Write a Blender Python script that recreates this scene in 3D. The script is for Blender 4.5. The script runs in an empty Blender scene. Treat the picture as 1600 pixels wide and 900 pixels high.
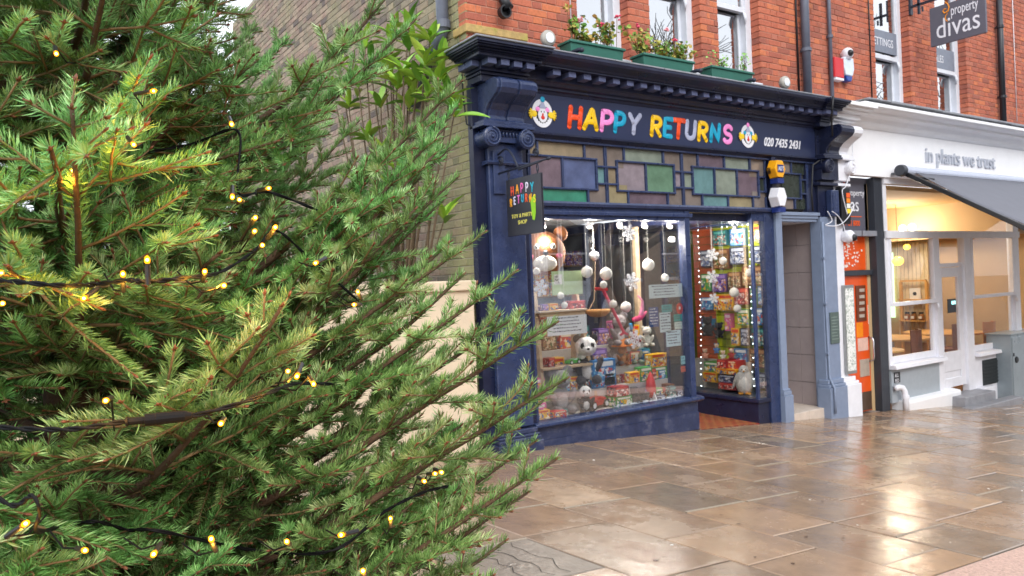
import bpy, bmesh, math, random
import numpy as np
from mathutils import Vector, Matrix

random.seed(7)
rng = np.random.default_rng(11)
SC = bpy.context.scene
COL = SC.collection
pi = math.pi

# ------------------------------------------------------------------ camera
CAM = Vector((0.0, 0.0, 1.62))
FPX = 1200.0                                     # focal length in pixels of a 1600 wide frame
RIGHT = Vector((0.82582428, -0.56233437, -0.04235938))
DOWN = Vector((-0.03860906, 0.0185587, -0.99908204))
FWD = Vector((0.5626043, 0.82670166, -0.00638498))
cam_data = bpy.data.cameras.new('camera')
cam = bpy.data.objects.new('camera', cam_data)
COL.objects.link(cam)
UP = -DOWN
cam.matrix_world = Matrix(((RIGHT.x, UP.x, -FWD.x, CAM.x), (RIGHT.y, UP.y, -FWD.y, CAM.y),
                           (RIGHT.z, UP.z, -FWD.z, CAM.z), (0, 0, 0, 1)))
cam_data.sensor_width = 36.0
cam_data.lens = 36.0 * FPX / 1600.0
cam_data.clip_start = 0.05
cam_data.clip_end = 500.0
cam_data.dof.use_dof = True
cam_data.dof.focus_distance = 1.9
cam_data.dof.aperture_fstop = 12.0
SC.camera = cam

# ------------------------------------------------------------------ overcast sky, veiled sun, exposure
SUN_EL, SUN_AZ = math.radians(38), math.radians(200)     # azimuth from +Y, clockwise
w = bpy.data.worlds.new('World'); SC.world = w; w.use_nodes = True
nt = w.node_tree; nt.nodes.clear()
wo = nt.nodes.new('ShaderNodeOutputWorld'); bg = nt.nodes.new('ShaderNodeBackground')
sky = nt.nodes.new('ShaderNodeTexSky'); sky.sky_type = 'NISHITA'; sky.sun_disc = False
sky.sun_elevation = SUN_EL; sky.sun_rotation = SUN_AZ
sky.air_density = 1.0; sky.dust_density = 4.0; sky.ozone_density = 1.0
hs = nt.nodes.new('ShaderNodeHueSaturation'); hs.inputs['Saturation'].default_value = 0.22
tc = nt.nodes.new('ShaderNodeTexCoord'); cn = nt.nodes.new('ShaderNodeTexNoise')
cn.inputs['Scale'].default_value = 2.2; cn.inputs['Detail'].default_value = 6
cr = nt.nodes.new('ShaderNodeMapRange'); cr.inputs['To Min'].default_value = 0.8; cr.inputs['To Max'].default_value = 1.25
mx = nt.nodes.new('ShaderNodeMix'); mx.data_type = 'RGBA'; mx.blend_type = 'MULTIPLY'; mx.inputs[0].default_value = 1.0
nt.links.new(tc.outputs['Generated'], cn.inputs['Vector']); nt.links.new(cn.outputs['Fac'], cr.inputs['Value'])
nt.links.new(sky.outputs[0], hs.inputs['Color']); nt.links.new(cr.outputs[0], mx.inputs[7])
deck = nt.nodes.new('ShaderNodeMix'); deck.data_type = 'RGBA'; deck.inputs[0].default_value = 0.8      # cloud deck veiling the sky
deck.inputs[6].default_value = (1, 1, 1, 1); deck.inputs[7].default_value = (9.0, 9.5, 10.3, 1)
nt.links.new(hs.outputs[0], deck.inputs[6]); nt.links.new(deck.outputs[2], mx.inputs[6])
nt.links.new(mx.outputs[2], bg.inputs['Color']); bg.inputs['Strength'].default_value = 0.15
nt.links.new(bg.outputs[0], wo.inputs[0])
sd = bpy.data.lights.new('sun', 'SUN'); sd.energy = 0.75; sd.angle = math.radians(25); sd.color = (1.0, 0.96, 0.9)
so = bpy.data.objects.new('sun', sd); COL.objects.link(so)
sdir = Vector((math.sin(SUN_AZ) * math.cos(SUN_EL), math.cos(SUN_AZ) * math.cos(SUN_EL), math.sin(SUN_EL)))
so.rotation_euler = (-sdir).to_track_quat('-Z', 'Y').to_euler(); so.location = (0, -8, 12)
vs = SC.view_settings; vs.view_transform = 'Standard'; vs.look = 'None'; vs.gamma = 1.0; vs.exposure = 0.6
vs.use_curve_mapping = False
SC.cycles.use_denoising = True
SC.cycles.max_bounces = 8; SC.cycles.transparent_max_bounces = 16
SC.cycles.sample_clamp_indirect = 6.0; SC.cycles.caustics_reflective = False; SC.cycles.caustics_refractive = False

# ------------------------------------------------------------------ measuring: pixel of the 1600x900 photo -> point on a world plane
YF = 5.59        # plane of the shopfronts
YW = 5.66        # plane of the brick wall above
def ray(x, y): return RIGHT * ((x - 800) / FPX) + DOWN * ((y - 450) / FPX) + FWD
def P(x, y, Y=YF):
    r = ray(x, y); return CAM + r * (Y / r.y)
def PX(x, y, X):
    r = ray(x, y); return CAM + r * (X / r.x)
def PD(x, y, d): return CAM + ray(x, y) * d
GA, GC, GX0 = -0.0725, 0.02, 6.06
def gz(X, Y): return GA * (X - GX0) + GC * (Y - YF)
def PG(x, y):
    r = ray(x, y); t = (-GA * GX0 - GC * YF - CAM.z) / (r.z - GA * r.x - GC * r.y); return CAM + r * t

# ------------------------------------------------------------------ materials
def lin(h):
    if isinstance(h, str):
        h = h.lstrip('#'); v = [int(h[i:i + 2], 16) / 255 for i in (0, 2, 4)]
        return tuple(((c + .055) / 1.055) ** 2.4 if c > .04045 else c / 12.92 for c in v)
    return tuple(h)
MATS = {}
def mat(name, color, rough=.6, var=.12, scale=14., bump=0., bscale=60., metal=0., spec=.5, coat=0., rvar=0., dirt=None, attr=None, sub=0., emit=0., ecol=None, trans=0.):
    if name in MATS: return MATS[name]
    m = bpy.data.materials.new(name); m.use_nodes = True
    t = m.node_tree; n = t.nodes; b = n['Principled BSDF']; L = t.links
    c = lin(color)
    geo = n.new('ShaderNodeNewGeometry')
    nz = n.new('ShaderNodeTexNoise'); nz.inputs['Scale'].default_value = scale; nz.inputs['Detail'].default_value = 6; nz.inputs['Roughness'].default_value = .65
    L.new(geo.outputs['Position'], nz.inputs['Vector'])
    mr = n.new('ShaderNodeMapRange'); mr.inputs[1].default_value = .3; mr.inputs[2].default_value = .7
    mr.inputs[3].default_value = 1 - var; mr.inputs[4].default_value = 1 + var
    L.new(nz.outputs['Fac'], mr.inputs[0])
    mul = n.new('ShaderNodeMix'); mul.data_type = 'RGBA'; mul.blend_type = 'MULTIPLY'; mul.inputs[0].default_value = 1
    mul.inputs[6].default_value = (*c, 1); L.new(mr.outputs[0], mul.inputs[7])
    out = mul.outputs[2]
    if attr:        # per-piece colours: ramp over a per-face random number
        at = n.new('ShaderNodeAttribute'); at.attribute_name = 'rnd'
        rp = n.new('ShaderNodeValToRGB'); rp.color_ramp.interpolation = 'LINEAR'
        el = rp.color_ramp.elements
        while len(el) < len(attr): el.new(.5)
        for i, a in enumerate(attr):
            el[i].position = i / (len(attr) - 1); el[i].color = (*lin(a), 1)
        L.new(at.outputs['Fac'], rp.inputs[0]); L.new(rp.outputs[0], mul.inputs[6])
    if dirt:        # (colour, noise scale, threshold, strength): stains with a shape of their own
        dn = n.new('ShaderNodeTexNoise'); dn.inputs['Scale'].default_value = dirt[1]; dn.inputs['Detail'].default_value = 8; dn.inputs['Roughness'].default_value = .7
        L.new(geo.outputs['Position'], dn.inputs['Vector'])
        dr = n.new('ShaderNodeMapRange'); dr.inputs[1].default_value = dirt[2]; dr.inputs[2].default_value = dirt[2] + .15; dr.inputs[4].default_value = dirt[3]
        L.new(dn.outputs['Fac'], dr.inputs[0])
        dm = n.new('ShaderNodeMix'); dm.data_type = 'RGBA'; dm.inputs[7].default_value = (*lin(dirt[0]), 1)
        L.new(dr.outputs[0], dm.inputs[0]); L.new(out, dm.inputs[6]); out = dm.outputs[2]
    L.new(out, b.inputs['Base Color'])
    b.inputs['Roughness'].default_value = rough; b.inputs['Metallic'].default_value = metal
    b.inputs['Specular IOR Level'].default_value = spec; b.inputs['Coat Weight'].default_value = coat
    if sub: b.inputs['Subsurface Weight'].default_value = sub; b.inputs['Subsurface Radius'].default_value = (.02, .02, .02)
    if trans: b.inputs['Transmission Weight'].default_value = trans
    if rvar:
        rn = n.new('ShaderNodeTexNoise'); rn.inputs['Scale'].default_value = scale * .6; rn.inputs['Detail'].default_value = 5
        L.new(geo.outputs['Position'], rn.inputs['Vector'])
        rr = n.new('ShaderNodeMapRange'); rr.inputs[1].default_value = .3; rr.inputs[2].default_value = .7
        rr.inputs[3].default_value = max(.02, rough - rvar); rr.inputs[4].default_value = min(1, rough + rvar)
        L.new(rn.outputs['Fac'], rr.inputs[0]); L.new(rr.outputs[0], b.inputs['Roughness'])
    if bump:
        bn = n.new('ShaderNodeTexNoise'); bn.inputs['Scale'].default_value = bscale; bn.inputs['Detail'].default_value = 6
        L.new(geo.outputs['Position'], bn.inputs['Vector'])
        bp = n.new('ShaderNodeBump'); bp.inputs['Strength'].default_value = bump; bp.inputs['Distance'].default_value = .01
        L.new(bn.outputs['Fac'], bp.inputs['Height']); L.new(bp.outputs[0], b.inputs['Normal'])
    if emit:
        b.inputs['Emission Strength'].default_value = emit; b.inputs['Emission Color'].default_value = (*lin(ecol or color), 1)
    MATS[name] = m
    return m

def glass(name, tint=(1, 1, 1), fac=1.4, base=.02, rough=0.0):
    """thin window glass: clear, with a mirror image that grows at grazing angles"""
    if name in MATS: return MATS[name]
    m = bpy.data.materials.new(name); m.use_nodes = True
    t = m.node_tree; n = t.nodes; L = t.links; n.clear()
    o = n.new('ShaderNodeOutputMaterial'); tr = n.new('ShaderNodeBsdfTransparent'); gl = n.new('ShaderNodeBsdfGlossy')
    tr.inputs[0].default_value = (*tint, 1); gl.inputs['Roughness'].default_value = rough
    fr = n.new('ShaderNodeFresnel'); fr.inputs[0].default_value = 1.5
    ma = n.new('ShaderNodeMath'); ma.operation = 'MULTIPLY_ADD'; ma.inputs[1].default_value = fac; ma.inputs[2].default_value = base; ma.use_clamp = True
    ge = n.new('ShaderNodeNewGeometry'); mi = n.new('ShaderNodeMath'); mi.operation = 'MULTIPLY_ADD'; mi.inputs[1].default_value = 1 / 1.5 - 1.5; mi.inputs[2].default_value = 1.5
    L.new(ge.outputs['Backfacing'], mi.inputs[0]); L.new(mi.outputs[0], fr.inputs[0])
    ms = n.new('ShaderNodeMixShader')
    L.new(fr.outputs[0], ma.inputs[0]); L.new(ma.outputs[0], ms.inputs[0]); L.new(tr.outputs[0], ms.inputs[1]); L.new(gl.outputs[0], ms.inputs[2])
    L.new(ms.outputs[0], o.inputs[0])
    MATS[name] = m
    return m

def emis(name, color, s):
    if name in MATS: return MATS[name]
    m = bpy.data.materials.new(name); m.use_nodes = True
    b = m.node_tree.nodes['Principled BSDF']
    b.inputs['Base Color'].default_value = (*lin(color), 1); b.inputs['Emission Color'].default_value = (*lin(color), 1); b.inputs['Emission Strength'].default_value = s
    MATS[name] = m
    return m

def printed(name, cols, scale=26., bg=None):
    """flat printed artwork on packaging: cells of several inks"""
    if name in MATS: return MATS[name]
    m = bpy.data.materials.new(name); m.use_nodes = True
    t = m.node_tree; n = t.nodes; b = n['Principled BSDF']; L = t.links
    geo = n.new('ShaderNodeNewGeometry')
    wn = n.new('ShaderNodeTexNoise'); wn.inputs['Scale'].default_value = scale * .8
    L.new(geo.outputs['Position'], wn.inputs['Vector'])
    ad = n.new('ShaderNodeMix'); ad.data_type = 'VECTOR'; ad.inputs[0].default_value = .06
    L.new(geo.outputs['Position'], ad.inputs[4]); L.new(wn.outputs['Color'], ad.inputs[5])
    v = n.new('ShaderNodeTexVoronoi'); v.inputs['Scale'].default_value = scale
    L.new(ad.outputs[1], v.inputs['Vector'])
    sp = n.new('ShaderNodeSeparateColor'); L.new(v.outputs['Color'], sp.inputs[0])
    rp = n.new('ShaderNodeValToRGB'); rp.color_ramp.interpolation = 'CONSTANT'
    el = rp.color_ramp.elements
    while len(el) < len(cols): el.new(.5)
    for i, a in enumerate(cols):
        el[i].position = i / len(cols); el[i].color = (*lin(a), 1)
    L.new(sp.outputs[0], rp.inputs[0]); L.new(rp.outputs[0], b.inputs['Base Color'])
    b.inputs['Roughness'].default_value = .35
    MATS[name] = m
    return m

# ------------------------------------------------------------------ mesh builder
class MB:
    def __init__(s): s.v = []; s.f = []; s.m = None
    def add(s, vs, fs):
        o = len(s.v); s.v += [tuple(v) for v in vs]; s.f += [tuple(i + o for i in f) for f in fs]; return s
    def box(s, x0, x1, y0, y1, z0, z1):
        if x0 > x1: x0, x1 = x1, x0
        if y0 > y1: y0, y1 = y1, y0
        if z0 > z1: z0, z1 = z1, z0
        return s.add([(x0, y0, z0), (x1, y0, z0), (x1, y1, z0), (x0, y1, z0), (x0, y0, z1), (x1, y0, z1), (x1, y1, z1), (x0, y1, z1)],
                     [(0, 3, 2, 1), (4, 5, 6, 7), (0, 1, 5, 4), (1, 2, 6, 5), (2, 3, 7, 6), (3, 0, 4, 7)])
    def bar(s, a, b, wx, wy, up=(0, 0, 1)):
        """rectangular bar from a to b, wx across, wy along up"""
        a, b = Vector(a), Vector(b); d = (b - a).normalized(); u = Vector(up)
        if abs(d.dot(u)) > .98: u = Vector((0, 1, 0))
        r = d.cross(u).normalized() * wx / 2; q = r.cross(d).normalized() * wy / 2
        vs = [a - r - q, a + r - q, a + r + q, a - r + q, b - r - q, b + r - q, b + r + q, b - r + q]
        return s.add(vs, [(0, 1, 2, 3), (4, 7, 6, 5), (0, 4, 5, 1), (1, 5, 6, 2), (2, 6, 7, 3), (3, 7, 4, 0)])
    def tube(s, pts, r, n=8, cap=True, flat=None):
        """round tube along points; r number or list; flat=(normal, factor) squashes it"""
        pts = [Vector(p) for p in pts]; k = len(pts)
        rs = r if isinstance(r, (list, tuple)) else [r] * k
        vs = []; u = None
        for i, p in enumerate(pts):
            d = (pts[min(i + 1, k - 1)] - pts[max(i - 1, 0)])
            d = d.normalized() if d.length > 1e-9 else Vector((0, 0, 1))
            if u is None:
                u = Vector((0, 0, 1)) if abs(d.z) < .9 else Vector((1, 0, 0))
            u = (u - d * u.dot(d)); u = u.normalized() if u.length > 1e-6 else d.orthogonal().normalized()
            w2 = d.cross(u)
            for j in range(n):
                a = 2 * pi * j / n; o = (u * math.cos(a) + w2 * math.sin(a)) * rs[i]
                if flat: nn = Vector(flat[0]); o -= nn * o.dot(nn) * (1 - flat[1])
                vs.append(p + o)
        fs = [(i * n + j, i * n + (j + 1) % n, (i + 1) * n + (j + 1) % n, (i + 1) * n + j) for i in range(k - 1) for j in range(n)]
        if cap: fs += [tuple(range(n))[::-1], tuple((k - 1) * n + j for j in range(n))]
        return s.add(vs, fs)
    def ball(s, c, r, n=12, m=8, rot=None):
        c = Vector(c); r = (r, r, r) if not isinstance(r, (tuple, list)) else r
        vs = []; 
        for i in range(m + 1):
            ph = pi * i / m
            for j in range(n):
                a = 2 * pi * j / n
                v = Vector((r[0] * math.sin(ph) * math.cos(a), r[1] * math.sin(ph) * math.sin(a), r[2] * math.cos(ph)))
                if rot: v = rot @ v
                vs.append(c + v)
        fs = []
        for i in range(m):
            for j in range(n):
                q = (i * n + j, (i + 1) * n + j, (i + 1) * n + (j + 1) % n, i * n + (j + 1) % n)
                if i == 0: q = (q[0], q[1], q[2])
                elif i == m - 1: q = (q[0], q[1], q[3])
                fs.append(q)
        return s.add(vs, fs)
    def lathe(s, prof, c=(0, 0, 0), n=20, axis='z'):
        """profile of (radius, height)"""
        c = Vector(c); vs = []
        for r, h in prof:
            for j in range(n):
                a = 2 * pi * j / n; x, y = r * math.cos(a), r * math.sin(a)
                vs.append(c + (Vector((x, y, h)) if axis == 'z' else Vector((x, h, y)) if axis == 'y' else Vector((h, x, y))))
        k = len(prof)
        fs = [(i * n + j, i * n + (j + 1) % n, (i + 1) * n + (j + 1) % n, (i + 1) * n + j) for i in range(k - 1) for j in range(n)]
        fs += [tuple(range(n))[::-1], tuple((k - 1) * n + j for j in range(n))]
        return s.add(vs, fs)
    def prism(s, poly, f0, f1):
        """polygon of 2D points; f0 / f1 map (a, b) to the two end positions"""
        k = len(poly); vs = [f0(a, b) for a, b in poly] + [f1(a, b) for a, b in poly]
        fs = [tuple(range(k)), tuple(range(2 * k - 1, k - 1, -1))] + [(i, i + k, (i + 1) % k + k, (i + 1) % k) for i in range(k)]
        return s.add(vs, fs)
    def xprism(s, poly, x0, x1): return s.prism(poly, lambda a, b: (x0, a, b), lambda a, b: (x1, a, b))
    def yprism(s, poly, y0, y1): return s.prism(poly, lambda a, b: (a, y0, b), lambda a, b: (a, y1, b))
    def zprism(s, poly, z0, z1): return s.prism(poly, lambda a, b: (a, b, z0), lambda a, b: (a, b, z1))
    def xf(s, M):
        s.v = [tuple(M @ Vector(v)) for v in s.v]; return s
    def build(s, name, material, parent=None, smooth=False, bevel=0., segs=2, sub=0):
        return build(name, s.v, s.f, material, parent, smooth, bevel, segs, sub)

WL = {}        # world position of every object (all parents are only translated)
def _fix(me):
    bm = bmesh.new(); bm.from_mesh(me); bmesh.ops.recalc_face_normals(bm, faces=bm.faces); bm.to_mesh(me); bm.free()
def build(name, v, f, material, parent=None, smooth=False, bevel=0., segs=2, sub=0, fix=True):
    a = np.array(v, dtype=float)
    lo, hi = a.min(0), a.max(0); o = np.array([(lo[0] + hi[0]) / 2, (lo[1] + hi[1]) / 2, lo[2]])
    me = bpy.data.meshes.new(name)
    me.from_pydata([tuple(p) for p in a - o], [], f)
    if fix: _fix(me)
    if smooth: me.shade_smooth()
    me.materials.append(material)
    ob = bpy.data.objects.new(name, me); COL.objects.link(ob)
    place(ob, Vector(o), parent)
    if bevel:
        b = ob.modifiers.new('bevel', 'BEVEL'); b.width = bevel; b.segments = segs; b.limit_method = 'ANGLE'; b.angle_limit = math.radians(35)
    if sub:
        b = ob.modifiers.new('sub', 'SUBSURF'); b.levels = sub; b.render_levels = sub
    return ob
def place(ob, world, parent=None):
    world = Vector(world); WL[ob.name] = world
    if parent is not None:
        ob.parent = parent; ob.location = world - WL[parent.name]
    else: ob.location = world
def tag(ob, label, cat, group=None, kind=None):
    ob['label'] = label
    if cat: ob['category'] = cat
    if group: ob['group'] = group
    if kind: ob['kind'] = kind
    return ob
def thing(name, label, cat, loc, group=None):
    o = bpy.data.objects.new(name, None); COL.objects.link(o); o.empty_display_size = .1
    place(o, loc); tag(o, label, cat, group)
    return o
def structure(o): o['kind'] = 'structure'; return o
def dup(ob, world, parent=None, rot=None, scale=None):
    c = ob.copy(); COL.objects.link(c); place(c, world, parent)
    if rot is not None: c.rotation_euler = rot
    if scale is not None: c.scale = scale
    return c
def rz(a, c=(0, 0, 0)): return Matrix.Translation(Vector(c)) @ Matrix.Rotation(a, 4, 'Z')

def text(body, size, material, parent, o, ux, uz, name='lettering', extrude=.004, shear=0., align='LEFT', bold=0., squeeze=1., space=1.):
    """built-in font, laid on the plane spanned by ux (reading direction) and uz (up)"""
    cu = bpy.data.curves.new(name, 'FONT'); cu.body = body; cu.size = size; cu.extrude = extrude; cu.shear = shear; cu.align_x = align; cu.offset = bold; cu.space_character = space
    cu.resolution_u = 3
    tmp = bpy.data.objects.new(name + '_tmp', cu); COL.objects.link(tmp)
    bpy.context.view_layer.update()
    dg = bpy.context.evaluated_depsgraph_get(); me = bpy.data.meshes.new_from_object(tmp.evaluated_get(dg))
    bpy.data.objects.remove(tmp); bpy.data.curves.remove(cu)
    ux, uz = Vector(ux).normalized(), Vector(uz).normalized(); n = ux.cross(uz)
    o = Vector(o)
    vs = [o + ux * v.co.x * squeeze + uz * v.co.y + n * v.co.z for v in me.vertices]
    fs = [tuple(p.vertices) for p in me.polygons]
    bpy.data.meshes.remove(me)
    return build(name, vs, fs, material, parent)
# ------------------------------------------------------------------ shared materials
NAVY = mat('navy gloss paint', '#2c385a', .3, .22, 9, bump=.3, bscale=45, dirt=('#454c66', 9, .58, .5), rvar=.16)
NAVY_D = mat('dark navy gloss paint', '#181e38', .34, .2, 8, bump=.12, bscale=90, dirt=('#343a52', 8, .58, .5), rvar=.12)
NAVY_OLD = mat('weathered navy paint', '#2e3654', .45, .3, 7, bump=.5, bscale=40, dirt=('#6a6a72', 7, .53, .55), rvar=.15)
BOARD = mat('navy sign board', '#212a4a', .38, .08, 4)
SLATE = mat('slate blue grey paint', '#7e8ba3', .45, .08, 9, bump=.08, dirt=('#5f6878', 6, .62, .4))
WHITEP = mat('white gloss paint', '#e6e6ec', .4, .05, 9, bump=.05, dirt=('#b9b8b8', 6, .64, .4))
WHITEF = mat('bright white render', '#f2f2f4', .55, .03, 5, dirt=('#cfcfd2', 4, .66, .3))
SASHW = mat('white sash paint', '#dcdfe6', .4, .06, 12)
CHAR = mat('charcoal powder coat', '#33373f', .45, .1, 10)
BLACK = mat('black plastic', '#15161a', .45, .15, 20)
IRON = mat('dark painted iron', '#2b2f3d', .45, .2, 20, metal=.3, bump=.2)
LEAD = mat('lead flashing', '#8d9097', .6, .25, 9, bump=.3, dirt=('#5d6b3c', 8, .58, .6))
MORTAR = mat('lime mortar', '#a89e8c', .9, .2, 30, bump=.4)
MORTAR_D = mat('pale red mortar', '#b98a76', .9, .2, 30, bump=.4)
BRICK = mat('red facing brick', '#b5553a', .85, .16, 38, bump=.5, bscale=120, dirt=('#5a4038', 2.6, .55, .55),
            attr=['#94584a', '#b2644c', '#c46f52', '#b8664d', '#a45c4b', '#cc764f', '#aa6a5c'])
STOCK = mat('weathered stock brick', '#b5a888', .9, .2, 32, bump=.7, bscale=100, dirt=('#8a8a60', 1.3, .5, .5),
            attr=['#7d7068', '#a08e7c', '#b09c86', '#947f70', '#a88c7c', '#6e625c', '#a0927a'])
def moss_corner(m):
    n = m.node_tree.nodes; L = m.node_tree.links; b = n['Principled BSDF']; src = b.inputs['Base Color'].links[0].from_socket
    g = n.new('ShaderNodeNewGeometry'); sp = n.new('ShaderNodeSeparateXYZ'); L.new(g.outputs['Position'], sp.inputs[0])
    z = n.new('ShaderNodeTexNoise'); z.inputs['Scale'].default_value = 2.5; z.inputs['Detail'].default_value = 8; L.new(g.outputs['Position'], z.inputs['Vector'])
    a = n.new('ShaderNodeMapRange'); a.inputs[1].default_value = 5.7; a.inputs[2].default_value = 6.9; a.inputs[3].default_value = .62; a.inputs[4].default_value = -.15; L.new(sp.outputs[1], a.inputs[0])
    d = n.new('ShaderNodeMath'); d.operation = 'MULTIPLY_ADD'; d.inputs[1].default_value = 1.2; L.new(z.outputs['Fac'], d.inputs[0])
    e = n.new('ShaderNodeMath'); e.operation = 'SUBTRACT'; e.inputs[1].default_value = .62; L.new(a.outputs[0], d.inputs[2]); L.new(d.outputs[0], e.inputs[0])
    c = n.new('ShaderNodeClamp'); c.inputs['Max'].default_value = .75; L.new(e.outputs[0], c.inputs[0])
    x = n.new('ShaderNodeMix'); x.data_type = 'RGBA'; x.inputs[7].default_value = (*lin('#a2a470'), 1); L.new(c.outputs[0], x.inputs[0]); L.new(src, x.inputs[6]); L.new(x.outputs[2], b.inputs['Base Color'])
moss_corner(STOCK)
STONE = mat('mossy sandstone', '#b89a62', .85, .25, 16, bump=.5, dirt=('#9aa23c', 6, .5, .6))
MARBLE = mat('grey taupe tile', '#a89a98', .3, .1, 3.5, dirt=('#d0c6c2', 2.6, .63, .35))
CREAM = mat('cream masonry paint', '#dcc8ac', .8, .06, 6, bump=.15)
GL_SHOP = glass('shop window glass', fac=1.6, base=.15)
GL_CLEAR = glass('clear glass', fac=.5, base=.0)
GL_UP = glass('old sash glass', tint=(.5, .53, .58), fac=2.0, base=.42, rough=.004)
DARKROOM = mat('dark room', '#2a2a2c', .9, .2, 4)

def set_rnd(me, vals):
    a = me.attributes.new('rnd', 'FLOAT', 'FACE')
    n = len(me.polygons)
    a.data.foreach_set('value', np.array(vals if hasattr(vals, '__len__') else [vals] * n, dtype=np.float32))

# ------------------------------------------------------------------ ground
def gclamp(X, Y): return gz(min(max(X, -5), 22), min(max(Y, -4), 9))
gx = [-200, -60, -30, -15, -8] + list(range(-5, 23, 3)) + [30, 60, 200]
gy = [-200, -60, -30, -15, -8, -4, -1, 2, 5, 9, 20, 60, 200]
vs = [(x, y, gclamp(x, y) - .16) for y in gy for x in gx]
nx = len(gx)
fs = [(j * nx + i, j * nx + i + 1, (j + 1) * nx + i + 1, (j + 1) * nx + i) for j in range(len(gy) - 1) for i in range(nx - 1)]
ASPH = mat('wet asphalt', '#3c3c3e', .4, .25, 40, bump=.5, bscale=200, rvar=.2)
structure(build('ground', vs, fs, ASPH))
def slab_sheet(name, poly, dz0, dz1, m, parent=None):
    k = len(poly)
    v = [(x, y, gz(x, y) + dz0) for x, y in poly] + [(x, y, gz(x, y) + dz1) for x, y in poly]
    f = [tuple(range(k))[::-1], tuple(range(k, 2 * k))] + [(i, (i + 1) % k, (i + 1) % k + k, i + k) for i in range(k)]
    return build(name, v, f, m, parent)
JOINT = mat('paving joint mortar', '#4a423a', .6, .3, 40, bump=.4)
pave = structure(slab_sheet('pavement', [(-5, 1.985), (22, 1.985), (22, 9), (-5, 9)], -.3, -.007, JOINT))
# wet riven paving stone
def wet_stone():
    m = mat('wet sandstone paving', '#8d7a6a', .3, .16, 5., attr=['#86715d', '#947a62', '#9e8268', '#89705a', '#a3886d', '#7d6e5f', '#957960'],
            dirt=('#6a5440', 2.3, .55, .5))
    t = m.node_tree; n = t.nodes; L = t.links; b = n['Principled BSDF']
    geo = n.new('ShaderNodeNewGeometry')
    a = n.new('ShaderNodeTexNoise'); a.inputs['Scale'].default_value = 1.7; a.inputs['Detail'].default_value = 9; a.inputs['Roughness'].default_value = .68
    L.new(geo.outputs['Position'], a.inputs['Vector'])
    r = n.new('ShaderNodeMapRange'); r.inputs[1].default_value = .45; r.inputs[2].default_value = .64; r.inputs[3].default_value = .09; r.inputs[4].default_value = .42
    L.new(a.outputs['Fac'], r.inputs[0]); L.new(r.outputs[0], b.inputs['Roughness'])
    b1 = n.new('ShaderNodeTexNoise'); b1.inputs['Scale'].default_value = 9; b1.inputs['Detail'].default_value = 12; b1.inputs['Roughness'].default_value = .66
    L.new(geo.outputs['Position'], b1.inputs['Vector'])
    bp = n.new('ShaderNodeBump'); bp.inputs['Strength'].default_value = .28; bp.inputs['Distance'].default_value = .012
    L.new(b1.outputs['Fac'], bp.inputs['Height']); L.new(bp.outputs[0], b.inputs['Normal'])
    cwn = n.new('ShaderNodeTexNoise'); cwn.inputs['Scale'].default_value = 2.6; cwn.inputs['Detail'].default_value = 8; cwn.inputs['Roughness'].default_value = .65
    L.new(geo.outputs['Position'], cwn.inputs['Vector'])
    cwr = n.new('ShaderNodeMapRange'); cwr.inputs[1].default_value = .45; cwr.inputs[2].default_value = .58; cwr.inputs[3].default_value = .0; cwr.inputs[4].default_value = .45
    L.new(cwn.outputs['Fac'], cwr.inputs[0])
    b.inputs['Specular IOR Level'].default_value = .5
    b.inputs['Coat Weight'].default_value = .3; b.inputs['Coat Roughness'].default_value = .12; L.new(cwr.outputs[0], b.inputs['Coat Weight'])
    L.new(bp.outputs[0], b.inputs['Coat Normal'])
    return m
PAVE = wet_stone()
def slab(poly, m, parent, name='paving_slab', top=0., ch=.007, gap=.006, tilt=None):
    cx = sum(p[0] for p in poly) / 4; cy = sum(p[1] for p in poly) / 4
    def ins(d):
        out = []
        for x, y in poly:
            l = math.hypot(x - cx, y - cy); s = 1 - d * 1.35 / l; out.append((cx + (x - cx) * s, cy + (y - cy) * s))
        return out
    tx, ty = tilt or (0, 0)
    z = lambda x, y: gz(x, y) + top + tx * (x - cx) + ty * (y - cy)
    A, B = ins(gap), ins(gap + ch)
    v = [(x, y, z(x, y) - .05) for x, y in A] + [(x, y, z(x, y) - ch * .6) for x, y in A] + [(x, y, z(x, y)) for x, y in B]
    f = [(8, 9, 10, 11)] + [(i, (i + 1) % 4, (i + 1) % 4 + 4, i + 4) for i in range(4)] + [(i + 4, (i + 1) % 4 + 4, (i + 1) % 4 + 8, i + 8) for i in range(4)]
    o = build(name, v, f, m, parent)
    set_rnd(o.data, random.random()); return o
SK = .13
xc = [-1.4, -.83, -.25, .32, .9, 1.5, 2.1, 2.7, 3.27, 3.84, 4.41, 4.93, 5.38, 5.95, 6.45, 6.96, 7.5, 8.05, 8.55, 9.1, 9.65, 10.2, 10.8, 11.4, 11.95, 12.6, 13.2, 13.8, 14.5, 15.2]
known = {8: [4.9, 4.05, 3.4, 2.8, 2.2], 9: [4.55, 3.9, 3.39, 2.79, 2.44], 10: [5.0, 4.35, 3.745, 3.1, 2.49], 11: [4.7, 4.1, 3.2, 2.52],
         13: [5.1, 4.45, 3.81, 3.0, 2.4], 12: [5.2, 4.6, 3.95, 3.35, 2.7]}
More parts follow.
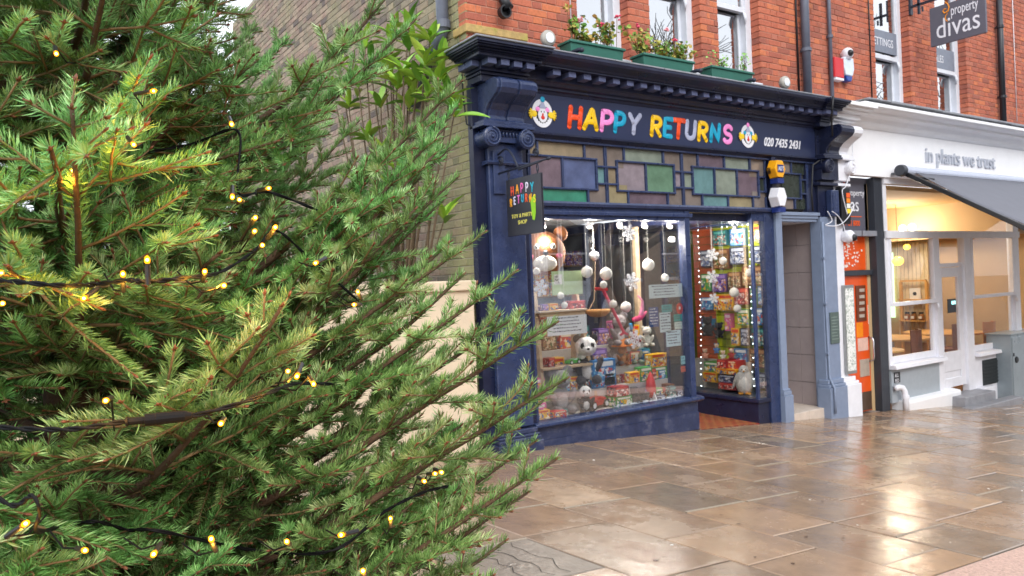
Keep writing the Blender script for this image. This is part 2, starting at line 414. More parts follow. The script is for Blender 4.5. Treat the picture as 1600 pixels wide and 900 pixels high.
for k in range(len(xc) - 1):
    x0, x1 = xc[k], xc[k + 1]
    ys = known.get(k)
    if not ys:
        ys = []; y = YF - random.uniform(.25, .7)
        while y > 2.25: ys.append(y); y -= random.uniform(.48, .85)
    ys = [YF + .0] + ys + [1.99]
    for a, b in zip(ys[:-1], ys[1:]):
        f = lambda x, y: (x + SK * (YF - y) + .0, y)
        slab([f(x0, b), f(x1, b), f(x1, a), f(x0, a)], PAVE, pave, top=random.uniform(-.002, .002), tilt=(random.uniform(-.004, .004), random.uniform(-.004, .004)))
    for y in ys[1:-1]:
        if random.random() < .45:        # pale repointed cross joints
            w_ = random.uniform(.007, .012); pp = [f(x0 + .01, y - w_), f(x1 - .01, y - w_), f(x1 - .01, y + w_), f(x0 + .01, y + w_)]
            slab_sheet('mortar_joint', pp, -.02, .0012, mat('pale pointing', '#8f8272', .7, .25, 60, bump=.5), pave)
ck = PG(880, 878); tgt = min((o for o in pave.children if o.name.startswith('paving_slab')), key=lambda o: (WL[o.name].xy - ck.xy).length)
tgt.data.materials[0] = mat('dark split slate slab', '#7c7064', .4, .2, 6, bump=.5, bscale=25, rvar=.15)
c0_ = WL[tgt.name]
for k in range(3):
    q = []; x_, y_ = c0_.x - .2 + .17 * k, c0_.y + .26
    for j in range(9): q.append((x_, y_, gz(x_, y_) + .003)); x_ += random.uniform(-.05, .06); y_ -= .064
    MB().tube(q, [.0012 + .0016 * random.random() for _ in q], 5, flat=((0, 0, 1), .3)).build('crack', mat('crack shadow line', '#2c2824', .9, .2, 30), tgt)
PINK = mat('pink granite aggregate', '#b59484', .55, .35, 60, bump=.6, bscale=90, dirt=('#8f6a60', 30, .56, .6))
structure(slab_sheet('granite_strip', [(-5, 1.2), (22, 1.2), (22, 1.982), (-5, 1.982)], -.3, -.003, PINK))
structure(slab_sheet('road', [(-5, -8.1), (22, -8.1), (22, 1.196), (-5, 1.196)], -.3, -.03, ASPH))
structure(slab_sheet('far_pavement', [(-8, -13), (24, -13), (24, -8.2), (-8, -8.2)], -.3, -.03, JOINT))
# scraps of paper and dead leaves on the wet stones
LEAFD = mat('dead leaf', '#4a3524', .7, .3, 60)
PAPER = mat('paper scrap', '#e8e6e0', .8, .05, 30)
scr = [(1500, 715, 'p'), (1410, 819, 'p'), (1340, 822, 'p'), (1265, 782, 'p'), (1050, 853, 'p'), (928, 720, 'p'), (1160, 708, 'p'), (1545, 765, 'p'), (1597, 768, 'p'), (1100, 780, 'l'), (1128, 806, 'l'),
       (1260, 840, 'l'), (1318, 842, 'l'), (1405, 770, 'l'), (1285, 784, 'l'), (1026, 877, 'l'), (1180, 872, 'l'), (1240, 882, 'l'), (1155, 820, 'l')]
names = {}
for i, (x, y, k) in enumerate(scr):
    p = PG(x, y); s = random.uniform(.006, .011) if k == 'p' else random.uniform(.008, .013)
    v = []; n = 7
    for j in range(n):
        a = 2 * pi * j / n; r = s * random.uniform(.6, 1.2) * (1 if k == 'p' else (1.6 if j in (0, 3) else .7))
        X, Y = p.x + r * math.cos(a), p.y + r * math.sin(a); v.append((X, Y, gz(X, Y) + .004 + random.uniform(0, .003)))
    v2 = [(a, b, c + .0015) for a, b, c in v]
    o = build('paper_scrap' if k == 'p' else 'fallen_leaf', v + v2, [tuple(range(n))[::-1], tuple(range(n, 2 * n))] + [(j, (j + 1) % n, (j + 1) % n + n, j + n) for j in range(n)], PAPER if k == 'p' else LEAFD)
    tag(o, 'small white scrap of litter on the wet paving stones' if k == 'p' else 'small dark dead leaf on the wet paving stones', 'litter' if k == 'p' else 'leaf',
        'white scraps on the paving' if k == 'p' else 'dead leaves on the paving')

# ------------------------------------------------------------------ brick laying
def brick_shape(l, h, d, ch=.004):
    """front face looks to -y; centred on x, base z=0"""
    a = l / 2
    v = [(-a, d, 0), (a, d, 0), (a, d, h), (-a, d, h), (-a, ch, 0), (a, ch, 0), (a, ch, h), (-a, ch, h),
         (-a + ch, 0, ch), (a - ch, 0, ch), (a - ch, 0, h - ch), (-a + ch, 0, h - ch)]
    f = [(8, 9, 10, 11), (4, 5, 9, 8), (5, 6, 10, 9), (6, 7, 11, 10), (7, 4, 8, 11), (0, 1, 5, 4), (1, 2, 6, 5), (2, 3, 7, 6), (3, 0, 4, 7)]
    return v, f
BCACHE = {}
def brick_mesh(l, h, d, m, var):
    key = (round(l, 2), round(h, 3), round(d, 2), m.name, var)
    if key not in BCACHE:
        v, f = brick_shape(l, h, d); me = bpy.data.meshes.new('brick'); me.from_pydata(v, [], f); _fix(me); me.materials.append(m)
        set_rnd(me, (var + .5) / 9); BCACHE[key] = me
    return BCACHE[key]
def lay(bricks, root, m, limit, score, rot=0., h=.062, pname='brick'):
    """bricks: list of (x, y, z, length, depth); the best `limit` become objects, the rest one joined part"""
    bricks.sort(key=score)
    c, s = math.cos(rot), math.sin(rot)
    V, F, Rn = [], [], []
    for i, (x, y, z, l, d) in enumerate(bricks):
        var = random.randrange(9); jit = random.uniform(-.002, .003)
        if i < limit:
            o = bpy.data.objects.new(pname, brick_mesh(l, h, d, m, var)); COL.objects.link(o)
            place(o, (x + s * -jit, y + c * jit, z), root); o.rotation_euler = (0, 0, rot)
        else:
            v, f = brick_shape(l, h, d); k = len(V)
            V += [(x + c * a - s * (b + jit), y + s * a + c * (b + jit), z + e) for a, b, e in v]
            F += [tuple(q + k for q in ff) for ff in f]; Rn += [(var + .5) / 9] * len(f)
    if V:
        o = build('brickwork', V, F, m, root, fix=False); _fix(o.data); set_rnd(o.data, Rn); o['kind'] = 'stuff'
def courses(z0, z1, p=.07):
    n = int((z1 - z0) / p); return [z0 + p * i for i in range(n)]
def run(a, b, odd, head=.104, st=.216, j=.007):
    """lengths of a Flemish course between a and b: list of (centre, length)"""
    out = []; x = a; k = odd
    if odd: 
        out.append((a + .052, .104)); x = a + .104 + j
        out.append((x + .024, .048)); x += .048 + j; k = 0
    while x < b - .02:
        l = st if k % 2 == 0 else head; l = min(l, b - x)
        if b - (x + l) < .03: l = b - x
        out.append((x + l / 2, l)); x += l + j; k += 1
    return out

# ------------------------------------------------------------------ the red brick terrace above the shops
X0T, X1T, ZT = 3.49, 15.6, 6.1
terr = thing('terrace_building', 'red brick terrace above the shops with white sash windows', 'building', (X0T, YW, 3.6))
wins = [(4.74, 5.40), (5.70, 6.46), (6.745, 7.45), (9.845, 10.71), (11.44, 12.31)]
ZS, ZTOP = 3.80, 5.75
mb = MB()
xs = [X0T] + [v for ab in wins for v in ab] + [X1T]
for i in range(0, len(xs), 2): mb.box(xs[i] + .03, xs[i + 1] - .004, YW + .007, YW + .35, 3.55, ZT)
for a, b in wins: mb.box(a - .004, b + .03, YW + .009, YW + .35, 3.55, ZS - .02); mb.box(a - .004, b + .03, YW + .009, YW + .35, ZTOP, ZT)
mb.build('wall_backing', MORTAR_D, terr)
B = []
for i, z in enumerate(courses(3.64, ZT)):
    segs = [(X0T, X1T)] if (z < ZS - .07 or z > ZTOP) else [(xs[k], xs[k + 1]) for k in range(0, len(xs), 2)]
    for a, b in segs:
        lst = run(a, b, i % 2)
        for q, (x, l) in enumerate(lst): B.append((x, YW, z, l, .12 if q == 0 else .02 if q < len(lst) - 1 else .03))
lay(B, terr, BRICK, 300, lambda b: (b[2] > 4.75, b[0] + .6 * (b[2] - 3.6) + (6 if b[2] < 3.7 else 0)))
# stained corner stone under the first courses
MB().box(X0T - .02, 4.12, YW - .035, YW + .2, 3.80, 3.87).build('corner_stone', STONE, terr, bevel=.006)
# sash windows
for i, (a, b) in enumerate(wins):
    yw = YW + .115; zr = 4.66 if i < 3 else 4.5
    mb = MB(); fw = .075
    mb.box(a, a + fw, yw, yw + .1, ZS, ZTOP); mb.box(b - fw - .02, b, yw, yw + .1, ZS, ZTOP)
    mb.box(a + fw, b - fw - .02, yw, yw + .1, ZS - .0, ZS + .06); mb.box(a + fw, b - fw - .02, yw, yw + .1, ZTOP - .07, ZTOP)
    wn = mb.build('window', SASHW, terr, bevel=.004)
    MB().box(a - .0, b + .0, YW - .02, yw - .002, ZS - .06, ZS - .004).build('sill', SASHW, wn, bevel=.005)
    s = MB(); y1 = yw + .03; c0, c1 = a + fw + .002, b - fw - .022
    s.box(c0, c0 + .045, y1 - .02, y1 + .03, zr, ZTOP - .072); s.box(c1 - .045, c1, y1 - .02, y1 + .03, zr, ZTOP - .072); s.box(c0, c1, y1 - .025, y1 + .032, zr - .03, zr + .03)
    s.build('upper_sash', SASHW, wn, bevel=.003)
    s = MB(); y2 = yw + .075
    s.box(c0, c0 + .045, y2, y2 + .035, ZS + .062, zr - .032); s.box(c1 - .045, c1, y2, y2 + .035, ZS + .062, zr - .032); s.box(c0 + .046, c1 - .046, y2, y2 + .035, ZS + .062, ZS + .14)
    s.build('lower_sash', SASHW, wn, bevel=.003)
    MB().box(c0 + .04, c1 - .04, y1 + .0, y1 + .005, zr + .028, ZTOP - .1).build('pane', GL_UP, wn)
    MB().box(c0 + .04, c1 - .04, y2 + .015, y2 + .02, ZS + .13, zr - .02).build('pane', GL_UP, wn)
    h = MB(); h.tube([(c1 - .02, y1 - .03, zr - .03), (c1 - .02, y1 - .05, zr - .1), (c1 - .02, y1 - .04, zr - .16)], [.018, .022, .008], 6); h.build('sash_horn', SASHW, wn, smooth=True)
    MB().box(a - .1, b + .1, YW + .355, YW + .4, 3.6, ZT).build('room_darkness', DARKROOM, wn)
# lettings board in the far window
for i, (a, b, z0, z1) in enumerate([(9.95, 10.56, 4.56, 4.86), (11.56, 12.16, 4.53, 4.83)]):
    t = thing('window_sign', ['grey LETTINGS panel behind the upper sash of the window beside the red alarm box', 'grey lettered panel in the window behind the projecting grey sign'][i], 'sign', ((a + b) / 2, YW + .14, z0))
    MB().box(a - .03, b + .03, YW + .118, YW + .13, z0, z1).build('panel', mat('grey blue sign panel', '#7d8492', .5), t)
    text('LETTINGS' if i == 0 else 'SALES', .155 if i == 0 else .15, WHITEP, t, (a + .0, YW + .116, z0 + .09), (1, 0, 0), (0, 0, 1), extrude=.001, squeeze=.8)

# ------------------------------------------------------------------ mossy side wall and the cream garden wall
side = thing('side_wall', 'weathered yellow stock brick side wall with green moss behind the shrub', 'wall', (X0T, 7.5, .2))
MB().box(X0T + .007, X0T + .3, YW + .02, 13.0, .1, ZT).build('wall_backing', MORTAR, side)
B = []
for i, z in enumerate(courses(.25, ZT)):
    for q, (y, l) in enumerate(run(YW + .004, 13.0, (i + 1) % 2)): B.append((X0T, y, z, l, .02))
# facing -x: local -y -> -x means rotate by -90 deg
def vis(b):
    return (0 if 1.75 < b[2] < 4.9 else 1, b[1])
lay(B, side, STOCK, 300, vis, rot=-pi / 2)
gw = thing('garden_wall', 'cream painted garden wall with coping behind the spruce tree', 'wall', (-2, 5.7, .3))
MB().box(-14, 3.41, 5.60, 5.84, -.2, 1.57).build('wall_face', CREAM, gw)
MB().box(-14.02, 3.43, 5.565, 5.875, 1.572, 1.66).build('coping', CREAM, gw, bevel=.012)
# ------------------------------------------------------------------ toy shop front
toy = thing('toy_shopfront', 'navy Victorian shopfront with HAPPY RETURNS in coloured letters and leaded transom lights', 'shopfront', (5.5, YF, 0))
F = YF
def steps(rows, x0, x1, y, right=1., left=1., mbx=None):
    m = mbx or MB()
    for o, z0, z1 in rows: m.box(x0 - o * left, x1 + o * right, y - o, F + .06, z0, z1)
    return m
# cornice
prof = [(F + .06, 3.64), (F - .38, 3.60), (F - .38, 3.572), (F - .365, 3.55), (F - .33, 3.535), (F - .30, 3.52), (F - .29, 3.503), (F - .28, 3.503), (F - .28, 3.487), (F - .14, 3.487),
        (F - .14, 3.41), (F - .125, 3.40), (F - .11, 3.375), (F - .085, 3.365), (F - .085, 3.345), (F - .065, 3.335), (F - .055, 3.315), (F + .06, 3.315)]
corn = MB().xprism(prof, 3.97, 8.28).build('cornice', NAVY_D, toy)
dm = MB().box(-.042, .042, -.055, .055, 0, .047)
d0 = None
DENT = mat('pale navy dentil paint', '#5c6488', .5, .2, 20, bump=.2)  # same navy paint, drawn paler on the dentils than on the cornice
xa, xb = P(871, 112, F - .25).x, P(1282, 176, F - .25).x
for i in range(23):
    x = xa + (xb - xa) * i / 22
    if d0 is None:
        d0 = MB().box(x - .042, x + .042, F - .245, F - .138, 3.437, 3.489).build('dentil', DENT, corn, bevel=.004)
    else: dup(d0, (x, F - .1915, 3.437), corn)
rows = [(0, 3.325, 3.38), (.02, 3.38, 3.405), (.045, 3.405, 3.425), (.035, 3.425, 3.487), (.17, 3.487, 3.512), (.185, 3.512, 3.522), (.215, 3.522, 3.535), (.25, 3.535, 3.548), (.275, 3.548, 3.56), (.29, 3.56, 3.585)]
cl = steps(rows, 3.47, 3.93, F - .16, .35, .7).build('cornice', NAVY_D, toy, bevel=.003)
for x in (3.5, 3.63, 3.76, 3.89): dup(d0, (x, F - .25, 3.437), cl)
for y in (F - .12, F + .0): dup(d0, (3.42, y, 3.437), cl)
MB().box(3.25, 4.04, F - .465, F + .07, 3.586, 3.602).build('flashing', LEAD, cl, bevel=.005)
fl = MB(); xx = 4.05
while xx < 8.0:
    l = random.uniform(.5, .8); fl.box(xx, min(8.2, xx + l - .006), F - .385, F - .36, 3.598 + random.uniform(0, .004), 3.612); xx += l
fl.build('flashing', LEAD, corn)
cr = steps(rows, 8.20, 8.40, F - .16, 0, .7).build('cornice', NAVY_D, toy, bevel=.003)
for x in (8.17, 8.30): dup(d0, (x, F - .25, 3.437), cr)
# fascia board with lettering
fas = MB().box(3.93, 8.25, F - .05, F + .05, 2.965, 3.314).build('fascia_board', BOARD, toy)
MB().xprism([(F + .05, 2.963), (F - .075, 2.963), (F - .075, 2.945), (F - .05, 2.93), (F - .03, 2.915), (F + .05, 2.915)], 3.93, 8.28).build('fascia_moulding', NAVY_D, toy)
YB = F - .052
LC = {'o': '#f0501e', 'y': '#f5c40a', 'p': '#f78fd2', 'b': '#0a9fc4', 'g': '#a6abc4'}
LM = {k: mat('letter paint ' + k, v, .4, .03) for k, v in LC.items()}
def arc(cx, cz, rx, rz_, a0, a1, n=10): return [(cx + rx * math.cos(math.radians(a0 + (a1 - a0) * i / n)), cz + rz_ * math.sin(math.radians(a0 + (a1 - a0) * i / n))) for i in range(n + 1)]
GLY = {'H': [[(0, 0), (0, 1)], [(.75, 0), (.75, 1)], [(0, .5), (.75, .5)]],
       'A': [[(-.05, 0), (.38, 1), (.42, 1), (.8, 0)], [(.13, .36), (.66, .36)]],
       'P': [[(0, 0), (0, 1)], [(0, 1)] + arc(.3, .7, .36, .3, 90, -90) + [(0, .4)]],
       'Y': [[(-.1, 1), (.3, .48)], [(.72, 1), (.3, .48), (.3, 0)]],
       'R': [[(0, 0), (0, 1)], [(0, 1)] + arc(.28, .74, .34, .26, 90, -90) + [(0, .48)], [(.25, .48), (.62, 0)]],
       'E': [[(.55, 1), (0, 1), (0, 0), (.55, 0)], [(0, .52), (.45, .52)]],
       'T': [[(-.1, 1), (.72, 1)], [(.3, 1), (.3, 0)]],
       'U': [[(0, 1), (0, .32)] + arc(.33, .32, .33, .32, 180, 360) + [(.66, 1)]],
       'N': [[(0, 0), (0, 1), (.62, 0), (.62, 1)]],
       'S': [arc(.32, .75, .3, .25, 30, 270, 12) + arc(.32, .25, .3, .25, 90, -150, 12)]}
def glyph(ch, x, z, wd, ht, m, parent, y=None, pen=.028, slant=.17, ux=Vector((1, 0, 0)), n=Vector((0, -1, 0)), o=None, uz=Vector((0, 0, 1))):
    mb = MB()
    for st in GLY[ch]:
        pts = []
        for a, b in st:
            pts.append((o + ux * (x + a * wd + b * slant * ht) + uz * (z + b * ht)))
        q = []
        for i in range(len(pts) - 1):
            k = 3 if len(st) < 6 else 1
            q += [pts[i].lerp(pts[i + 1], j / k) for j in range(k)]
        q.append(pts[-1])
        mb.tube(q, pen, 8, flat=(n, .16))
        for e in (q[0], q[-1]): 
            R3 = Matrix.Identity(3)
            b2 = MB().ball((0, 0, 0), pen * .99, 10, 6)
            mb.add([e + (Vector(v) - n * Vector(v).dot(n) * .84) for v in b2.v], b2.f)
    return mb.build('letter', m, parent, smooth=True)
Lx = [('H', 887, 'o', 905), ('A', 911.5, 'y', 930), ('P', 937.5, 'p', None), ('P', 958.5, 'b', None), ('Y', 981.5, 'g', None), ('R', 1015.5, 'y', None), ('E', 1035, 'b', None), ('T', 1051, 'o', None),
      ('U', 1069.5, 'g', None), ('R', 1089, 'y', None), ('N', 1108, 'b', None), ('S', 1128, 'p', None)]
wd = {'H': .115, 'A': .13, 'P': .135, 'Y': .135, 'R': .16, 'E': .15, 'T': .15, 'U': .155, 'N': .165, 'S': .16}
for ch, px_, c, _ in Lx:
    x = P(px_, 200, YB).x
    sc_ = (1 + .0 * (x - 4.4))
    wv = wd[ch] * (.84 if x > 5 else .98) + .05
    glyph(ch, x + .02, 3.045, wv, .175, LM[c], fas, o=Vector((0, YB, 0)), pen=.0275, slant=.16)
text('020 7435 2431', .135, WHITEP, fas, (P(1193, 221, YB).x, YB, 3.052), (1, 0, 0), (0, 0, 1), shear=.28, bold=.003, squeeze=.83, extrude=.003)
# clown badges: white oval with yellow hands, a bobble hat and a red mouth
YEL = mat('badge yellow', '#f6cf1c', .45, .03); RED = mat('badge red', '#d9301f', .45, .03); BLK = mat('badge black', '#16161a', .5, .03)
def badge(cx, cz, hat, cheek, label):
    e = MB(); n = 28; Y = YB
    e.prism([(cx + .115 * math.cos(2 * pi * i / n), cz + .128 * math.sin(2 * pi * i / n)) for i in range(n)], lambda a, b: (a, Y - .004, b), lambda a, b: (a, Y + .001, b))
    r = e.build('badge', WHITEP, fas)
    k = MB(); pts = []
    for i in range(36):
        rr = (.083 if i % 2 else .072); pts.append((cx + rr * .95 * math.cos(2 * pi * i / 36), cz - .005 + rr * 1.05 * math.sin(2 * pi * i / 36)))
    k.prism(pts, lambda a, b: (a, Y - .006, b), lambda a, b: (a, Y - .0035, b)); k.build('ruff', BLK, r)
    f = MB(); f.prism([(cx + .052 * math.cos(2 * pi * i / n), cz - .015 + .068 * math.sin(2 * pi * i / n)) for i in range(n)], lambda a, b: (a, Y - .009, b), lambda a, b: (a, Y - .0055, b)); f.build('face', WHITEP, r)
    for s in (-1, 1):
        h = MB()
        h.ball((cx + s * .095, Y - .008, cz - .01), (.034, .004, .03), 12, 6)
        for q in range(5):
            a = math.radians(-55 + 27 * q); h.tube([(cx + s * .105, Y - .008, cz - .01), (cx + s * (.105 + .052 * math.cos(a)), Y - .008, cz - .01 + .055 * math.sin(a))], .0095, 6, flat=((0, 1, 0), .3))
        h.build('hand', YEL, r, smooth=True)
    c = MB()
    for s in (-1, 1): c.ball((cx + s * .052, Y - .0075, cz + .035), (.026, .003, .022), 12, 6)
    c.build('hair', cheek, r, smooth=True)
    c = MB(); c.yprism([(cx - .04, cz + .045), (cx + .04, cz + .045), (cx + .012, cz + .1), (cx - .012, cz + .1)], Y - .012, Y - .0095); c.build('hat', LM['g'], r)
    c = MB(); c.ball((cx + .005, Y - .008, cz + .125), (.026, .006, .026), 12, 8); c.build('bobble', hat, r, smooth=True)
    c = MB(); c.ball((cx, Y - .0095, cz - .038), (.022, .003, .019), 12, 6); c.ball((cx, Y - .0105, cz - .012), (.01, .004, .014), 8, 6); c.build('mouth', RED, r, smooth=True)
    c = MB()
    for s in (-1, 1): c.ball((cx + s * .016, Y - .0098, cz + .014), (.005, .002, .009), 8, 5)
    c.build('eyes', BLK, r, smooth=True)
badge(P(847, 174, YB).x, 3.135, LM['b'], LM['p'], '')
badge(P(1168, 210, YB).x, 3.135, LM['p'], LM['b'], '')
# transom of leaded coloured lights
tr = MB().box(3.93, 8.28, F + .028, F + .034, 2.34, 2.93).build('transom_light', mat('transom backing', '#3a3634', .6), toy)
came = MB(); ZA, ZB = 2.896, 2.352
fx = lambda x, y=270: P(x, y).x
def vb(px_, z0, z1, y=270, w_=.021): x = fx(px_, y); came.box(x - w_ / 2, x + w_ / 2, F - .012, F + .027, z0, z1)
def hb(p0, p1, z, w_=.02, y=270): came.box(fx(p0, y) - .012, fx(p1, y) + .012, F - .0135, F + .027, z - w_ / 2, z + w_ / 2)
zu, zl, z3, z4 = 2.765, 2.475, 2.70, 2.535
panes = []
def pane(p0, p1, z0, z1, c): panes.append((fx(p0), fx(p1), z0, z1, c))
GC_ = {'amb': '#8a7c66', 'brn': '#7a6f68', 'pur': '#6b5c66', 'lil': '#8a7f86', 'blu': '#525d80', 'teal': '#66898b', 'grn': '#62806a', 'sea': '#3a8068', 'sage': '#838c80', 'och': '#94886a', 'dk': '#333a34'}
GM = {k: mat('coloured glass ' + k, v, .14, .25, 6, bump=.3, bscale=11, spec=.8) for k, v in GC_.items()}
gr = [(826, [879], 932, ['pur', 'blu']), (964, [1009], 1053, ['lil', 'grn']), (1082, [1116, 1151], 1184.5, ['teal', 'sage', 'pur'])]
for a, ds, b, cols in gr:
    e = [a] + ds + [b]
    hb(a, b, zu); hb(a, b, zl)
    for q in e: vb(q, zl - .012, zu + .012)
    for i, c in enumerate(cols): pane(e[i], e[i + 1], zl, zu, c)
ups = [(827, 840.8, 'amb'), (840.8, 914.2, 'amb'), (914.2, 946, 'brn'), (946, 975.7, 'brn'), (975.7, 1037, 'sage'), (1037, 1064.8, 'brn'), (1064.8, 1090.8, 'brn'), (1090.8, 1132, 'pur'), (1132, 1171.8, 'sage'), (1171.8, 1195, 'brn')]
los = [(827, 917.5, 'sea'), (917.5, 948, 'brn'), (948, 980, 'och'), (980, 1041.8, 'pur'), (1041.8, 1067, 'brn'), (1067, 1095.7, 'brn'), (1095.7, 1135.8, 'teal'), (1135.8, 1174.8, 'och'), (1174.8, 1195, 'brn')]
for a, b, c in ups: pane(a, b, zu if a not in (914.2, 946, 1037, 1064.8, 1171.8) else z3, ZA, c); vb(b, zu if b not in (946, 1064.8, 1195) else z4, ZA)
for a, b, c in los: pane(a, b, ZB, zl if a not in (917.5, 948, 1041.8, 1067, 1174.8) else z4, c); vb(b, ZB, zl if b not in (948, 1067) else z3)
for g0, mid, g1, c1, c2 in ((932, 947, 964, 'teal', 'amb'), (1053, 1066, 1082, 'lil', 'sage')):
    hb(g0, g1, z3); hb(g0, g1, z4); vb(mid, ZB, ZA); pane(g0, mid, z4, z3, c1); pane(mid, g1, z4, z3, c2)
hb(1184.5, 1195, z3); hb(1184.5, 1195, z4); pane(1184.5, 1195, z4, z3, 'dk')
vb(827, ZB, ZA); came.box(3.93, 8.28, F - .03, F + .03, ZA, 2.93); 
# dark bay by the alarm boxes
for q in (1236, 1240, 1262): pass
hb(1222, 1250, zu); hb(1222, 1250, zl); vb(1250, zl, zu); vb(1236, zu, ZA); vb(1240, ZB, zl); vb(1260, ZB, ZA, w_=.05); hb(1250, 1260, z3); hb(1250, 1260, z4)
pane(1222, 1250, zl, zu, 'dk'); pane(1222, 1236, zu, ZA, 'brn'); pane(1236, 1260, zu, ZA, 'dk'); pane(1222, 1240, ZB, zl, 'brn'); pane(1240, 1260, ZB, zl, 'dk'); pane(1250, 1260, z4, z3, 'dk')
for x0, x1, z0, z1, c in panes:
    t_ = random.uniform(-.0025, .0025)
    MB().box(x0, x1, F + .012 + t_, F + .02 + t_, z0, z1).build('pane', GM[c], tr)
came.build('leading', NAVY, tr, bevel=.004)
# transom rail below the coloured lights
MB().xprism([(F + .05, 2.35), (F - .05, 2.35), (F - .06, 2.33), (F - .05, 2.305), (F - .02, 2.30), (F - .02, 2.285), (F + .05, 2.285)], 3.93, 7.44).build('transom_rail', NAVY, toy)
MB().box(7.40, 7.47, F - .06, F + .05, 2.31, 2.93).build('transom_post', NAVY_D, toy)
MB().box(8.10, 8.28, F - .01, F + .05, 2.31, 2.93).build('transom_post', NAVY_D, toy)

# pilaster with ionic capital and scroll console
def volute(x, z, y0, y1, r, m, parent, s=1):
    mb = MB(); mb.lathe([(r * .97, y0 + .01), (r, y0), (r * .93, y0 - .0)], (0, 0, 0), 4, 'y') if False else None
    mb.lathe([(r * .9, 0), (r, .012), (r * .9, .05), (r * .86, (y1 - y0) * .5), (r * .92, (y1 - y0) - .03), (r, y1 - y0)], (x, y0, z), 24, 'y')
    pts = []
    for i in range(44):
        a = i / 43 * 2.4 * 2 * pi; rr = r * .92 * (1 - i / 50); pts.append((x + s * rr * math.cos(a + 1.6), y0 - .001, z + rr * math.sin(a + 1.6)))
    mb.tube(pts, [max(.004, .011 * (1 - i / 60)) for i in range(44)], 6)
    mb.ball((x, y0 - .004, z), .014, 10, 6)
    return mb.build('volute', m, parent, smooth=True)
cons = [(F + .03, 3.335), (F - .30, 3.335), (F - .34, 3.315), (F - .356, 3.28), (F - .35, 3.24), (F - .32, 3.205), (F - .265, 3.175), (F - .205, 3.14), (F - .16, 3.095), (F - .138, 3.05), (F - .14, 3.02), (F - .155, 3.0), (F + .03, 3.0)]
def capital(x0, x1, m, parent, vl=True, vr=True):
    cx = (x0 + x1) / 2
    c = MB(); c.box(x0 - .03, x1 + .03, F - .17, F + .03, 2.972, 3.0); c.box(x0 - .045, x1 + .045, F - .185, F + .03, 2.945, 2.971); c.box(x0 + .02, x1 - .02, F - .12, F + .03, 2.83, 2.944)
    o = c.build('capital', m, parent, bevel=.004)
    e = MB(); n = max(2, int((x1 - x0 - .22) / .03))
    for i in range(n): e.ball((x0 + .12 + (x1 - x0 - .24) * i / (n - 1), F - .13, 2.9), (.011, .015, .026), 8, 6)
    e.build('egg_and_dart', m, o, smooth=True)
    if vl: volute(x0 + .045, 2.86, F - .19, F + .02, .088, m, o, -1)
    if vr: volute(x1 - .045, 2.86, F - .19, F + .02, .088, m, o, 1)
    return o
def console(x0, x1, m, parent):
    c = MB(); w = (x1 - x0)
    c.xprism([(a + (.02 if i < 11 and i > 0 else 0), b) for i, (a, b) in enumerate(cons)], x0, x1)
    o = c.build('console', m, parent, bevel=.006)
    c = MB(); h = w / 2
    for k in range(2): c.xprism(cons, x0 + .025 + k * (h - .012), x0 + h - .013 + k * (h - .012))
    c.build('scroll', m, o, bevel=.03, segs=4)
    return o
gL = gz(3.75, F)
pl = MB().box(3.455, 4.0, F - .02, F + .055, gL - .1, 3.33).build('pilaster', NAVY_D, toy)
MB().box(3.565, 3.925, F - .075, F - .022, .36, 2.83).build('shaft', NAVY, pl, bevel=.008)
MB().xprism([(F - .022, 2.67), (F - .11, 2.67), (F - .12, 2.655), (F - .11, 2.64), (F - .022, 2.635)], 3.53, 3.955).build('astragal', NAVY, pl)
capital(3.50, 3.95, NAVY, pl); console(3.52, 3.93, NAVY, pl)
b = MB(); b.box(3.51, 3.985, F - .14, F - .021, gL - .15, .24); b.box(3.525, 3.97, F - .125, F - .021, .241, .275); b.box(3.53, 3.965, F - .115, F - .021, .276, .30); b.box(3.545, 3.95, F - .1, F - .021, .301, .345)
b.build('plinth', NAVY_OLD, pl, bevel=.008)
MB().box(3.60, 3.72, F - .1, F - .076, 2.39, 2.76).build('bracket_plate', NAVY, pl, bevel=.003)
# main display window
wn = MB(); wn.box(4.002, 4.03, F - .015, F + .07, .366, 2.19); wn.box(5.985, 6.055, F - .03, F + .07, .36, 2.29); wn.box(4.002, 5.985, F - .022, F + .07, 2.19, 2.284)
wn.box(4.002, 6.09, F - .045, F + .02, 2.225, 2.262)
wd_ = wn.build('display_window', NAVY, toy, bevel=.005)
MB().box(4.0, 5.99, F + .03, F + .038, .37, 2.2).build('pane', GL_SHOP, wd_)
MB().xprism([(F + .07, .365), (F - .03, .362), (F - .07, .352), (F - .075, .33), (F - .06, .315), (F - .03, .305), (F + .07, .30)], 3.955, 6.125).build('sill', NAVY, wd_, bevel=.004)
sr = MB().box(4.003, 6.10, F - .0, F + .08, -.25, .302).build('stall_riser', NAVY_OLD, toy, bevel=.004)
MB().xprism([(F + .0, .19), (F - .014, .19), (F - .014, .012), (F + 0, .0)], 3.99, 6.098).build('panel', NAVY_OLD, sr)
MB().xprism([(F + .0, -.0), (F - .03, .0), (F - .045, -.012), (F - .045, -.2), (F, -.2)], 3.99, 6.104).build('skirting', NAVY_OLD, sr)
# return glass beside the lobby
MB().box(6.03, 6.038, F + .09, 6.95, .37, 2.19).build('return_pane', GL_CLEAR, wd_)
MB().box(6.0, 6.07, F + .072, 7.0, -.1, .365).build('return_riser', NAVY_D, wd_)
MB().box(6.0, 6.07, 6.95, 7.02, .366, 2.29).build('return_post', NAVY_D, wd_)
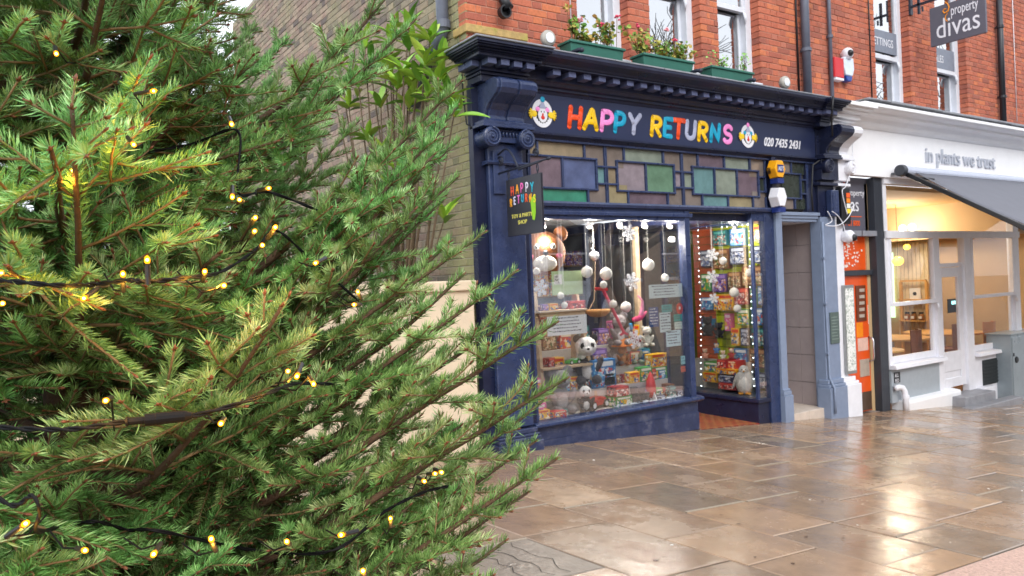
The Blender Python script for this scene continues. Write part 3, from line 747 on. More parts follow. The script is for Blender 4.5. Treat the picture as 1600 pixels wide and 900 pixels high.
# lobby
lob = structure(slab_sheet('lobby_floor', [(6.06, F + .0), (7.10, F + .0), (7.10, 7.6), (6.06, 7.6)], -.1, .004, None or mat('tmp', '#a04030')))
def tiles():
    m = bpy.data.materials.new('red quarry tile mosaic'); m.use_nodes = True; t = m.node_tree; n = t.nodes; L = t.links; b = n['Principled BSDF']
    geo = n.new('ShaderNodeNewGeometry'); br = n.new('ShaderNodeTexBrick'); br.offset = .5; br.inputs['Scale'].default_value = 4
    br.inputs['Color1'].default_value = (*lin('#8c2c20'), 1); br.inputs['Color2'].default_value = (*lin('#5f211c'), 1); br.inputs['Mortar'].default_value = (*lin('#a8804c'), 1); br.inputs['Mortar Size'].default_value = .03
    L.new(geo.outputs['Position'], br.inputs['Vector']); L.new(br.outputs[0], b.inputs['Base Color']); b.inputs['Roughness'].default_value = .3
    return m
lob.data.materials[0] = tiles()
MB().box(6.05, 7.5, F + .06, 7.7, 2.2, 2.284).build('lobby_ceiling', NAVY_D, toy)
dr = MB()
for a, b_, z0, z1 in ((6.08, 6.18, 0, 2.19), (6.96, 7.06, 0, 2.19), (6.18, 6.96, 2.05, 2.19), (6.18, 6.96, 0, .45), (6.18, 6.96, 1.0, 1.08)): dr.box(a, b_, 7.3, 7.35, z0, z1)
dr = dr.build('shop_door', NAVY_D, toy, bevel=.004)
MB().box(6.16, 6.98, 7.32, 7.33, .44, 2.06).build('pane', GL_CLEAR, dr)
MB().tube([(6.9, 7.27, .95), (6.9, 7.24, .97), (6.9, 7.24, 1.13), (6.9, 7.27, 1.15)], .01, 8).build('handle', mat('brass', '#b08d3c', .3, metal=1.), dr)
# right hand showcase with glass to the lobby
sc = MB(); sc.box(7.075, 7.105, F - .01, F + .03, .19, 2.29); sc.box(7.28, 7.45, F - .02, F + .06, -.12, 2.31); sc.box(7.105, 7.28, F - .01, F + .05, 2.2, 2.31); sc.box(7.075, 7.12, F + .03, 7.3, 2.19, 2.29); sc.box(7.06, 7.11, 6.95, 7.0, -.1, 2.29)
show = sc.build('showcase', NAVY, toy, bevel=.004)
MB().box(7.088, 7.092, F + .031, 6.95, .2, 2.2).build('pane', GL_SHOP, show)
MB().box(7.106, 7.28, F + .008, F + .012, .2, 2.2).build('pane', GL_SHOP, show)
b = MB(); b.box(7.06, 7.28, F - .022, F + .6, .155, .2); b.box(7.08, 7.28, F - .0, F + 1.4, -.25, .154); b.box(7.06, 7.1, F + .6, 6.95, .155, .2)
b.build('riser', NAVY_D, show, bevel=.005)
MB().box(7.11, 7.62, F + .04, 6.95, .17, .205).build('display_floor', mat('showcase floor', '#4c5a6a', .6), show)
# lime green slatwall, each slat its own piece
LIME = mat('lime green slatwall', '#b6c21e', .5, .06, 10); ORG = mat('orange slatwall', '#c2582a', .5, .06, 10)
z = .21; sl = None
while z < 2.15:
    MB().box(7.6, 7.615, F + .05, 6.60, z, z + .092).build('slat', LIME, show, bevel=.004)
    MB().box(7.6, 7.615, 6.604, 6.94, z, z + .092).build('slat', ORG, show, bevel=.004); z += .1
MB().box(7.62, 7.64, F + .07, 7.3, .0, 2.25).build('back_panel', mat('slatwall groove', '#5a6014', .8), show)
# slate painted door recess to the upper floors
rc = thing('flat_entrance', 'slate grey painted door recess with taupe tiled side wall next to the toy showcase', 'doorway', (7.95, F, gz(8, F)))
g1 = gz(7.55, F)
p_ = MB().box(7.452, 7.56, F - .05, F + .1, g1 - .15, 2.305).build('jamb', SLATE, rc, bevel=.006)
b = MB(); b.box(7.445, 7.60, F - .085, F + .05, g1 - .16, .20); b.box(7.447, 7.585, F - .075, F + .05, .201, .25); b.box(7.449, 7.575, F - .065, F + .05, .251, .275)
b.build('plinth', SLATE, p_, bevel=.006)
h_ = MB(); h_.box(7.561, 8.30, F - .05, F + .05, 2.27, 2.31); h_.box(7.561, 8.28, F - .035, F + .05, 2.235, 2.269); h_.box(7.561, 8.27, F - .02, F + .05, 2.2, 2.234); h_.build('lintel', SLATE, rc, bevel=.004)
# tiles on the recess side wall (faces the street from the right)
zt = -.1; zi = 0
while zt < 2.2:
    for y0, y1 in ((F + .01, F + .33), (F + .334, F + .66), (F + .664, F + .99), (F + .994, F + 1.3)):
        MB().box(8.345, 8.36, y0, y1, zt, min(2.2, zt + .335)).build('tile', MARBLE, rc, bevel=.002)
    zt += .34
MB().box(8.362, 8.5, F + .005, F + 1.4, -.3, 2.3).build('recess_wall', mat('grey grout', '#8f8a88', .8), rc)
MB().box(7.64, 8.36, F + 1.31, F + 1.36, -.1, 2.2).build('inner_door', mat('dark flat door', '#2c3140', .4), rc, bevel=.004)
MB().box(7.645, 7.66, F + .12, F + 1.3, -.1, 2.2).build('recess_wall', SLATE, rc)
MB().box(7.5, 8.5, F + .1, F + 1.4, 2.201, 2.22).build('recess_ceiling', WHITEP, rc)
for k, (xa_, xb_) in enumerate(((7.605, 7.96), (7.965, 8.345))):
    MB().box(xa_, xb_, F - .03, F + 1.3, -.3, gz(8.0, F) + .10).build('step', mat('pale stone step', '#cbbcae', .6, .1, 12), rc, bevel=.006)
# shared pilaster: navy and slate on the left half, white on the right
g2 = gz(8.55, F)
rp = thing('party_pilaster', 'pilaster between the shops, navy and slate on one half and white on the other', 'pilaster', (8.6, F, g2))
XS = 8.60
MB().box(8.28, XS, F - .045, F + .1, 2.26, 3.33).build('navy_shaft', NAVY_D, rp, bevel=.004)
MB().box(8.30, XS, F - .05, F + .1, g2 - .2, 2.259).build('slate_shaft', SLATE, rp, bevel=.006)
MB().box(XS + .001, 8.755, F - .05, F + .1, g2 - .2, 3.33).build('white_shaft', WHITEP, rp, bevel=.006)
for x0, x1, m, n_ in ((8.25, XS, SLATE, 'plinth'), (XS + .001, 8.90, WHITEP, 'plinth')):
    xr = x1 if m is SLATE else x1
    b = MB(); b.box(x0, x1, F - .13, F + .05, g2 - .25, .20); b.box(x0 + (.015 if m is SLATE else 0), x1 - (0 if m is SLATE else .02), F - .11, F + .05, .201, .235); b.box(x0 + (.03 if m is SLATE else 0), x1 - (0 if m is SLATE else .05), F - .085, F + .05, .236, .29)
    b.build('plinth', m, rp, bevel=.006)
def half_cap(x0, x1, m, vx, s):
    c = MB(); c.box(x0, x1, F - .17, F + .03, 2.972, 3.0); c.box(x0, x1, F - .185, F + .03, 2.945, 2.971); c.box(x0 + (.02 if s < 0 else 0), x1 - (.02 if s > 0 else 0), F - .12, F + .03, 2.70, 2.944); c.box(x0, x1, F - .11, F + .03, 2.635, 2.67)
    o = c.build('capital', m, rp, bevel=.004); volute(vx, 2.855, F - .19, F + .02, .085, m, o, s)
half_cap(8.24, XS, NAVY_D, 8.325, -1); half_cap(XS + .001, 8.86, WHITEP, 8.79, 1)
c1 = MB().xprism(cons, 8.34, XS).build('console', NAVY_D, rp, bevel=.008); c2 = MB().xprism(cons, XS + .001, 8.78).build('console', WHITEP, rp, bevel=.008)
# ------------------------------------------------------------------ white shop next door
def fit_text(body, width, material, parent, o, ux, uz, height, **k):
    ob = text(body, 1.0, material, parent, o, ux, uz, **k)
    co = [v.co.copy() for v in ob.data.vertices]; ux = Vector(ux).normalized(); uz = Vector(uz).normalized(); n = ux.cross(uz)
    a = [c.dot(ux) for c in co]; b = [c.dot(uz) for c in co]; sx = width / (max(a) - min(a)); sz = height / (max(b) - min(b))
    a0, b0 = min(a), min(b); base = Vector(o) - WL[ob.name]
    for v, c in zip(ob.data.vertices, co):
        v.co = base + ux * (c.dot(ux) - a0) * sx + uz * (c.dot(uz) - b0) * sz + n * (c - base).dot(n)
    return ob
ws = thing('white_shopfront', 'white painted shopfront with silver letters, sash windows and a glazed door', 'shopfront', (11.5, F, gz(11.5, F)))
XE = 15.4
wf = MB().box(8.87, XE, F - .05, F + .06, 2.80, 3.40).build('fascia_board', WHITEF, ws)
MB().xprism([(F + .06, 3.66), (F - .36, 3.64), (F - .36, 3.60), (F - .33, 3.58), (F - .25, 3.56), (F - .24, 3.53), (F - .17, 3.51), (F - .12, 3.47), (F - .1, 3.43), (F - .065, 3.40), (F + .06, 3.40)], 8.83, XE).build('cornice', WHITEF, ws)
fl = MB(); xx = 8.9
while xx < XE - .1:
    l = random.uniform(.4, .9); fl.box(xx, min(XE, xx + l - .008), F - .37, F + .05, 3.661 + random.uniform(0, .012), 3.69 + random.uniform(0, .01)); xx += l
fl.build('flashing', LEAD, ws, bevel=.006)
steps([(0, 3.33, 3.40), (.045, 3.40, 3.43), (.09, 3.43, 3.487), (.17, 3.487, 3.515), (.22, 3.515, 3.545), (.27, 3.545, 3.59)], XS + .001 - .18, 8.86, F - .16, .5, 0).build('cornice_block', WHITEF, rp, bevel=.004)
SILV = mat('brushed silver', '#bcc0ca', .45, .08, 20, metal=.25)
xl, xr_ = P(1446, 240, F - .06).x, P(1554, 250, F - .06).x
fit_text('in plants we trust', xr_ - xl, SILV, wf, (xl, F - .052, 2.985), (1, 0, 0), (0, 0, 1), .27, extrude=.022, bold=.004)
text('i', .01, WHITEP, wf, (14.6, F - .052, 3.0), (1, 0, 0), (0, 0, 1)) if False else None
# window wall
m = MB(); zf = gz(11, F) - .3
m.box(9.775, 9.85, F - .0, F + .09, .30, 2.8); m.box(11.03, 11.14, F - .01, F + .09, zf, 2.08); m.box(11.86, 12.06, F - .01, F + .09, zf - .2, 2.08); m.box(13.44, 13.62, F - .01, F + .09, zf - .3, 2.8)
m.box(9.775, 13.62, F - .03, F + .09, 2.0, 2.10); m.box(9.77, 13.62, F - .02, F + .08, 2.72, 2.80)
wfr = m.build('window_frame', WHITEP, ws, bevel=.004)
MB().box(9.85, 13.45, F + .03, F + .036, 2.1, 2.72).build('transom_pane', GL_CLEAR, wfr)
def cafe_sash(x0, x1, zb):
    s = MB(); s.box(x0, x1, F - .02, F + .045, 1.095, 1.145); s.box(x0, x0 + .05, F - .015, F + .04, 1.145, 2.0); s.box(x1 - .06, x1, F - .015, F + .04, 1.145, 2.0)
    o = s.build('sash', WHITEP, ws, bevel=.003)
    s = MB(); s.box(x0, x0 + .05, F + .041, F + .08, zb, 1.094); s.box(x1 - .06, x1, F + .041, F + .08, zb, 1.094); s.box(x0 + .051, x1 - .061, F + .041, F + .08, zb, zb + .09); s.build('lower_sash', WHITEP, o, bevel=.003)
    MB().box(x0 + .04, x1 - .05, F + .01, F + .015, 1.14, 2.0).build('pane', GL_CLEAR, o); MB().box(x0 + .04, x1 - .05, F + .06, F + .065, zb + .08, 1.1).build('pane', GL_CLEAR, o)
    MB().tube([(x1 - .03, F - .03, 1.09), (x1 - .03, F - .045, 1.03), (x1 - .03, F - .03, .99)], [.016, .02, .008], 6).build('sash_horn', WHITEP, o, smooth=True)
cafe_sash(9.85, 11.03, .33); cafe_sash(12.06, 13.44, .30)
MB().xprism([(F + .1, .33), (F - .08, .32), (F - .09, .27), (F + .1, .26)], 9.78, 11.12).build('sill', WHITEP, ws, bevel=.004)
MB().xprism([(F + .1, .30), (F - .08, .29), (F - .09, .24), (F + .1, .23)], 12.06, 13.6).build('sill', WHITEP, ws, bevel=.004)
MB().box(9.80, 11.12, F - .0, F + .06, -.18, .262).build('stall_panel', mat('pale grey stall panel', '#a3abb2', .45, .05), ws)
MB().xprism([(F + .1, -.14), (F - .1, -.17), (F - .11, -.2), (F - .09, -.5), (F + .1, -.5)], 9.95, 11.4).build('plinth_ledge', WHITEF, ws, bevel=.004)
MB().box(12.07, 13.6, F + .0, F + .06, -.8, .235).build('stall_panel', WHITEP, ws)
v = MB(); v.box(12.28, 12.75, F - .01, F - .001, -.22, .16)
vn = v.build('vent', mat('dark vent', '#2c3234', .6), ws)
for k in range(7): MB().box(12.28, 12.75, F - .022, F - .011, -.2 + .05 * k, -.175 + .05 * k).build('slat', mat('dark vent', '#2c3234', .6), vn)
MB().box(12.06, 12.42, F - .12, F - .0, -.9, -.22).build('pier_base', WHITEP, ws, bevel=.008)
# glazed door
d = MB(); d.box(11.145, 11.26, F + .03, F + .075, -.15, 1.58); d.box(11.72, 11.855, F + .03, F + .075, -.15, 1.58); d.box(11.26, 11.72, F + .03, F + .075, 1.44, 1.58); d.box(11.26, 11.72, F + .03, F + .075, .08, .36); d.box(11.26, 11.72, F + .03, F + .075, -.15, -.02)
d = d.build('door', WHITEP, ws, bevel=.005)
MB().box(11.25, 11.73, F + .05, F + .056, .35, 1.45).build('pane', GL_CLEAR, d)
MB().box(11.27, 11.71, F + .045, F + .06, -.02, .08).build('panel', WHITEP, d)
MB().box(11.42, 11.66, F + .042, F + .048, .92, 1.12).build('card_reader', BLACK, d); MB().box(11.53, 11.64, F + .036, F + .041, 1.04, 1.09).build('screen', emis('screen glow', '#a8f0f0', 1.2), d)
MB().box(11.145, 11.855, F + .03, F + .07, 1.585, 1.64).build('door_head', WHITEP, ws); MB().box(11.145, 11.855, F + .04, F + .045, 1.64, 2.0).build('fanlight', GL_CLEAR, ws)
st = MB().box(11.15, 12.05, F - .28, F + .05, -.7, -.24).build('step', mat('weathered grey step', '#8d8d92', .45, .2, 8, bump=.2), ws, bevel=.01)
MB().box(11.0, 12.5, F - .45, F - .281, -.8, -.36).build('step', mat('weathered grey step', '#8d8d92', .45, .2, 8, bump=.2), ws, bevel=.012)
# white drain pipe
t = thing('drain_pipe', 'short white plastic drain pipe elbow at the foot of the white shop', 'pipe', (9.95, F - .05, gz(9.95, F)))
MB().tube([(9.80, F - .04, .02), (9.87, F - .06, .03), (9.92, F - .075, .02), (9.945, F - .09, -.03), (9.95, F - .1, -.12), (9.955, F - .1, -.30)], .038, 12).build('pipe', WHITEP, t, smooth=True)
MB().lathe([(.046, 0), (.046, .05)], (9.95, F - .1, -.13), 14).build('collar', WHITEP, t)
t = thing('door_number_plate', 'small black plate with white lettering on the grey stall panel', 'plate', (9.92, F - .01, .1))
MB().box(9.86, 10.0, F - .008, F - .001, .08, .22).build('plate', BLACK, t); text('ALL\nFED', .07, WHITEP, t, (9.87, F - .009, .155), (1, 0, 0), (0, 0, 1), extrude=.001, squeeze=.8)
# awning over the white shop
aw = thing('shop_awning', 'grey retractable awning folded out over the white shop windows', 'awning', (12, F - .7, 1.95))
MB().tube([(9.95, F - .17, 2.875), (XE, F - .17, 2.875)], .065, 16).build('cassette', mat('pale grey aluminium', '#b9bfd0', .4, .05), aw)
MB().lathe([(.03, -.02), (.075, -.02), (.08, .06), (.03, .06)], (9.9, F - .17, 2.875), 18, 'x').build('end_cap', CHAR, aw, bevel=.008)
FAB = mat('grey acrylic canvas', '#6b6c74', .85, .05, 5, bump=.05)
v = []; f = []; n = 24; k = 8
for i in range(n + 1):
    for j in range(k + 1):
        t_ = j / k; x = 10.18 + (XE - 10.18) * i / n
        v.append((x, F - .22 - 1.38 * t_, 2.86 - .86 * t_ - .03 * math.sin(pi * t_)))
f = [(i * (k + 1) + j, (i + 1) * (k + 1) + j, (i + 1) * (k + 1) + j + 1, i * (k + 1) + j + 1) for i in range(n) for j in range(k)]
fb = build('canvas', v, f, FAB, aw, smooth=True); sm = fb.modifiers.new('solid', 'SOLIDIFY'); sm.thickness = .004
MB().box(10.1, XE, F - 1.66, F - 1.6, 1.95, 2.02).build('front_bar', mat('pale grey aluminium', '#b9bfd0', .4, .05), aw, bevel=.008)
MB().bar((9.99, F - .2, 2.83), (9.99, F - 1.62, 1.975), .04, .055).build('arm', BLACK, aw, bevel=.008)
MB().bar((10.02, F - .2, 2.80), (10.3, F - .4, 2.74), .03, .03).build('arm', BLACK, aw, bevel=.006)
MB().bar((9.86, F - .08, 2.84), (9.96, F - .16, 2.84), .05, .03).build('bracket', CHAR, aw)
# cafe interior
rm = thing('cafe_interior', 'warm lit cafe room with tan walls behind the white windows', 'room', (12, 7, -.2))
TAN = mat('tan plaster', '#c2a47a', .8, .05, 3); WOODL = mat('pale oak', '#d9a964', .5, .12, 12)
MB().box(9.6, 14.4, F + .1, 9.4, -.35, -.2).build('floor', mat('oak floor', '#8a5f3a', .5, .15, 8), rm)
MB().box(9.6, 14.4, F + .1, 9.4, 2.66, 2.72).build('ceiling', mat('warm ceiling', '#b8945f', .8, .04), rm)
MB().box(14.3, 14.4, F + .1, 9.4, -.2, 2.66).build('end_wall', TAN, rm); MB().box(9.6, 14.3, 9.3, 9.4, -.2, 2.66).build('back_wall', TAN, rm); MB().box(9.5, 9.6, F + .1, 9.4, -.35, 2.72).build('party_wall', TAN, rm)
MB().box(13.5, 14.3, F + .1, 9.4, 2.08, 2.66).build('bulkhead', TAN, rm)
ya, yb = PX(1452, 400, 14.28).y, PX(1402, 400, 14.28).y
ns = 16
for i in range(ns):
    y = ya + (yb - ya) * i / ns
    MB().box(14.22 + .012 * (i % 2), 14.29, y, y + (yb - ya) / ns - .006, .2, PX(1425, 378, 14.25).z).build('wall_slat', mat('whitewashed timber slat', '#e6d6b4', .6, .1, 14), rm)
yp0, yp1 = PX(1396, 420, 14.2).y, PX(1380, 420, 14.2).y
gp_ = MB().box(14.18, 14.215, yp0, yp1 + .3, PX(1388, 496, 14.2).z, PX(1388, 395, 14.2).z).build('glowing_panel', emis('green lit panel', '#cdf2cf', .9), None)  # light panel, its glow set as emission in the material
tag(gp_, 'pale green glowing panel at the left inside the cafe', 'screen')
def cafe_lamp(px_, py_, X, r, label):
    p = PX(px_, py_, X); t = thing('pendant_lamp', label, 'lamp', p)
    MB().ball(p, (r, r, r * .85), 16, 10).build('shade', emis('yellow lamp glow', '#ffd84a', 1.6), t, smooth=True)
    MB().tube([p + Vector((0, 0, r * .8)), (p.x, p.y, 2.66)], .004, 5).build('flex', BLACK, t)
cafe_lamp(1403, 408, 12.6, .09, 'round yellow pendant lamp hanging in the cafe nearest the green panel')
cafe_lamp(1417, 386, 13.6, .06, 'small round yellow pendant lamp high in the cafe before the slatted wall')
for i, (px_, py_) in enumerate(((1408, 357), (1423, 355))):
    p = PX(px_, py_, 13.45); t = thing('ceiling_spotlight', ['left', 'right'][i] + ' one of two glowing spotlights on the cafe bulkhead', 'spotlight', p, None)
    MB().lathe([(.07, 0), (.075, -.012), (.06, -.02)], p + Vector((.05, 0, 0)), 16, 'x').build('housing', WHITEP, t)
    MB().ball(p + Vector((.025, 0, 0)), (.012, .05, .05), 12, 8).build('bulb', emis('spot glow', '#fff0d0', 14), t, smooth=True)
    ld = bpy.data.lights.new('spot_light', 'POINT'); ld.energy = 34; ld.color = (1, .87, .68); ld.shadow_soft_size = .06
    lo = bpy.data.objects.new('spot_light', ld); COL.objects.link(lo); place(lo, p + Vector((-.4 - 1.0 * i, -.3, -.08)), t)
# shelf with jars
sh = thing('wall_shelf', 'oak ladder shelf on the slatted wall of the cafe', 'shelf', PX(1430, 500, 14.1))
s = MB(); zs1, zs2, zs3 = PX(1430, 500, 14.1).z, PX(1430, 467, 14.1).z, PX(1430, 450, 14.1).z
y0, y1 = PX(1450, 480, 14.1).y, PX(1410, 480, 14.1).y
for z in (zs1, zs2): MB().box(13.95, 14.21, y0, y1, z - .02, z).build('board', WOODL, sh)
for y in (y0, y1): MB().box(14.05, 14.1, y - .02, y + .02, -.2, zs3 + .12).build('upright', WOODL, sh)
MB().box(14.05, 14.1, y0, y1, zs3 + .12, zs3 + .15).build('rail', WOODL, sh)
for i, pxx in enumerate((1418, 1428, 1440)):
    p = PX(pxx, 500, 14.05); t = thing('storage_jar', ['left', 'middle', 'right'][i] + ' one of three dark lidded jars on the cafe shelf', 'jar', (p.x, p.y, zs1))
    MB().lathe([(.045, 0), (.05, .02), (.05, .1), (.035, .12)], (p.x, p.y, zs1 + .0005), 14).build('body', mat('amber jar', '#8a5a2a', .25), t, smooth=True); MB().lathe([(.04, 0), (.04, .03)], (p.x, p.y, zs1 + .121), 14).build('lid', BLACK, t)
    MB().box(p.x - .053, p.x - .05, p.y - .03, p.y + .03, zs1 + .03, zs1 + .08).build('label', PAPER, t)
t = thing('framed_print', 'white framed print leaning on the upper cafe shelf', 'picture', PX(1432, 467, 14.05))
p = PX(1432, 466, 14.05); MB().box(14.0, 14.02, p.y - .1, p.y + .1, zs2 + .001, zs2 + .2).build('frame', PAPER, t); MB().lathe([(.0, 0), (.035, 0), (.035, .004), (0, .004)], (13.994, p.y, zs2 + .1), 14, 'x').build('print', BLACK, t)
# tables and chairs
def table(cx, cy, zt, r, label):
    t = thing('cafe_table', label, 'table', (cx, cy, -.2))
    MB().lathe([(r, 0), (r, .03)], (cx, cy, zt - .03), 28).build('top', WOODL, t, bevel=.006)
    MB().lathe([(.2, -.2), (.2, -.18), (.03, -.16), (.03, zt - .03)], (cx, cy, 0), 16).build('pedestal', mat('white metal leg', '#dddddd', .4), t)
table(11.9, 6.75, .50, .55, 'round pale oak table in the middle of the cafe'); table(10.75, 6.35, .42, .38, 'small pale oak table nearest the cafe window'); table(13.2, 6.6, .50, .6, 'pale oak table behind the glazed cafe door')
CH1 = mat('brown leather', '#7a4a34', .5, .1); CH2 = mat('orange tan leather', '#b06a2c', .5, .1)
def chair(cx, cy, ang, m, label, zs=.22):
    t = thing('cafe_chair', label, 'chair', (cx, cy, -.2)); M_ = rz(ang, (cx, cy, 0))
    MB().box(-.21, .21, -.21, .21, zs, zs + .05).xf(M_).build('seat', m, t, bevel=.02)
    bk = MB(); n = 8
    for i in range(n):
        a0, a1 = -pi / 2 + (i - 4) / 8 * 1.9, -pi / 2 + (i - 3) / 8 * 1.9
        q = [(.24 * math.cos(a0), .24 * math.sin(a0)), (.24 * math.cos(a1), .24 * math.sin(a1)), (.21 * math.cos(a1), .21 * math.sin(a1)), (.21 * math.cos(a0), .21 * math.sin(a0))]
        bk.zprism(q, zs + .05, zs + .43)
    bk.xf(M_).build('backrest', m, t, bevel=.0)
    for sx in (-1, 1):
        for sy in (-1, 1): MB().tube([(sx * .17, sy * .17, zs), (sx * .2, sy * .2, -.2)], .013, 6).xf(M_).build('leg', WOODL, t)
chair(11.15, 6.15, .3, CH1, 'brown leather chair with its back to the cafe window', .26); chair(10.62, 6.95, 2.6, CH2, 'orange tan chair at the small cafe table', .2); chair(11.0, 7.3, 1.5, CH1, 'brown chair at the far side of the round cafe table', .28)
chair(12.5, 6.2, .2, CH1, 'brown chair seen through the glazed cafe door', .26); chair(13.1, 6.0, .1, CH2, 'tan chair seen low in the right hand cafe window', .26)

# ------------------------------------------------------------------ estate agent's doorway
ag = thing('agent_entrance', 'narrow estate agent entrance with orange door, charcoal frame and grey sign', 'doorway', (9.3, F, gz(9.3, F)))
g3 = gz(9.6, F)
MB().box(9.565, 9.64, F - .0, F + .12, g3 - .2, 2.795).build('frame_post', CHAR, ag, bevel=.004); MB().box(9.642, 9.77, F + .01, F + .1, g3 - .2, 2.795).build('frame_post', CHAR, ag, bevel=.004)
MB().box(8.76, 9.56, F + .1, F + .13, 2.08, 2.795).build('sign_panel', mat('grey sign vinyl', '#5c5b66', .5, .04), ag)
ORA = mat('orange gloss', '#e2561a', .35, .05); ORT = mat('orange lettering', '#f0622a', .5, .03)
YA = F + .096
text('divas', .26, WHITEP, ag, (8.90, YA, 2.36), (1, 0, 0), (0, 0, 1), extrude=.002, squeeze=.9); text('property', .115, WHITEP, ag, (9.08, YA, 2.56), (1, 0, 0), (0, 0, 1), extrude=.002)
def flame(mbk, x, z, s, y, ux=Vector((1, 0, 0)), o=None):
    pts = [(0, 1), (.12, .85), (.18, .68), (.12, .5), (-.05, .45), (-.12, .56), (-.04, .66), (.05, .62)]
    low = [(.1, .4), (.0, .3), (-.03, .18), (.03, .05), (.1, 0)]
    for q, w_ in ((pts, .035), (low, .025)):
        mbk.tube([(o + ux * (x + a * s) + Vector((0, 0, z + b * s))) if o is not None else (x + a * s, y, z + b * s) for a, b in q], [w_ * s * (.4 + .6 * math.sin(pi * (i + .5) / len(q))) for i in range(len(q))], 6)
    return mbk
flame(MB(), 9.02, 2.5, .26, YA).build('flame_mark', ORT, ag); MB().box(8.93, 9.42, YA, YA + .003, 2.285, 2.295).build('rule', ORT, ag)
text('020 7431 8000', .1, ORT, ag, (8.9, YA, 2.17), (1, 0, 0), (0, 0, 1), extrude=.002, squeeze=.78)
for x0, x1 in ((8.9, 9.24), (9.28, 9.6)): MB().box(x0, x1, F - .0, F + .14, 2.03, 2.1).build('downlight_box', mat('grey light box', '#8a8c94', .4), ag, bevel=.004)
tp = MB().box(8.76, 9.56, F + .12, F + .14, 1.6, 2.03).build('transom_panel', ORA, ag)
bl = MB()
for i in range(70):
    a = random.gauss(0, .11); b_ = random.uniform(-.19, .17); x, z = 9.13 + a * (1.2 - abs(b_)), 1.83 + b_
    if x < 8.95 or x > 9.45: continue
    r = random.uniform(.008, .016); n = 6
    bl.yprism([(x + r * math.cos(2 * pi * q / n), z + r * math.sin(2 * pi * q / n)) for q in range(n)], F + .112 + random.uniform(0, .004), F + .119)
bl.build('blossom_print', PAPER, tp)
MB().box(8.757, 9.56, F + .06, F + .14, 1.53, 1.595).build('door_head', CHAR, ag, bevel=.004)
# orange door leaf
YD = F + .11
def onleaf(nm, x0, x1, y0, y1, m, d=.006, par=None):
    a_, b_ = P((x0), (y0 + y1) / 2, YD), P(x1, (y0 + y1) / 2, YD); return MB().box(a_.x, b_.x, YD - d, YD - .0005, P((x0 + x1) / 2, y1, YD).z, P((x0 + x1) / 2, y0, YD).z).build(nm, m, par or dl)
dl = MB().box(8.76, 9.56, YD, YD + .04, g3 + .02, 1.525).build('door', ORA, ag, bevel=.003)
MB().box(8.77, 9.55, YD - .004, YD - .0005, g3 + .03, g3 + .27).build('kick_plate', mat('dull bronze', '#6a5546', .4, metal=.5), dl)
STP = mat('pale steel', '#c9b8a8', .3, metal=.4)
ep = onleaf('entry_panel', 1337, 1352, 446, 502, mat('brown entry panel', '#6a3418', .4), .012)
for k in range(5): onleaf('bell_button', 1341, 1349, 451 + 10 * k, 456 + 10 * k, STP, .018, ep)
onleaf('notice', 1356, 1364.5, 476, 506, PAPER, .004); onleaf('yellow_sticker', 1338, 1348, 504, 527, mat('amber vinyl', '#f08a10', .5), .004); onleaf('notice', 1340, 1356, 528, 548, mat('pale pink sheet', '#e0b8a8', .6), .004)
onleaf('letter_plate', 1343, 1358, 561, 588, STP, .008)
hx = P(1357, 535, YD).x; MB().tube([(hx, YD - .002, .40), (hx, YD - .06, .42), (hx, YD - .07, .46), (hx, YD - .07, .66), (hx, YD - .06, .70), (hx, YD - .002, .72)], .013, 8).build('handle', mat('chrome', '#c8c8cc', .2, .02, metal=1.), dl, smooth=True)
MB().box(8.9, 9.5, F - .0, F + .3, g3 - .2, g3 + .012).build('threshold', mat('worn stone', '#8a7f78', .5, .15), ag)
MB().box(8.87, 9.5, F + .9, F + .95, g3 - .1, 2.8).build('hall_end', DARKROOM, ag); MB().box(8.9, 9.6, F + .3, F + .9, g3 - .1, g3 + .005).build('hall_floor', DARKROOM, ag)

nb = thing('notice_board', 'slim framed price list board on the white half of the shared pilaster', 'notice board', (8.85, F - .07, .3))
LIST = printed('printed list', ['#e8eae6', '#f0f0ee', '#c9cfc6', '#eef0ea', '#aab2aa'], 55)
MB().box(8.665, 8.885, F - .085, F - .055, .32, 1.42).build('frame', mat('dull aluminium', '#9a9c9c', .4, metal=.5), nb, bevel=.004); MB().box(8.69, 8.865, F - .089, F - .086, .36, 1.38).build('list', LIST, nb)
# plaque on slate pilaster
t = thing('wall_plaque', 'dark grey engraved plaque on the slate half of the shared pilaster', 'plaque', (8.45, F - .06, .75))
MB().box(8.40, 8.58, F - .065, F - .051, .72, 1.10).build('plate', mat('verdigris slate', '#55645f', .4, .15), t, bevel=.003)
pm = MB()
for k in range(8): pm.box(8.42, 8.56 - .02 * (k % 3), F - .067, F - .0655, .77 + .038 * k, .779 + .038 * k)
pm.build('engraving', mat('pale engraving', '#7f8f8a', .5), t)
# conduit and meter boxes on the pilaster
t = thing('grey_conduit', 'thin slate painted conduit running down beside the tiled recess', 'pipe', (8.29, F - .06, 0))
MB().tube([(8.31, F - .065, 2.2), (8.32, F - .065, 1.0), (8.33, F - .07, .32), (8.30, F - .15, .2), (8.30, F - .15, -.1)], .014, 8).build('pipe', SLATE, t, smooth=True)
for z in (1.75, 1.2, .6): MB().box(8.29, 8.35, F - .085, F - .051, z, z + .025).build('clip', SLATE, t)
t = thing('cable_box', 'black cable box with orange and yellow stickers on the white capital shaft', 'junction box', (8.8, F - .1, 2.2))
MB().box(8.62, 8.80, F - .14, F - .051, 2.17, 2.62).build('case', BLACK, t, bevel=.012)
for k, c in enumerate(('#f0d83a', '#e8e8e0', '#f08a1e', '#f0601e')): MB().box(8.71, 8.785, F - .145, F - .141, 2.30 + .065 * k, 2.355 + .065 * k).build('sticker', mat('sticker ' + c, c, .5), t)
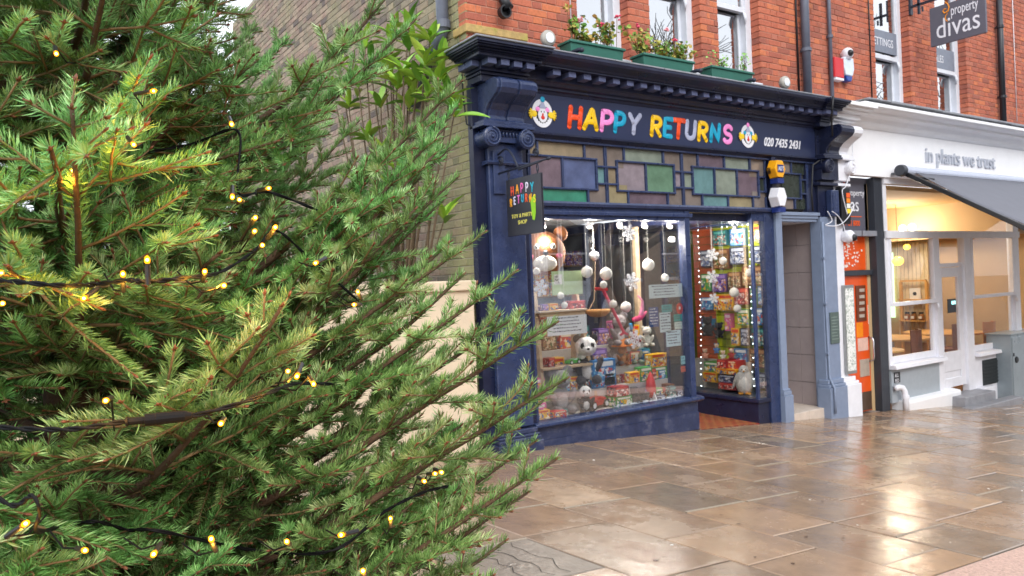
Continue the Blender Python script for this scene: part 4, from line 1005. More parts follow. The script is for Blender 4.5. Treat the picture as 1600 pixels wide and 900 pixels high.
t = thing('cable_box', 'navy painted cable box on the navy half of the shared pilaster', 'junction box', (8.5, F - .1, 2.2)); MB().box(8.43, 8.58, F - .13, F - .046, 2.26, 2.58).build('case', NAVY, t, bevel=.012)
MB().box(8.45, 8.56, F - .134, F - .131, 2.3, 2.54).build('lid', NAVY, t, bevel=.004)
t = thing('security_camera', 'white dome camera low on the white pilaster beside the grey estate agent sign', 'camera', (8.75, F - .12, 2.0))
MB().lathe([(.06, 0), (.075, -.03), (.075, -.1), (.05, -.13)], (8.76, F - .05, 2.02), 18, 'y').build('housing', WHITEP, t, smooth=True); MB().ball((8.78, F - .17, 2.0), .045, 14, 10).build('lens', BLACK, t, smooth=True)
def smooth_path(pts, k=6):
    q = []
    for i in range(len(pts) - 1):
        a, b, c, d = pts[max(0, i - 1)], pts[i], pts[i + 1], pts[min(len(pts) - 1, i + 2)]
        for j in range(k):
            u = j / k; q.append(.5 * ((2 * b) + (c - a) * u + (2 * a - 5 * b + 4 * c - d) * u * u + (3 * b - a - 3 * c + d) * u ** 3))
    return q + [pts[-1]]
cb = MB()
for (pts) in ([(1293, 330), (1300, 345), (1290, 352), (1310, 352), (1325, 340), (1335, 320)], [(1328, 190), (1332, 230), (1330, 262), (1322, 290), (1316, 300), (1324, 335)], [(1300, 330), (1310, 338), (1318, 352), (1322, 372)]):
    cb.tube(smooth_path([P(a, b, F - .16) for a, b in pts]), .0055, 6)
o = cb.build('loose_cable', WHITEP, None, smooth=True); tag(o, 'tangle of loose white cables below the shared capital', 'cable')
cb = MB().tube([P(1302, 150, F - .5), P(1299, 185, F - .45), P(1301, 215, F - .2), P(1292, 243, F - .12), P(1270, 258, F - .07), P(1268, 300, F - .07), P(1270, 330, F - .07)], .011, 6)
tag(cb.build('hanging_cable', BLACK, None, smooth=True), 'black cable hanging down the right end of the navy fascia', 'cable')

# ------------------------------------------------------------------ utility cabinet
a, b = PG(1583, 627), PG(1547, 623)
cx0, cy0 = a.x, a.y; cy1 = max(b.y, cy0 + .35); ztop = PX(1577, 522, cx0).z
uc = thing('utility_cabinet', 'grey metal utility cabinet on the pavement in front of the white shop', 'cabinet', (cx0 + .5, cy0 + .2, gz(cx0, cy0)))
STEEL = mat('galvanised grey paint', '#8f999f', .35, .08, 7, metal=.1, rvar=.1, dirt=('#7c858c', 4, .6, .4))
gzb = gz(cx0, cy0)
MB().box(cx0, cx0 + 1.2, cy0, cy1, gzb - .2, ztop - .02).build('body', STEEL, uc, bevel=.008); MB().box(cx0 - .015, cx0 + 1.215, cy0 - .015, cy1 + .015, ztop - .019, ztop).build('lid', STEEL, uc, bevel=.004)
MB().box(cx0 + .02, cx0 + .6, cy0 - .012, cy0 - .001, gzb + .05, ztop - .05).build('door', STEEL, uc, bevel=.004); MB().box(cx0 + .61, cx0 + 1.18, cy0 - .012, cy0 - .001, gzb + .05, ztop - .05).build('door', STEEL, uc, bevel=.004)
MB().lathe([(.05, 0), (.05, -.01), (.04, -.016)], (cx0 + .13, cy0 - .013, gzb + .62), 20, 'y').build('lock', BLACK, uc); MB().box(cx0 + .03, cx0 + .06, cy0 - .02, cy0 - .013, gzb + .68, gzb + .73).build('hinge', BLACK, uc)

# ------------------------------------------------------------------ alarm boxes
def hexbox(cx, cz, r, y0, y1, m, name, label, cat, stretch=1.1, strip=None):
    t = thing(name, label, cat, (cx, y0, cz - r))
    pts = [(cx + r * .92 * math.cos(pi / 3 * k) , cz + r * stretch * math.sin(pi / 3 * k)) for k in range(6)]
    MB().prism(pts, lambda a, b: (cx + (a - cx) * .9, y0, cz + (b - cz) * .9), lambda a, b: (a, y1, b)).build('case', m, t, bevel=.008)
    if strip: MB().box(cx - r * .5, cx + r * .5, y0 - .0, y1 - .01, cz - r * stretch - .04, cz - r * stretch * .88).build('foot', strip, t)
    return t
ADY = mat('alarm yellow', '#f0a818', .35, .05); ADB = mat('alarm blue', '#1c2f72', .35, .05)
p = P(1217, 264, F - .14); t = hexbox(p.x, p.z, .115, F - .16, F - .05, ADY, 'alarm_box', 'yellow hexagonal alarm box with a blue logo above the slate doorway post', 'alarm box', 1.05, ADB)
MB().box(p.x - .052, p.x + .05, F - .166, F - .161, p.z - .04, p.z + .045).build('logo_plate', ADB, t); text('ADT', .07, WHITEP, t, (p.x - .045, F - .167, p.z - .022), (1, 0, 0), (0, 0, 1), extrude=.001, squeeze=.7)
for k in range(6): MB().box(p.x - .105, p.x - .088, F - .1, F - .06, p.z - .05 + .012 * k, p.z - .044 + .012 * k).build('vent_slot', BLACK, t)
p = P(1219, 308, F - .14); hexbox(p.x, p.z, .105, F - .17, F - .05, WHITEP, 'alarm_box', 'white hexagonal alarm box directly below the yellow one', 'alarm box', 1.25, ADB)
p = P(1309, 107, YW - .06)
t = thing('alarm_box', 'red rectangular alarm box on the brick wall beside the grey pipe', 'alarm box', (p.x, YW - .05, p.z - .1)); MB().box(p.x - .1, p.x + .09, YW - .09, YW - .001, p.z - .12, p.z + .13).build('case', mat('alarm red', '#d03038', .4), t, bevel=.01); MB().box(p.x - .09, p.x + .085, YW - .085, YW - .001, p.z - .15, p.z - .121).build('lens', WHITEP, t)
p = P(1324, 108, YW - .06)
t = thing('alarm_box', 'white and blue shield shaped alarm box next to the red one', 'alarm box', (p.x, YW - .05, p.z - .1))
sh_ = [(-.1, .14), (.1, .14), (.11, .0), (.07, -.09), (-.07, -.09), (-.11, 0)]
MB().yprism([(p.x + a, p.z + b) for a, b in sh_], YW - .09, YW - .002).build('case', mat('pale blue white plastic', '#dbe6f2', .35), t, bevel=.012); MB().yprism([(p.x + a, p.z + b) for a, b in [(-.075, -.091), (.075, -.091), (.045, -.16), (-.045, -.16)]], YW - .085, YW - .002).build('strobe', mat('strobe blue', '#27489a', .25), t, bevel=.01)
p = P(1324, 84, YW - .08)
t = thing('security_camera', 'white ball camera above the shield shaped alarm box on the brick wall', 'camera', p); MB().ball(p, .075, 16, 12).build('housing', WHITEP, t, smooth=True); MB().ball(p + Vector((-.02, -.05, -.005)), .042, 14, 10).build('lens', BLACK, t, smooth=True); MB().tube([p + Vector((.0, .06, 0)), (p.x, YW, p.z)], .03, 10).build('mount', WHITEP, t)
for i, (px_, py_, lab) in enumerate(((857, 60, 'round white floodlight on the cornice ledge near the brick corner'), (1227, 129, 'round floodlight on the cornice ledge beside the right hand planter'))):
    p = P(px_, py_, F - .2); t = thing('floodlight', lab, 'light', (p.x, p.y, 3.62))
    MB().lathe([(.04, .06), (.07, .03), (.075, 0), (.066, -.02)], p, 18, 'y').build('housing', mat('aged white plastic', '#a9a59b', .5, .15), t, smooth=True); MB().lathe([(.045, 0), (.045, -.006), (.0, -.01)], p + Vector((0, -.021, 0)), 18, 'y').build('lens', mat('floodlight glass', '#e8ecf0', .1), t)
    MB().bar(p + Vector((0, .03, -.02)), (p.x + .02, p.y + .06, 3.61), .03, .03).build('bracket', IRON, t)
# pipes and cables on the brick wall
def pipe(x, r, z0, z1, m, label, y=YW - .07, clips=(), name='downpipe'):
    t = thing(name, label, 'pipe', (x, y, z0)); MB().tube([(x, y, z0), (x, y, z1)], r, 12).build('pipe', m, t, smooth=True)
    for z in clips: MB().lathe([(r + .012, 0), (r + .012, .04)], (x, y, z), 14).build('collar', m, t); MB().box(x - .02, x + .02, y, YW, z + .01, z + .03).build('bracket', m, t)
GREYP = mat('grey painted iron pipe', '#5f6472', .45, .12, 12)
px1 = P(1259, 60, YW - .07).x; pipe(px1, .05, 3.62, ZT, GREYP, 'thick grey downpipe on the brick wall right of the planters', clips=(4.25, 5.4))
px2 = P(1246, 60, YW - .02).x; pipe(px2, .012, 3.6, ZT, BLACK, 'thin black cable on the brick wall left of the thick grey pipe', y=YW - .015, name='wall_cable')
px3 = P(1298, 60, YW - .05).x; pipe(px3, .024, 3.68, ZT, GREYP, 'thin grey pipe on the brick wall left of the red alarm box', y=YW - .04, clips=(4.5,))
px4 = P(1562, 60, YW - .06).x; pipe(px4, .045, 3.7, ZT, mat('black iron pipe', '#26282e', .4), 'black downpipe on the brick wall right of the projecting grey sign', clips=(4.2, 5.3))
px5 = P(1360, 60, YW - .02).x; pipe(px5, .008, 3.7, ZT, BLACK, 'thin dark cable left of the lettings window', y=YW - .012, name='wall_cable')
px6 = P(1585, 60, YW - .02).x; pipe(px6, .006, 3.9, ZT, WHITEP, 'thin pale cable right of the black downpipe', y=YW - .012, name='wall_cable')
px7 = P(892, 30, YW - .01).x; pipe(px7, .006, 3.62, ZT, WHITEP, 'thin white cable on the brick beside the first window', y=YW - .01, name='wall_cable')
t = thing('waste_pipe', 'short black waste pipe outlet high on the brick corner', 'pipe', P(790, 20, YW - .08))
q = P(788, 0, YW - .08); MB().tube([(q.x, YW - .08, 6.0), (q.x, YW - .08, 4.1), (q.x + .02, YW - .11, 4.03)], .05, 12).build('pipe', BLACK, t, smooth=True); q = P(791, 17, YW - .13); MB().lathe([(.055, .06), (.06, 0), (.045, 0), (.04, .05)], q, 16, 'y').build('mouth', BLACK, t)
sp = thing('side_downpipe', 'dark grey downpipe with a bend on the mossy side wall', 'pipe', (X0T - .08, 5.95, 3.6))
q0, q1, q2, q3 = PX(690, 0, X0T - .07), PX(692, 45, X0T - .07), PX(682, 72, X0T - .07), PX(668, 95, X0T - .07)
MB().tube([(q1.x, q1.y, 6.0), q1, q1.lerp(q2, .5) + Vector((0, -.0, -.02)), q2, q3, q3 + Vector((0, .3, -.35))], .055, 12).build('pipe', GREYP, sp, smooth=True); MB().lathe([(.07, 0), (.07, .07)], (q1.x, q1.y, q1.z), 16).build('collar', GREYP, sp)
# cables at the side of the navy pilaster
t = MB().tube([(3.40, F + .03, 3.42), (3.42, F + .05, 3.2), (3.44, F + .05, 3.0), (3.46, F + .0, 2.96)], .008, 6).build('side_cable', BLACK, None); tag(t, 'black cable looping beside the navy capital on the mossy wall', 'cable')

# ------------------------------------------------------------------ projecting grey sign
XD = 10.75
c0, c1 = PX(1455, 60, XD), PX(1541, 20, XD)
yA, yB = c0.y, c1.y
zb, zt_ = PX(1456, 74, XD).z, PX(1454, 14, XD).z
pd_ = thing('projecting_sign', 'grey hanging sign board reading property divas with an orange flame mark', 'sign', (XD, (yA + yB) / 2, zb))
MB().box(XD - .02, XD + .02, yB, yA, zb, zt_).build('board', mat('grey sign vinyl', '#787782', .45, .03), pd_, bevel=.003)
ux = Vector((0, -1, 0)); wS = yA - yB
fit_text('divas', wS * .78, WHITEP, pd_, (XD - .022, yA - wS * .12, zb + .08), ux, (0, 0, 1), .26, extrude=.002)
fit_text('property', wS * .48, WHITEP, pd_, (XD - .022, yA - wS * .40, zb + .30), ux, (0, 0, 1), .15, extrude=.002)
flame(MB(), wS * .30, zb + .28, .27, 0, ux, Vector((XD - .024, yA, 0))).build('flame_mark', mat('orange mark', '#f59a1e', .5), pd_)
MB().bar((XD, yA + .35, zt_ + .11), (XD, yB - .02, zt_ + .11), .03, .03).build('bracket_arm', IRON, pd_); MB().bar((XD, yA + .15, zt_ + .3), (XD, yA + .15, zt_ - .02), .03, .03).build('bracket_arm', IRON, pd_); MB().bar((XD, yA + .1, zt_ + .07), (XD, yA + .1, zt_), .02, .02).build('hanger', IRON, pd_); MB().bar((XD, yB + .1, zt_ + .1), (XD, yB + .1, zt_), .02, .02).build('hanger', IRON, pd_)
MB().box(XD - .03, XD + .03, YW - .03, YW - .001, zt_, zt_ + .3).build('wall_plate', IRON, pd_); MB().bar((XD, yA + .3, zt_ + .11), (XD, YW - .02, zt_ + .11), .028, .028).build('bracket_arm', IRON, pd_)

# ------------------------------------------------------------------ hanging toy shop sign
XH = 3.65
yl, yr = PX(792, 280, XH).y, PX(846, 271, XH).y
zt_, zb = PX(818, 276, XH).z, PX(818, 367, XH).z
hs_ = thing('hanging_sign', 'black hanging shop sign with rainbow HAPPY RETURNS lettering and a lime green streak', 'sign', (XH, (yl + yr) / 2, zb))
hb_ = MB().box(XH - .012, XH + .012, yr, yl, zb, zt_).build('board', mat('black blue sign board', '#23242e', .3, .1, 5), hs_, bevel=.003)
W_ = yl - yr; ux = Vector((0, -1, 0)); oo = Vector((XH - .0135, yl, 0)); nn = Vector((-1, 0, 0))
def small_word(word, cols, x0, zc, wv, ht, arcv):
    for i, ch in enumerate(word):
        u = i / (len(word) - 1)
        glyph(ch, x0 + u * wv, zc - arcv * (u - .5) ** 2 * 4 + arcv + .0 * u, ht * .62, ht, cols[i], hs_, o=oo, pen=.0065, slant=.02, ux=ux, n=nn)
cc = lambda h: mat('sign ink ' + h, h, .5, .03)
small_word('HAPPY', [cc(h) for h in ('#e8522a', '#f0a020', '#f06ab8', '#e8e0f0', '#20b0c8')], .075, zt_ - .135, W_ * .58, .068, .012)
small_word('RETURNS', [cc(h) for h in ('#e8a020', '#d8d8f0', '#e070c0', '#30a0c0', '#e85a2a', '#f0a818', '#e8d020')], .055, zt_ - .225, W_ * .68, .058, .02)
fit_text('TOY & PARTY', W_ * .60, cc('#e8e06a'), hs_, oo + ux * (W_ * .14) + Vector((0, 0, zb + .145)), ux, (0, 0, 1), .032, extrude=.001)
fit_text('SHOP', W_ * .26, cc('#e8e06a'), hs_, oo + ux * (W_ * .32) + Vector((0, 0, zb + .09)), ux, (0, 0, 1), .032, extrude=.001)
st_ = MB().prism([(W_ * .70, zt_ - .19), (W_ * .85, zt_ - .17), (W_ * .84, zt_ - .31), (W_ * .80, zt_ - .37), (W_ * .74, zt_ - .36)], lambda a, b: oo + ux * a + Vector((0, 0, b)), lambda a, b: oo + ux * a + Vector((-.0005, 0, b))); st_.build('green_streak', mat('lime streak', '#8fc81a', .5, .1, 30), hs_)
br_ = MB(); zz = zt_ + .075
br_.tube([(XH, F - .08, zz), (XH, yr - .09, zz + .02)], .009, 8); br_.tube([(XH, F - .08, 2.72)] + [(XH, F - .12 - .28 * q / 8, 2.72 + .06 * math.sin(pi * q / 8) - .0026 * q * q) for q in range(1, 9)] + [(XH, yr, zz + .015)], .009, 8)
def curl(cy, cz, r, turns=1.6): return [(XH, cy + r * (1 - i / 26) * math.cos(i / 24 * turns * 2 * pi), cz + r * (1 - i / 26) * math.sin(i / 24 * turns * 2 * pi)) for i in range(25)]
br_.tube(curl(F - .13, 2.66, .05), .008, 6); br_.tube(curl(yr + .06, zz + .09, .04), .008, 6)
br_.ball((XH, yr - .1, zz + .02), (.014, .03, .014), 8, 6)
for y in (yl - .03, yr + .05): br_.tube([(XH, y + .012 * math.cos(a), zz - .03 + .03 * math.sin(a)) for a in [2 * pi * i / 10 for i in range(11)]], .005, 6); br_.tube([(XH, y, zz - .05), (XH, y, zt_ - .004)], .006, 6)
br_.build('bracket', IRON, hs_, smooth=True)

# ------------------------------------------------------------------ planters with geraniums
PLGR = mat('green plastic trough', '#2f6b5c', .5, .1, 8)
LFG = mat('geranium leaves', '#5f8a3a', .6, .2, 40, attr=['#3f6a2c', '#5f8f35', '#7fa33f', '#a9a548', '#b58a4a', '#6d8f4a', '#4a7a34'])
LFG2 = mat('fern leaves', '#6fa848', .6, .2, 40, attr=['#4f8f3a', '#7fb858', '#9fca6a', '#6aa848'])
STEMB = mat('brown stems', '#6a5334', .8, .2, 30)
def foliage(name, mtl, parent, centers, nper, spread, size, flat=.4):
    V, Fc, Rn = [], [], []
    for c, s in centers:
        base = random.random()
        for _ in range(int(nper * s)):
            p = Vector((c[0] + random.gauss(0, spread * s), c[1] + random.gauss(0, spread * s * .8), c[2] + random.gauss(0, spread * s * .9)))
            n_ = Vector((random.gauss(0, .6), random.gauss(-.5, .5), random.gauss(.6, .5))).normalized(); u = n_.orthogonal().normalized(); u.rotate(Matrix.Rotation(random.uniform(0, 6.28), 3, n_)); v = n_.cross(u)
            r = size * random.uniform(.6, 1.3); k = len(V)
            for q in range(7):
                a = 2 * pi * q / 7; rr = r * random.uniform(.8, 1.1); V.append(p + u * rr * math.cos(a) + v * rr * math.sin(a) + n_ * r * .25 * math.cos(a * 2))
            V.append(p - n_ * r * .2)
            Fc += [(k + q, k + (q + 1) % 7, k + 7) for q in range(7)]; Rn += [min(1, max(0, base * .5 + random.random() * .5))] * 7
    o = build(name, V, Fc, mtl, parent, fix=False); set_rnd(o.data, Rn); o['kind'] = 'stuff'; return o
PK = mat('pink petals', '#e0486a', .6, .1, 60); PK2 = mat('pale pink petals', '#f0a0a8', .6, .1, 60)
pl_spec = [(4.36, 5.0, 'under the first window', [(.1, .30, .9), (.3, .17, 1.1), (.55, .22, 1.1)], [(.16, .22), (.42, .22), (.62, .33)]),
           (5.25, 5.94, 'under the second window', [(.08, .2, 1.2), (.3, .13, 1.), (.55, .17, 1.25)], [(.0, .28), (.38, .3), (.49, .22)]),
           (6.21, 6.86, 'under the third window', [(.25, .17, .9), (.6, .2, .8)], [])]
YP = F - .19
for i, (x0, x1, wh, cl_, fl_) in enumerate(pl_spec):
    t = thing('window_planter', 'green plastic trough planter on the cornice ' + wh, 'planter', ((x0 + x1) / 2, YP, 3.62), 'planters on the cornice')
    z0, z1 = 3.625, 3.755; tp_ = .015
    m_ = MB(); m_.prism([(x0 + tp_, YP - .07), (x1 - tp_, YP - .07), (x1 - tp_, YP + .07), (x0 + tp_, YP + .07)], lambda a, b: (a, b, z0), lambda a, b: (x0 + (a - x0 - tp_) * (x1 - x0) / (x1 - x0 - 2 * tp_), YP + (b - YP) * 1.2, z1)); m_.build('trough', PLGR, t, bevel=.006)
    r = MB(); 
    r.box(x0 - .012, x1 + .012, YP - .098, YP - .07, z1 - .012, z1 + .012); r.box(x0 - .012, x1 + .012, YP + .07, YP + .098, z1 - .012, z1 + .012); r.box(x0 - .012, x0 + .015, YP - .07, YP + .07, z1 - .012, z1 + .012); r.box(x1 - .015, x1 + .012, YP - .07, YP + .07, z1 - .012, z1 + .012); r.build('rim', PLGR, t, bevel=.005)
    MB().box(x0 + .015, x1 - .015, YP - .07, YP + .07, z1 + .0005, z1 + .004).build('soil', mat('potting soil', '#3a2c22', .9, .2, 60), t)
    pt = thing('geranium_plant' if i < 2 else 'trailing_plant', ['tall straggly geranium with yellowing leaves in the first planter', 'bushy pink geranium in the second planter', 'light feathery green plant in the third planter'][i], 'plant', ((x0 + x1) / 2, YP, z1), 'plants in the window planters')
    sm_ = MB(); cs = []
    for dx, dz, s in cl_:
        for k in range(int(7 * s)):
            bx_ = x0 + dx + random.gauss(0, .03); e = Vector((x0 + dx + random.gauss(0, .07 * s), YP + random.gauss(0, .04), z1 + dz * random.uniform(.5, 1.15)))
            sm_.tube([(bx_, YP + random.gauss(0, .02), z1), ((bx_ + e.x) / 2 + random.gauss(0, .01), YP, z1 + dz * .5), e], [.004, .0035, .002], 5); cs.append((e, s * .6)); cs.append((Vector(((bx_ + e.x) / 2, YP, z1 + dz * .45)), s * .45))
    sm_.build('stems', STEMB, pt)
    foliage('leaves', LFG if i < 2 else LFG2, pt, cs, 16 if i < 2 else 14, .045 if i < 2 else .05, .021 if i < 2 else .013)
    for dx, dz in fl_:
        fm = MB()
        for k in range(9): fm.ball((x0 + dx + random.gauss(0, .012), YP - .03 + random.gauss(0, .012), z1 + dz + random.gauss(0, .009)), (.013, .013, .009), 6, 4)
        fm.build('flower', PK if (dx * 10) % 2 < 1.5 else PK2, pt, smooth=True); MB().tube([(x0 + dx, YP, z1), (x0 + dx, YP - .03, z1 + dz)], .003, 5).build('flower_stalk', STEMB, pt)
# iron brackets that hold the planters
for i, (px_, py_) in enumerate(((903, 77), (1088, 112), (1172, 124))):
    q = P(px_, py_, F - .3); o = MB(); o.tube([(q.x - .07, F - .2, 3.64), (q.x, F - .31, 3.67), (q.x + .005, F - .34, 3.66)], .02, 8); o.ball((q.x + .005, F - .345, 3.66), .024, 8, 6); o = o.build('planter_bracket', IRON, None, smooth=True)
    tag(o, ['stubby iron bracket left of the first planter', 'stubby iron bracket at the right end of the second planter', 'stubby iron bracket in front of the third planter'][i], 'bracket')
# ------------------------------------------------------------------ toy shop interior
ti = thing('toy_shop_interior', 'dim grey shop room with stepped display shelves behind the big toy window', 'room', (5, 6.5, 0))
GREYW = mat('mid grey plaster', '#a5a6a6', .8, .08, 3); GREYD = mat('charcoal plaster', '#85868a', .8, .1, 3)
MB().box(3.9, 6.0, F + .08, 9.6, -.05, .0).build('floor', mat('shop carpet', '#55504c', .9, .15, 30), ti); MB().box(3.9, 6.0, F + .08, 9.6, 2.3, 2.34).build('ceiling', mat('pale ceiling', '#9fa2a6', .8), ti)
MB().box(3.92, 3.99, F + .08, 9.6, 0, 2.3).build('party_wall', GREYW, ti); MB().box(3.99, 7.6, 9.5, 9.6, 0, 2.3).build('back_wall', GREYD, ti); MB().box(6.0, 7.6, 7.7, 9.5, 2.3, 2.34).build('ceiling', GREYD, ti)
MB().box(7.55, 7.6, 7.05, 9.5, 0, 2.3).build('far_wall', GREYD, ti); MB().box(6.0, 7.6, 7.4, 9.6, -.05, 0).build('floor', GREYD, ti)
PLAT = mat('pale display board', '#b9b7b2', .7, .08, 8)
TIERS = [(.10, .345), (.30, .53), (.46, .70), (.64, .92)]
for k, (dy, z) in enumerate(TIERS):
    nxt = TIERS[k + 1][0] if k < 3 else .86
    MB().box(4.0 if k == 0 else 4.55, 5.98, F + (dy - .02 if k == 0 else dy), F + nxt - .002, .0, z).build('display_step', PLAT, ti, bevel=.003)
def tier(dy):
    z = TIERS[0][1]
    for a, b in TIERS:
        if dy >= a - .001: z = b
    return z + .001
# back wall shelves full of small boxes
PAL = [['#d03a3a', '#f0e0c0', '#2a6ab0', '#f0c030'], ['#2a7ab8', '#e8f0f4', '#7ac0e0', '#d04030'], ['#3a9a4a', '#f0f0e0', '#f0b020', '#2a5a9a'], ['#e060a0', '#f8e0ec', '#8040a0', '#f0c040'], ['#f0b820', '#d84a20', '#f4ead0', '#3060a0'],
       ['#3a3f5a', '#c0c8d8', '#6a80b0', '#e8e8e8'], ['#7a4a2a', '#c09060', '#e8d8b8', '#4a6a3a'], ['#18606a', '#60b0a8', '#e8f0e8', '#c06030'], ['#5a3a8a', '#a080c8', '#f0e8f4', '#e0a030'], ['#a02028', '#e86050', '#f8e8e0', '#303848']]
ART = [printed('packaging art %d' % i, c + [c[0]], 34 + 3 * i) for i, c in enumerate(PAL)]
BOD = [mat('carton %d' % i, c[0], .4, .05) for i, c in enumerate(PAL)]
STR = [mat('carton strip %d' % i, c[1], .4, .05) for i, c in enumerate(PAL)]
def carton(x0, x1, y0, y1, z0, z1, k, label, face='y', lean=0., group=None):
    """printed cardboard box: carton, picture panel and title strip on the side it shows"""
    t = thing('toy_box', label, 'toy box', ((x0 + x1) / 2, (y0 + y1) / 2, z0), group)
    MB().box(x0, x1, y0, y1, z0, z1).build('carton', BOD[k], t, bevel=.003)
    h = z1 - z0
    if face == 'y':
        w = x1 - x0
        MB().box(x0 + .04 * w, x1 - .04 * w, y0 - .002, y0 - .0005, z0 + .06 * h, z0 + .7 * h).build('picture', ART[k], t); MB().box(x0 + .08 * w, x1 - .12 * w, y0 - .002, y0 - .0005, z0 + .76 * h, z0 + .93 * h).build('title_strip', STR[k], t)
        MB().box(x0 - .002, x0 - .0005, y0 + .1 * (y1 - y0), y1 - .1 * (y1 - y0), z0 + .1 * h, z1 - .1 * h).build('side_print', ART[k], t)
    else:
        w = y1 - y0
        MB().box(x0 - .002, x0 - .0005, y0 + .04 * w, y1 - .04 * w, z0 + .06 * h, z0 + .7 * h).build('picture', ART[k], t); MB().box(x0 - .002, x0 - .0005, y0 + .08 * w, y1 - .12 * w, z0 + .76 * h, z0 + .93 * h).build('title_strip', STR[k], t)
    return t
bs = thing('back_shelves', 'dark shelving crowded with toys at the back of the toy shop', 'shelf', (5, 9.3, 0))
for z in (.5, .95, 1.4, 1.85): MB().box(4.0, 7.5, 9.1, 9.48, z - .02, z).build('board', mat('shelf board', '#8a7050', .6), bs)
sv = []
for zi in (.5, .95, 1.4, 1.85):
    x = 4.05; mbs = MB()
    while x < 7.4:
        w_ = random.uniform(.1, .3); mbs.box(x, x + w_, 9.15, 9.4, zi + .001, zi + random.uniform(.15, .36)); x += w_ + .02
    o = mbs.build('boxed_toys', ART[int(zi * 10) % 10], bs); o['kind'] = 'stuff'
# window boxes: photo rectangle on a plane inside the window -> carton with depth
WB = [(920, 947, 491, 522, .46, .12, 8, 'green and purple game box above the blue city set'), (925, 961, 524, 568, .30, .10, 1, 'large blue city playset box left of the grey koala'),
      (962, 984, 600, 617, .12, .13, 9, None), (1020, 1043, 548, 569, .32, .10, 2, None), (1001, 1019, 566, 588, .30, .10, 2, 'lime green toy box left of the stacked white boxes'),
      (1046, 1056, 588, 607, .11, .06, 7, 'little teal toy box at the right end of the big window'), (1058, 1068, 602, 613, .11, .06, 5, 'small grey card box beside the right window jamb'),
      (829, 848, 500, 528, .34, .1, 3, 'magenta doll box at the left edge of the big window'), (828, 842, 540, 570, .22, .1, 9, 'narrow red toy box at the left edge of the big window'), (826, 852, 574, 600, .14, .1, 3, 'pink toy box low at the left edge of the big window'),
      (944, 962, 590, 612, .30, .1, 5, 'white and grey toy box behind the red ride-on car'), (1003, 1014, 530, 550, .46, .08, 1, 'bright blue small box below the white teddy'), (984, 1000, 585, 602, .30, .08, 4, 'yellow and red box behind the grey castle')]
for a, b, yt, yb, dy, dp, k, lab in WB:
    if lab is None: continue
    Y = F + dy; p0, p1 = P(a, (yt + yb) / 2, Y), P(b, (yt + yb) / 2, Y); h = P(a, yt, Y).z - P(a, yb, Y).z; z = tier(dy)
    carton(p0.x, p1.x, Y, Y + dp, z, z + h, k, lab)
EX = [(4.60, .66, .18, .2, 6, 'tall brown game box at the back left of the display steps'), (4.82, .66, .2, .16, 0, 'red and cream box on the top display step behind the panda'), (5.06, .66, .16, .22, 7, 'teal box on the top display step behind the koala'), (5.34, .66, .15, .17, 8, 'purple box on the top display step left of the timber post'), (5.55, .66, .2, .24, 3, 'pink box on the top display step right of the timber post'), (5.78, .66, .16, .18, 4, 'yellow box at the right end of the top display step'),
      (4.58, .47, .14, .16, 4, 'orange box on the third display step near the ladder shelf'), (5.62, .48, .14, .13, 0, 'red and cream box on the third display step at the right'), (5.8, .48, .12, .15, 7, 'teal box at the right end of the third display step'), (5.72, .31, .1, .12, 9, 'crimson box right of the stack of two'), (5.86, .31, .09, .09, 1, 'blue box at the right end of the second display step'),
      (4.10, .13, .16, .09, 4, 'low yellow box in the front left corner of the big window'), (4.30, .11, .14, .06, 0, 'flat red and cream box in front of the grey soft toy'), (5.62, .12, .13, .05, 5, 'flat dark box in front of the red rocket')]
ordn = ['first', 'second', 'third', 'fourth', 'fifth', 'sixth', 'seventh', 'eighth', 'ninth', 'tenth', 'eleventh', 'twelfth']
xq = [4.06, 4.18, 4.46, 5.24, 5.33, 5.50, 5.60, 5.70, 5.79, 5.88]
for i, x in enumerate(xq): k = (i * 7 + 3) % 10; EX.append((x, .19 + .01 * (i % 3), random.uniform(.07, .1), random.uniform(.05, .14), k, 'small box, %s from the left in the front row of the big toy window' % ordn[i]))
for i, x in enumerate([4.62, 4.72, 4.9, 5.02, 5.15, 5.28, 5.42, 5.9]): k = (i * 3 + 1) % 10; EX.append((x, .39, random.uniform(.07, .1), random.uniform(.08, .2), k, 'small box, %s from the left on the second display step' % ordn[i]))
for i, x in enumerate([4.06, 4.2, 4.32]): EX.append((x, .7, .11, [.75, .95, .6][i], [3, 1, 0][i], 'tall narrow toy box, %s from the left behind the ladder shelf' % ordn[i]))
for x, dy, w_, h_, k, lab in EX: carton(x, x + w_, F + dy, F + dy + .11, tier(dy), tier(dy) + h_, k, lab)
q0, q1 = P(963, 620, F + .12), P(988, 620, F + .12); carton(q0.x, q1.x, F + .12, F + .27, .347, .445, 2, 'green gift box under the red cube box')
carton(q0.x + .0, q1.x - .03, F + .13, F + .26, .4465, .545, 9, 'plain red cube box on top of the green gift box')
q0, q1 = P(1018, 570, F + .32), P(1042, 570, F + .32); carton(q0.x, q1.x, F + .32, F + .42, .5315, .66, 2, 'lower green and white box of the stack of two'); carton(q0.x, q1.x, F + .32, F + .42, .6615, .80, 4, 'upper yellow and white box of the stack of two')
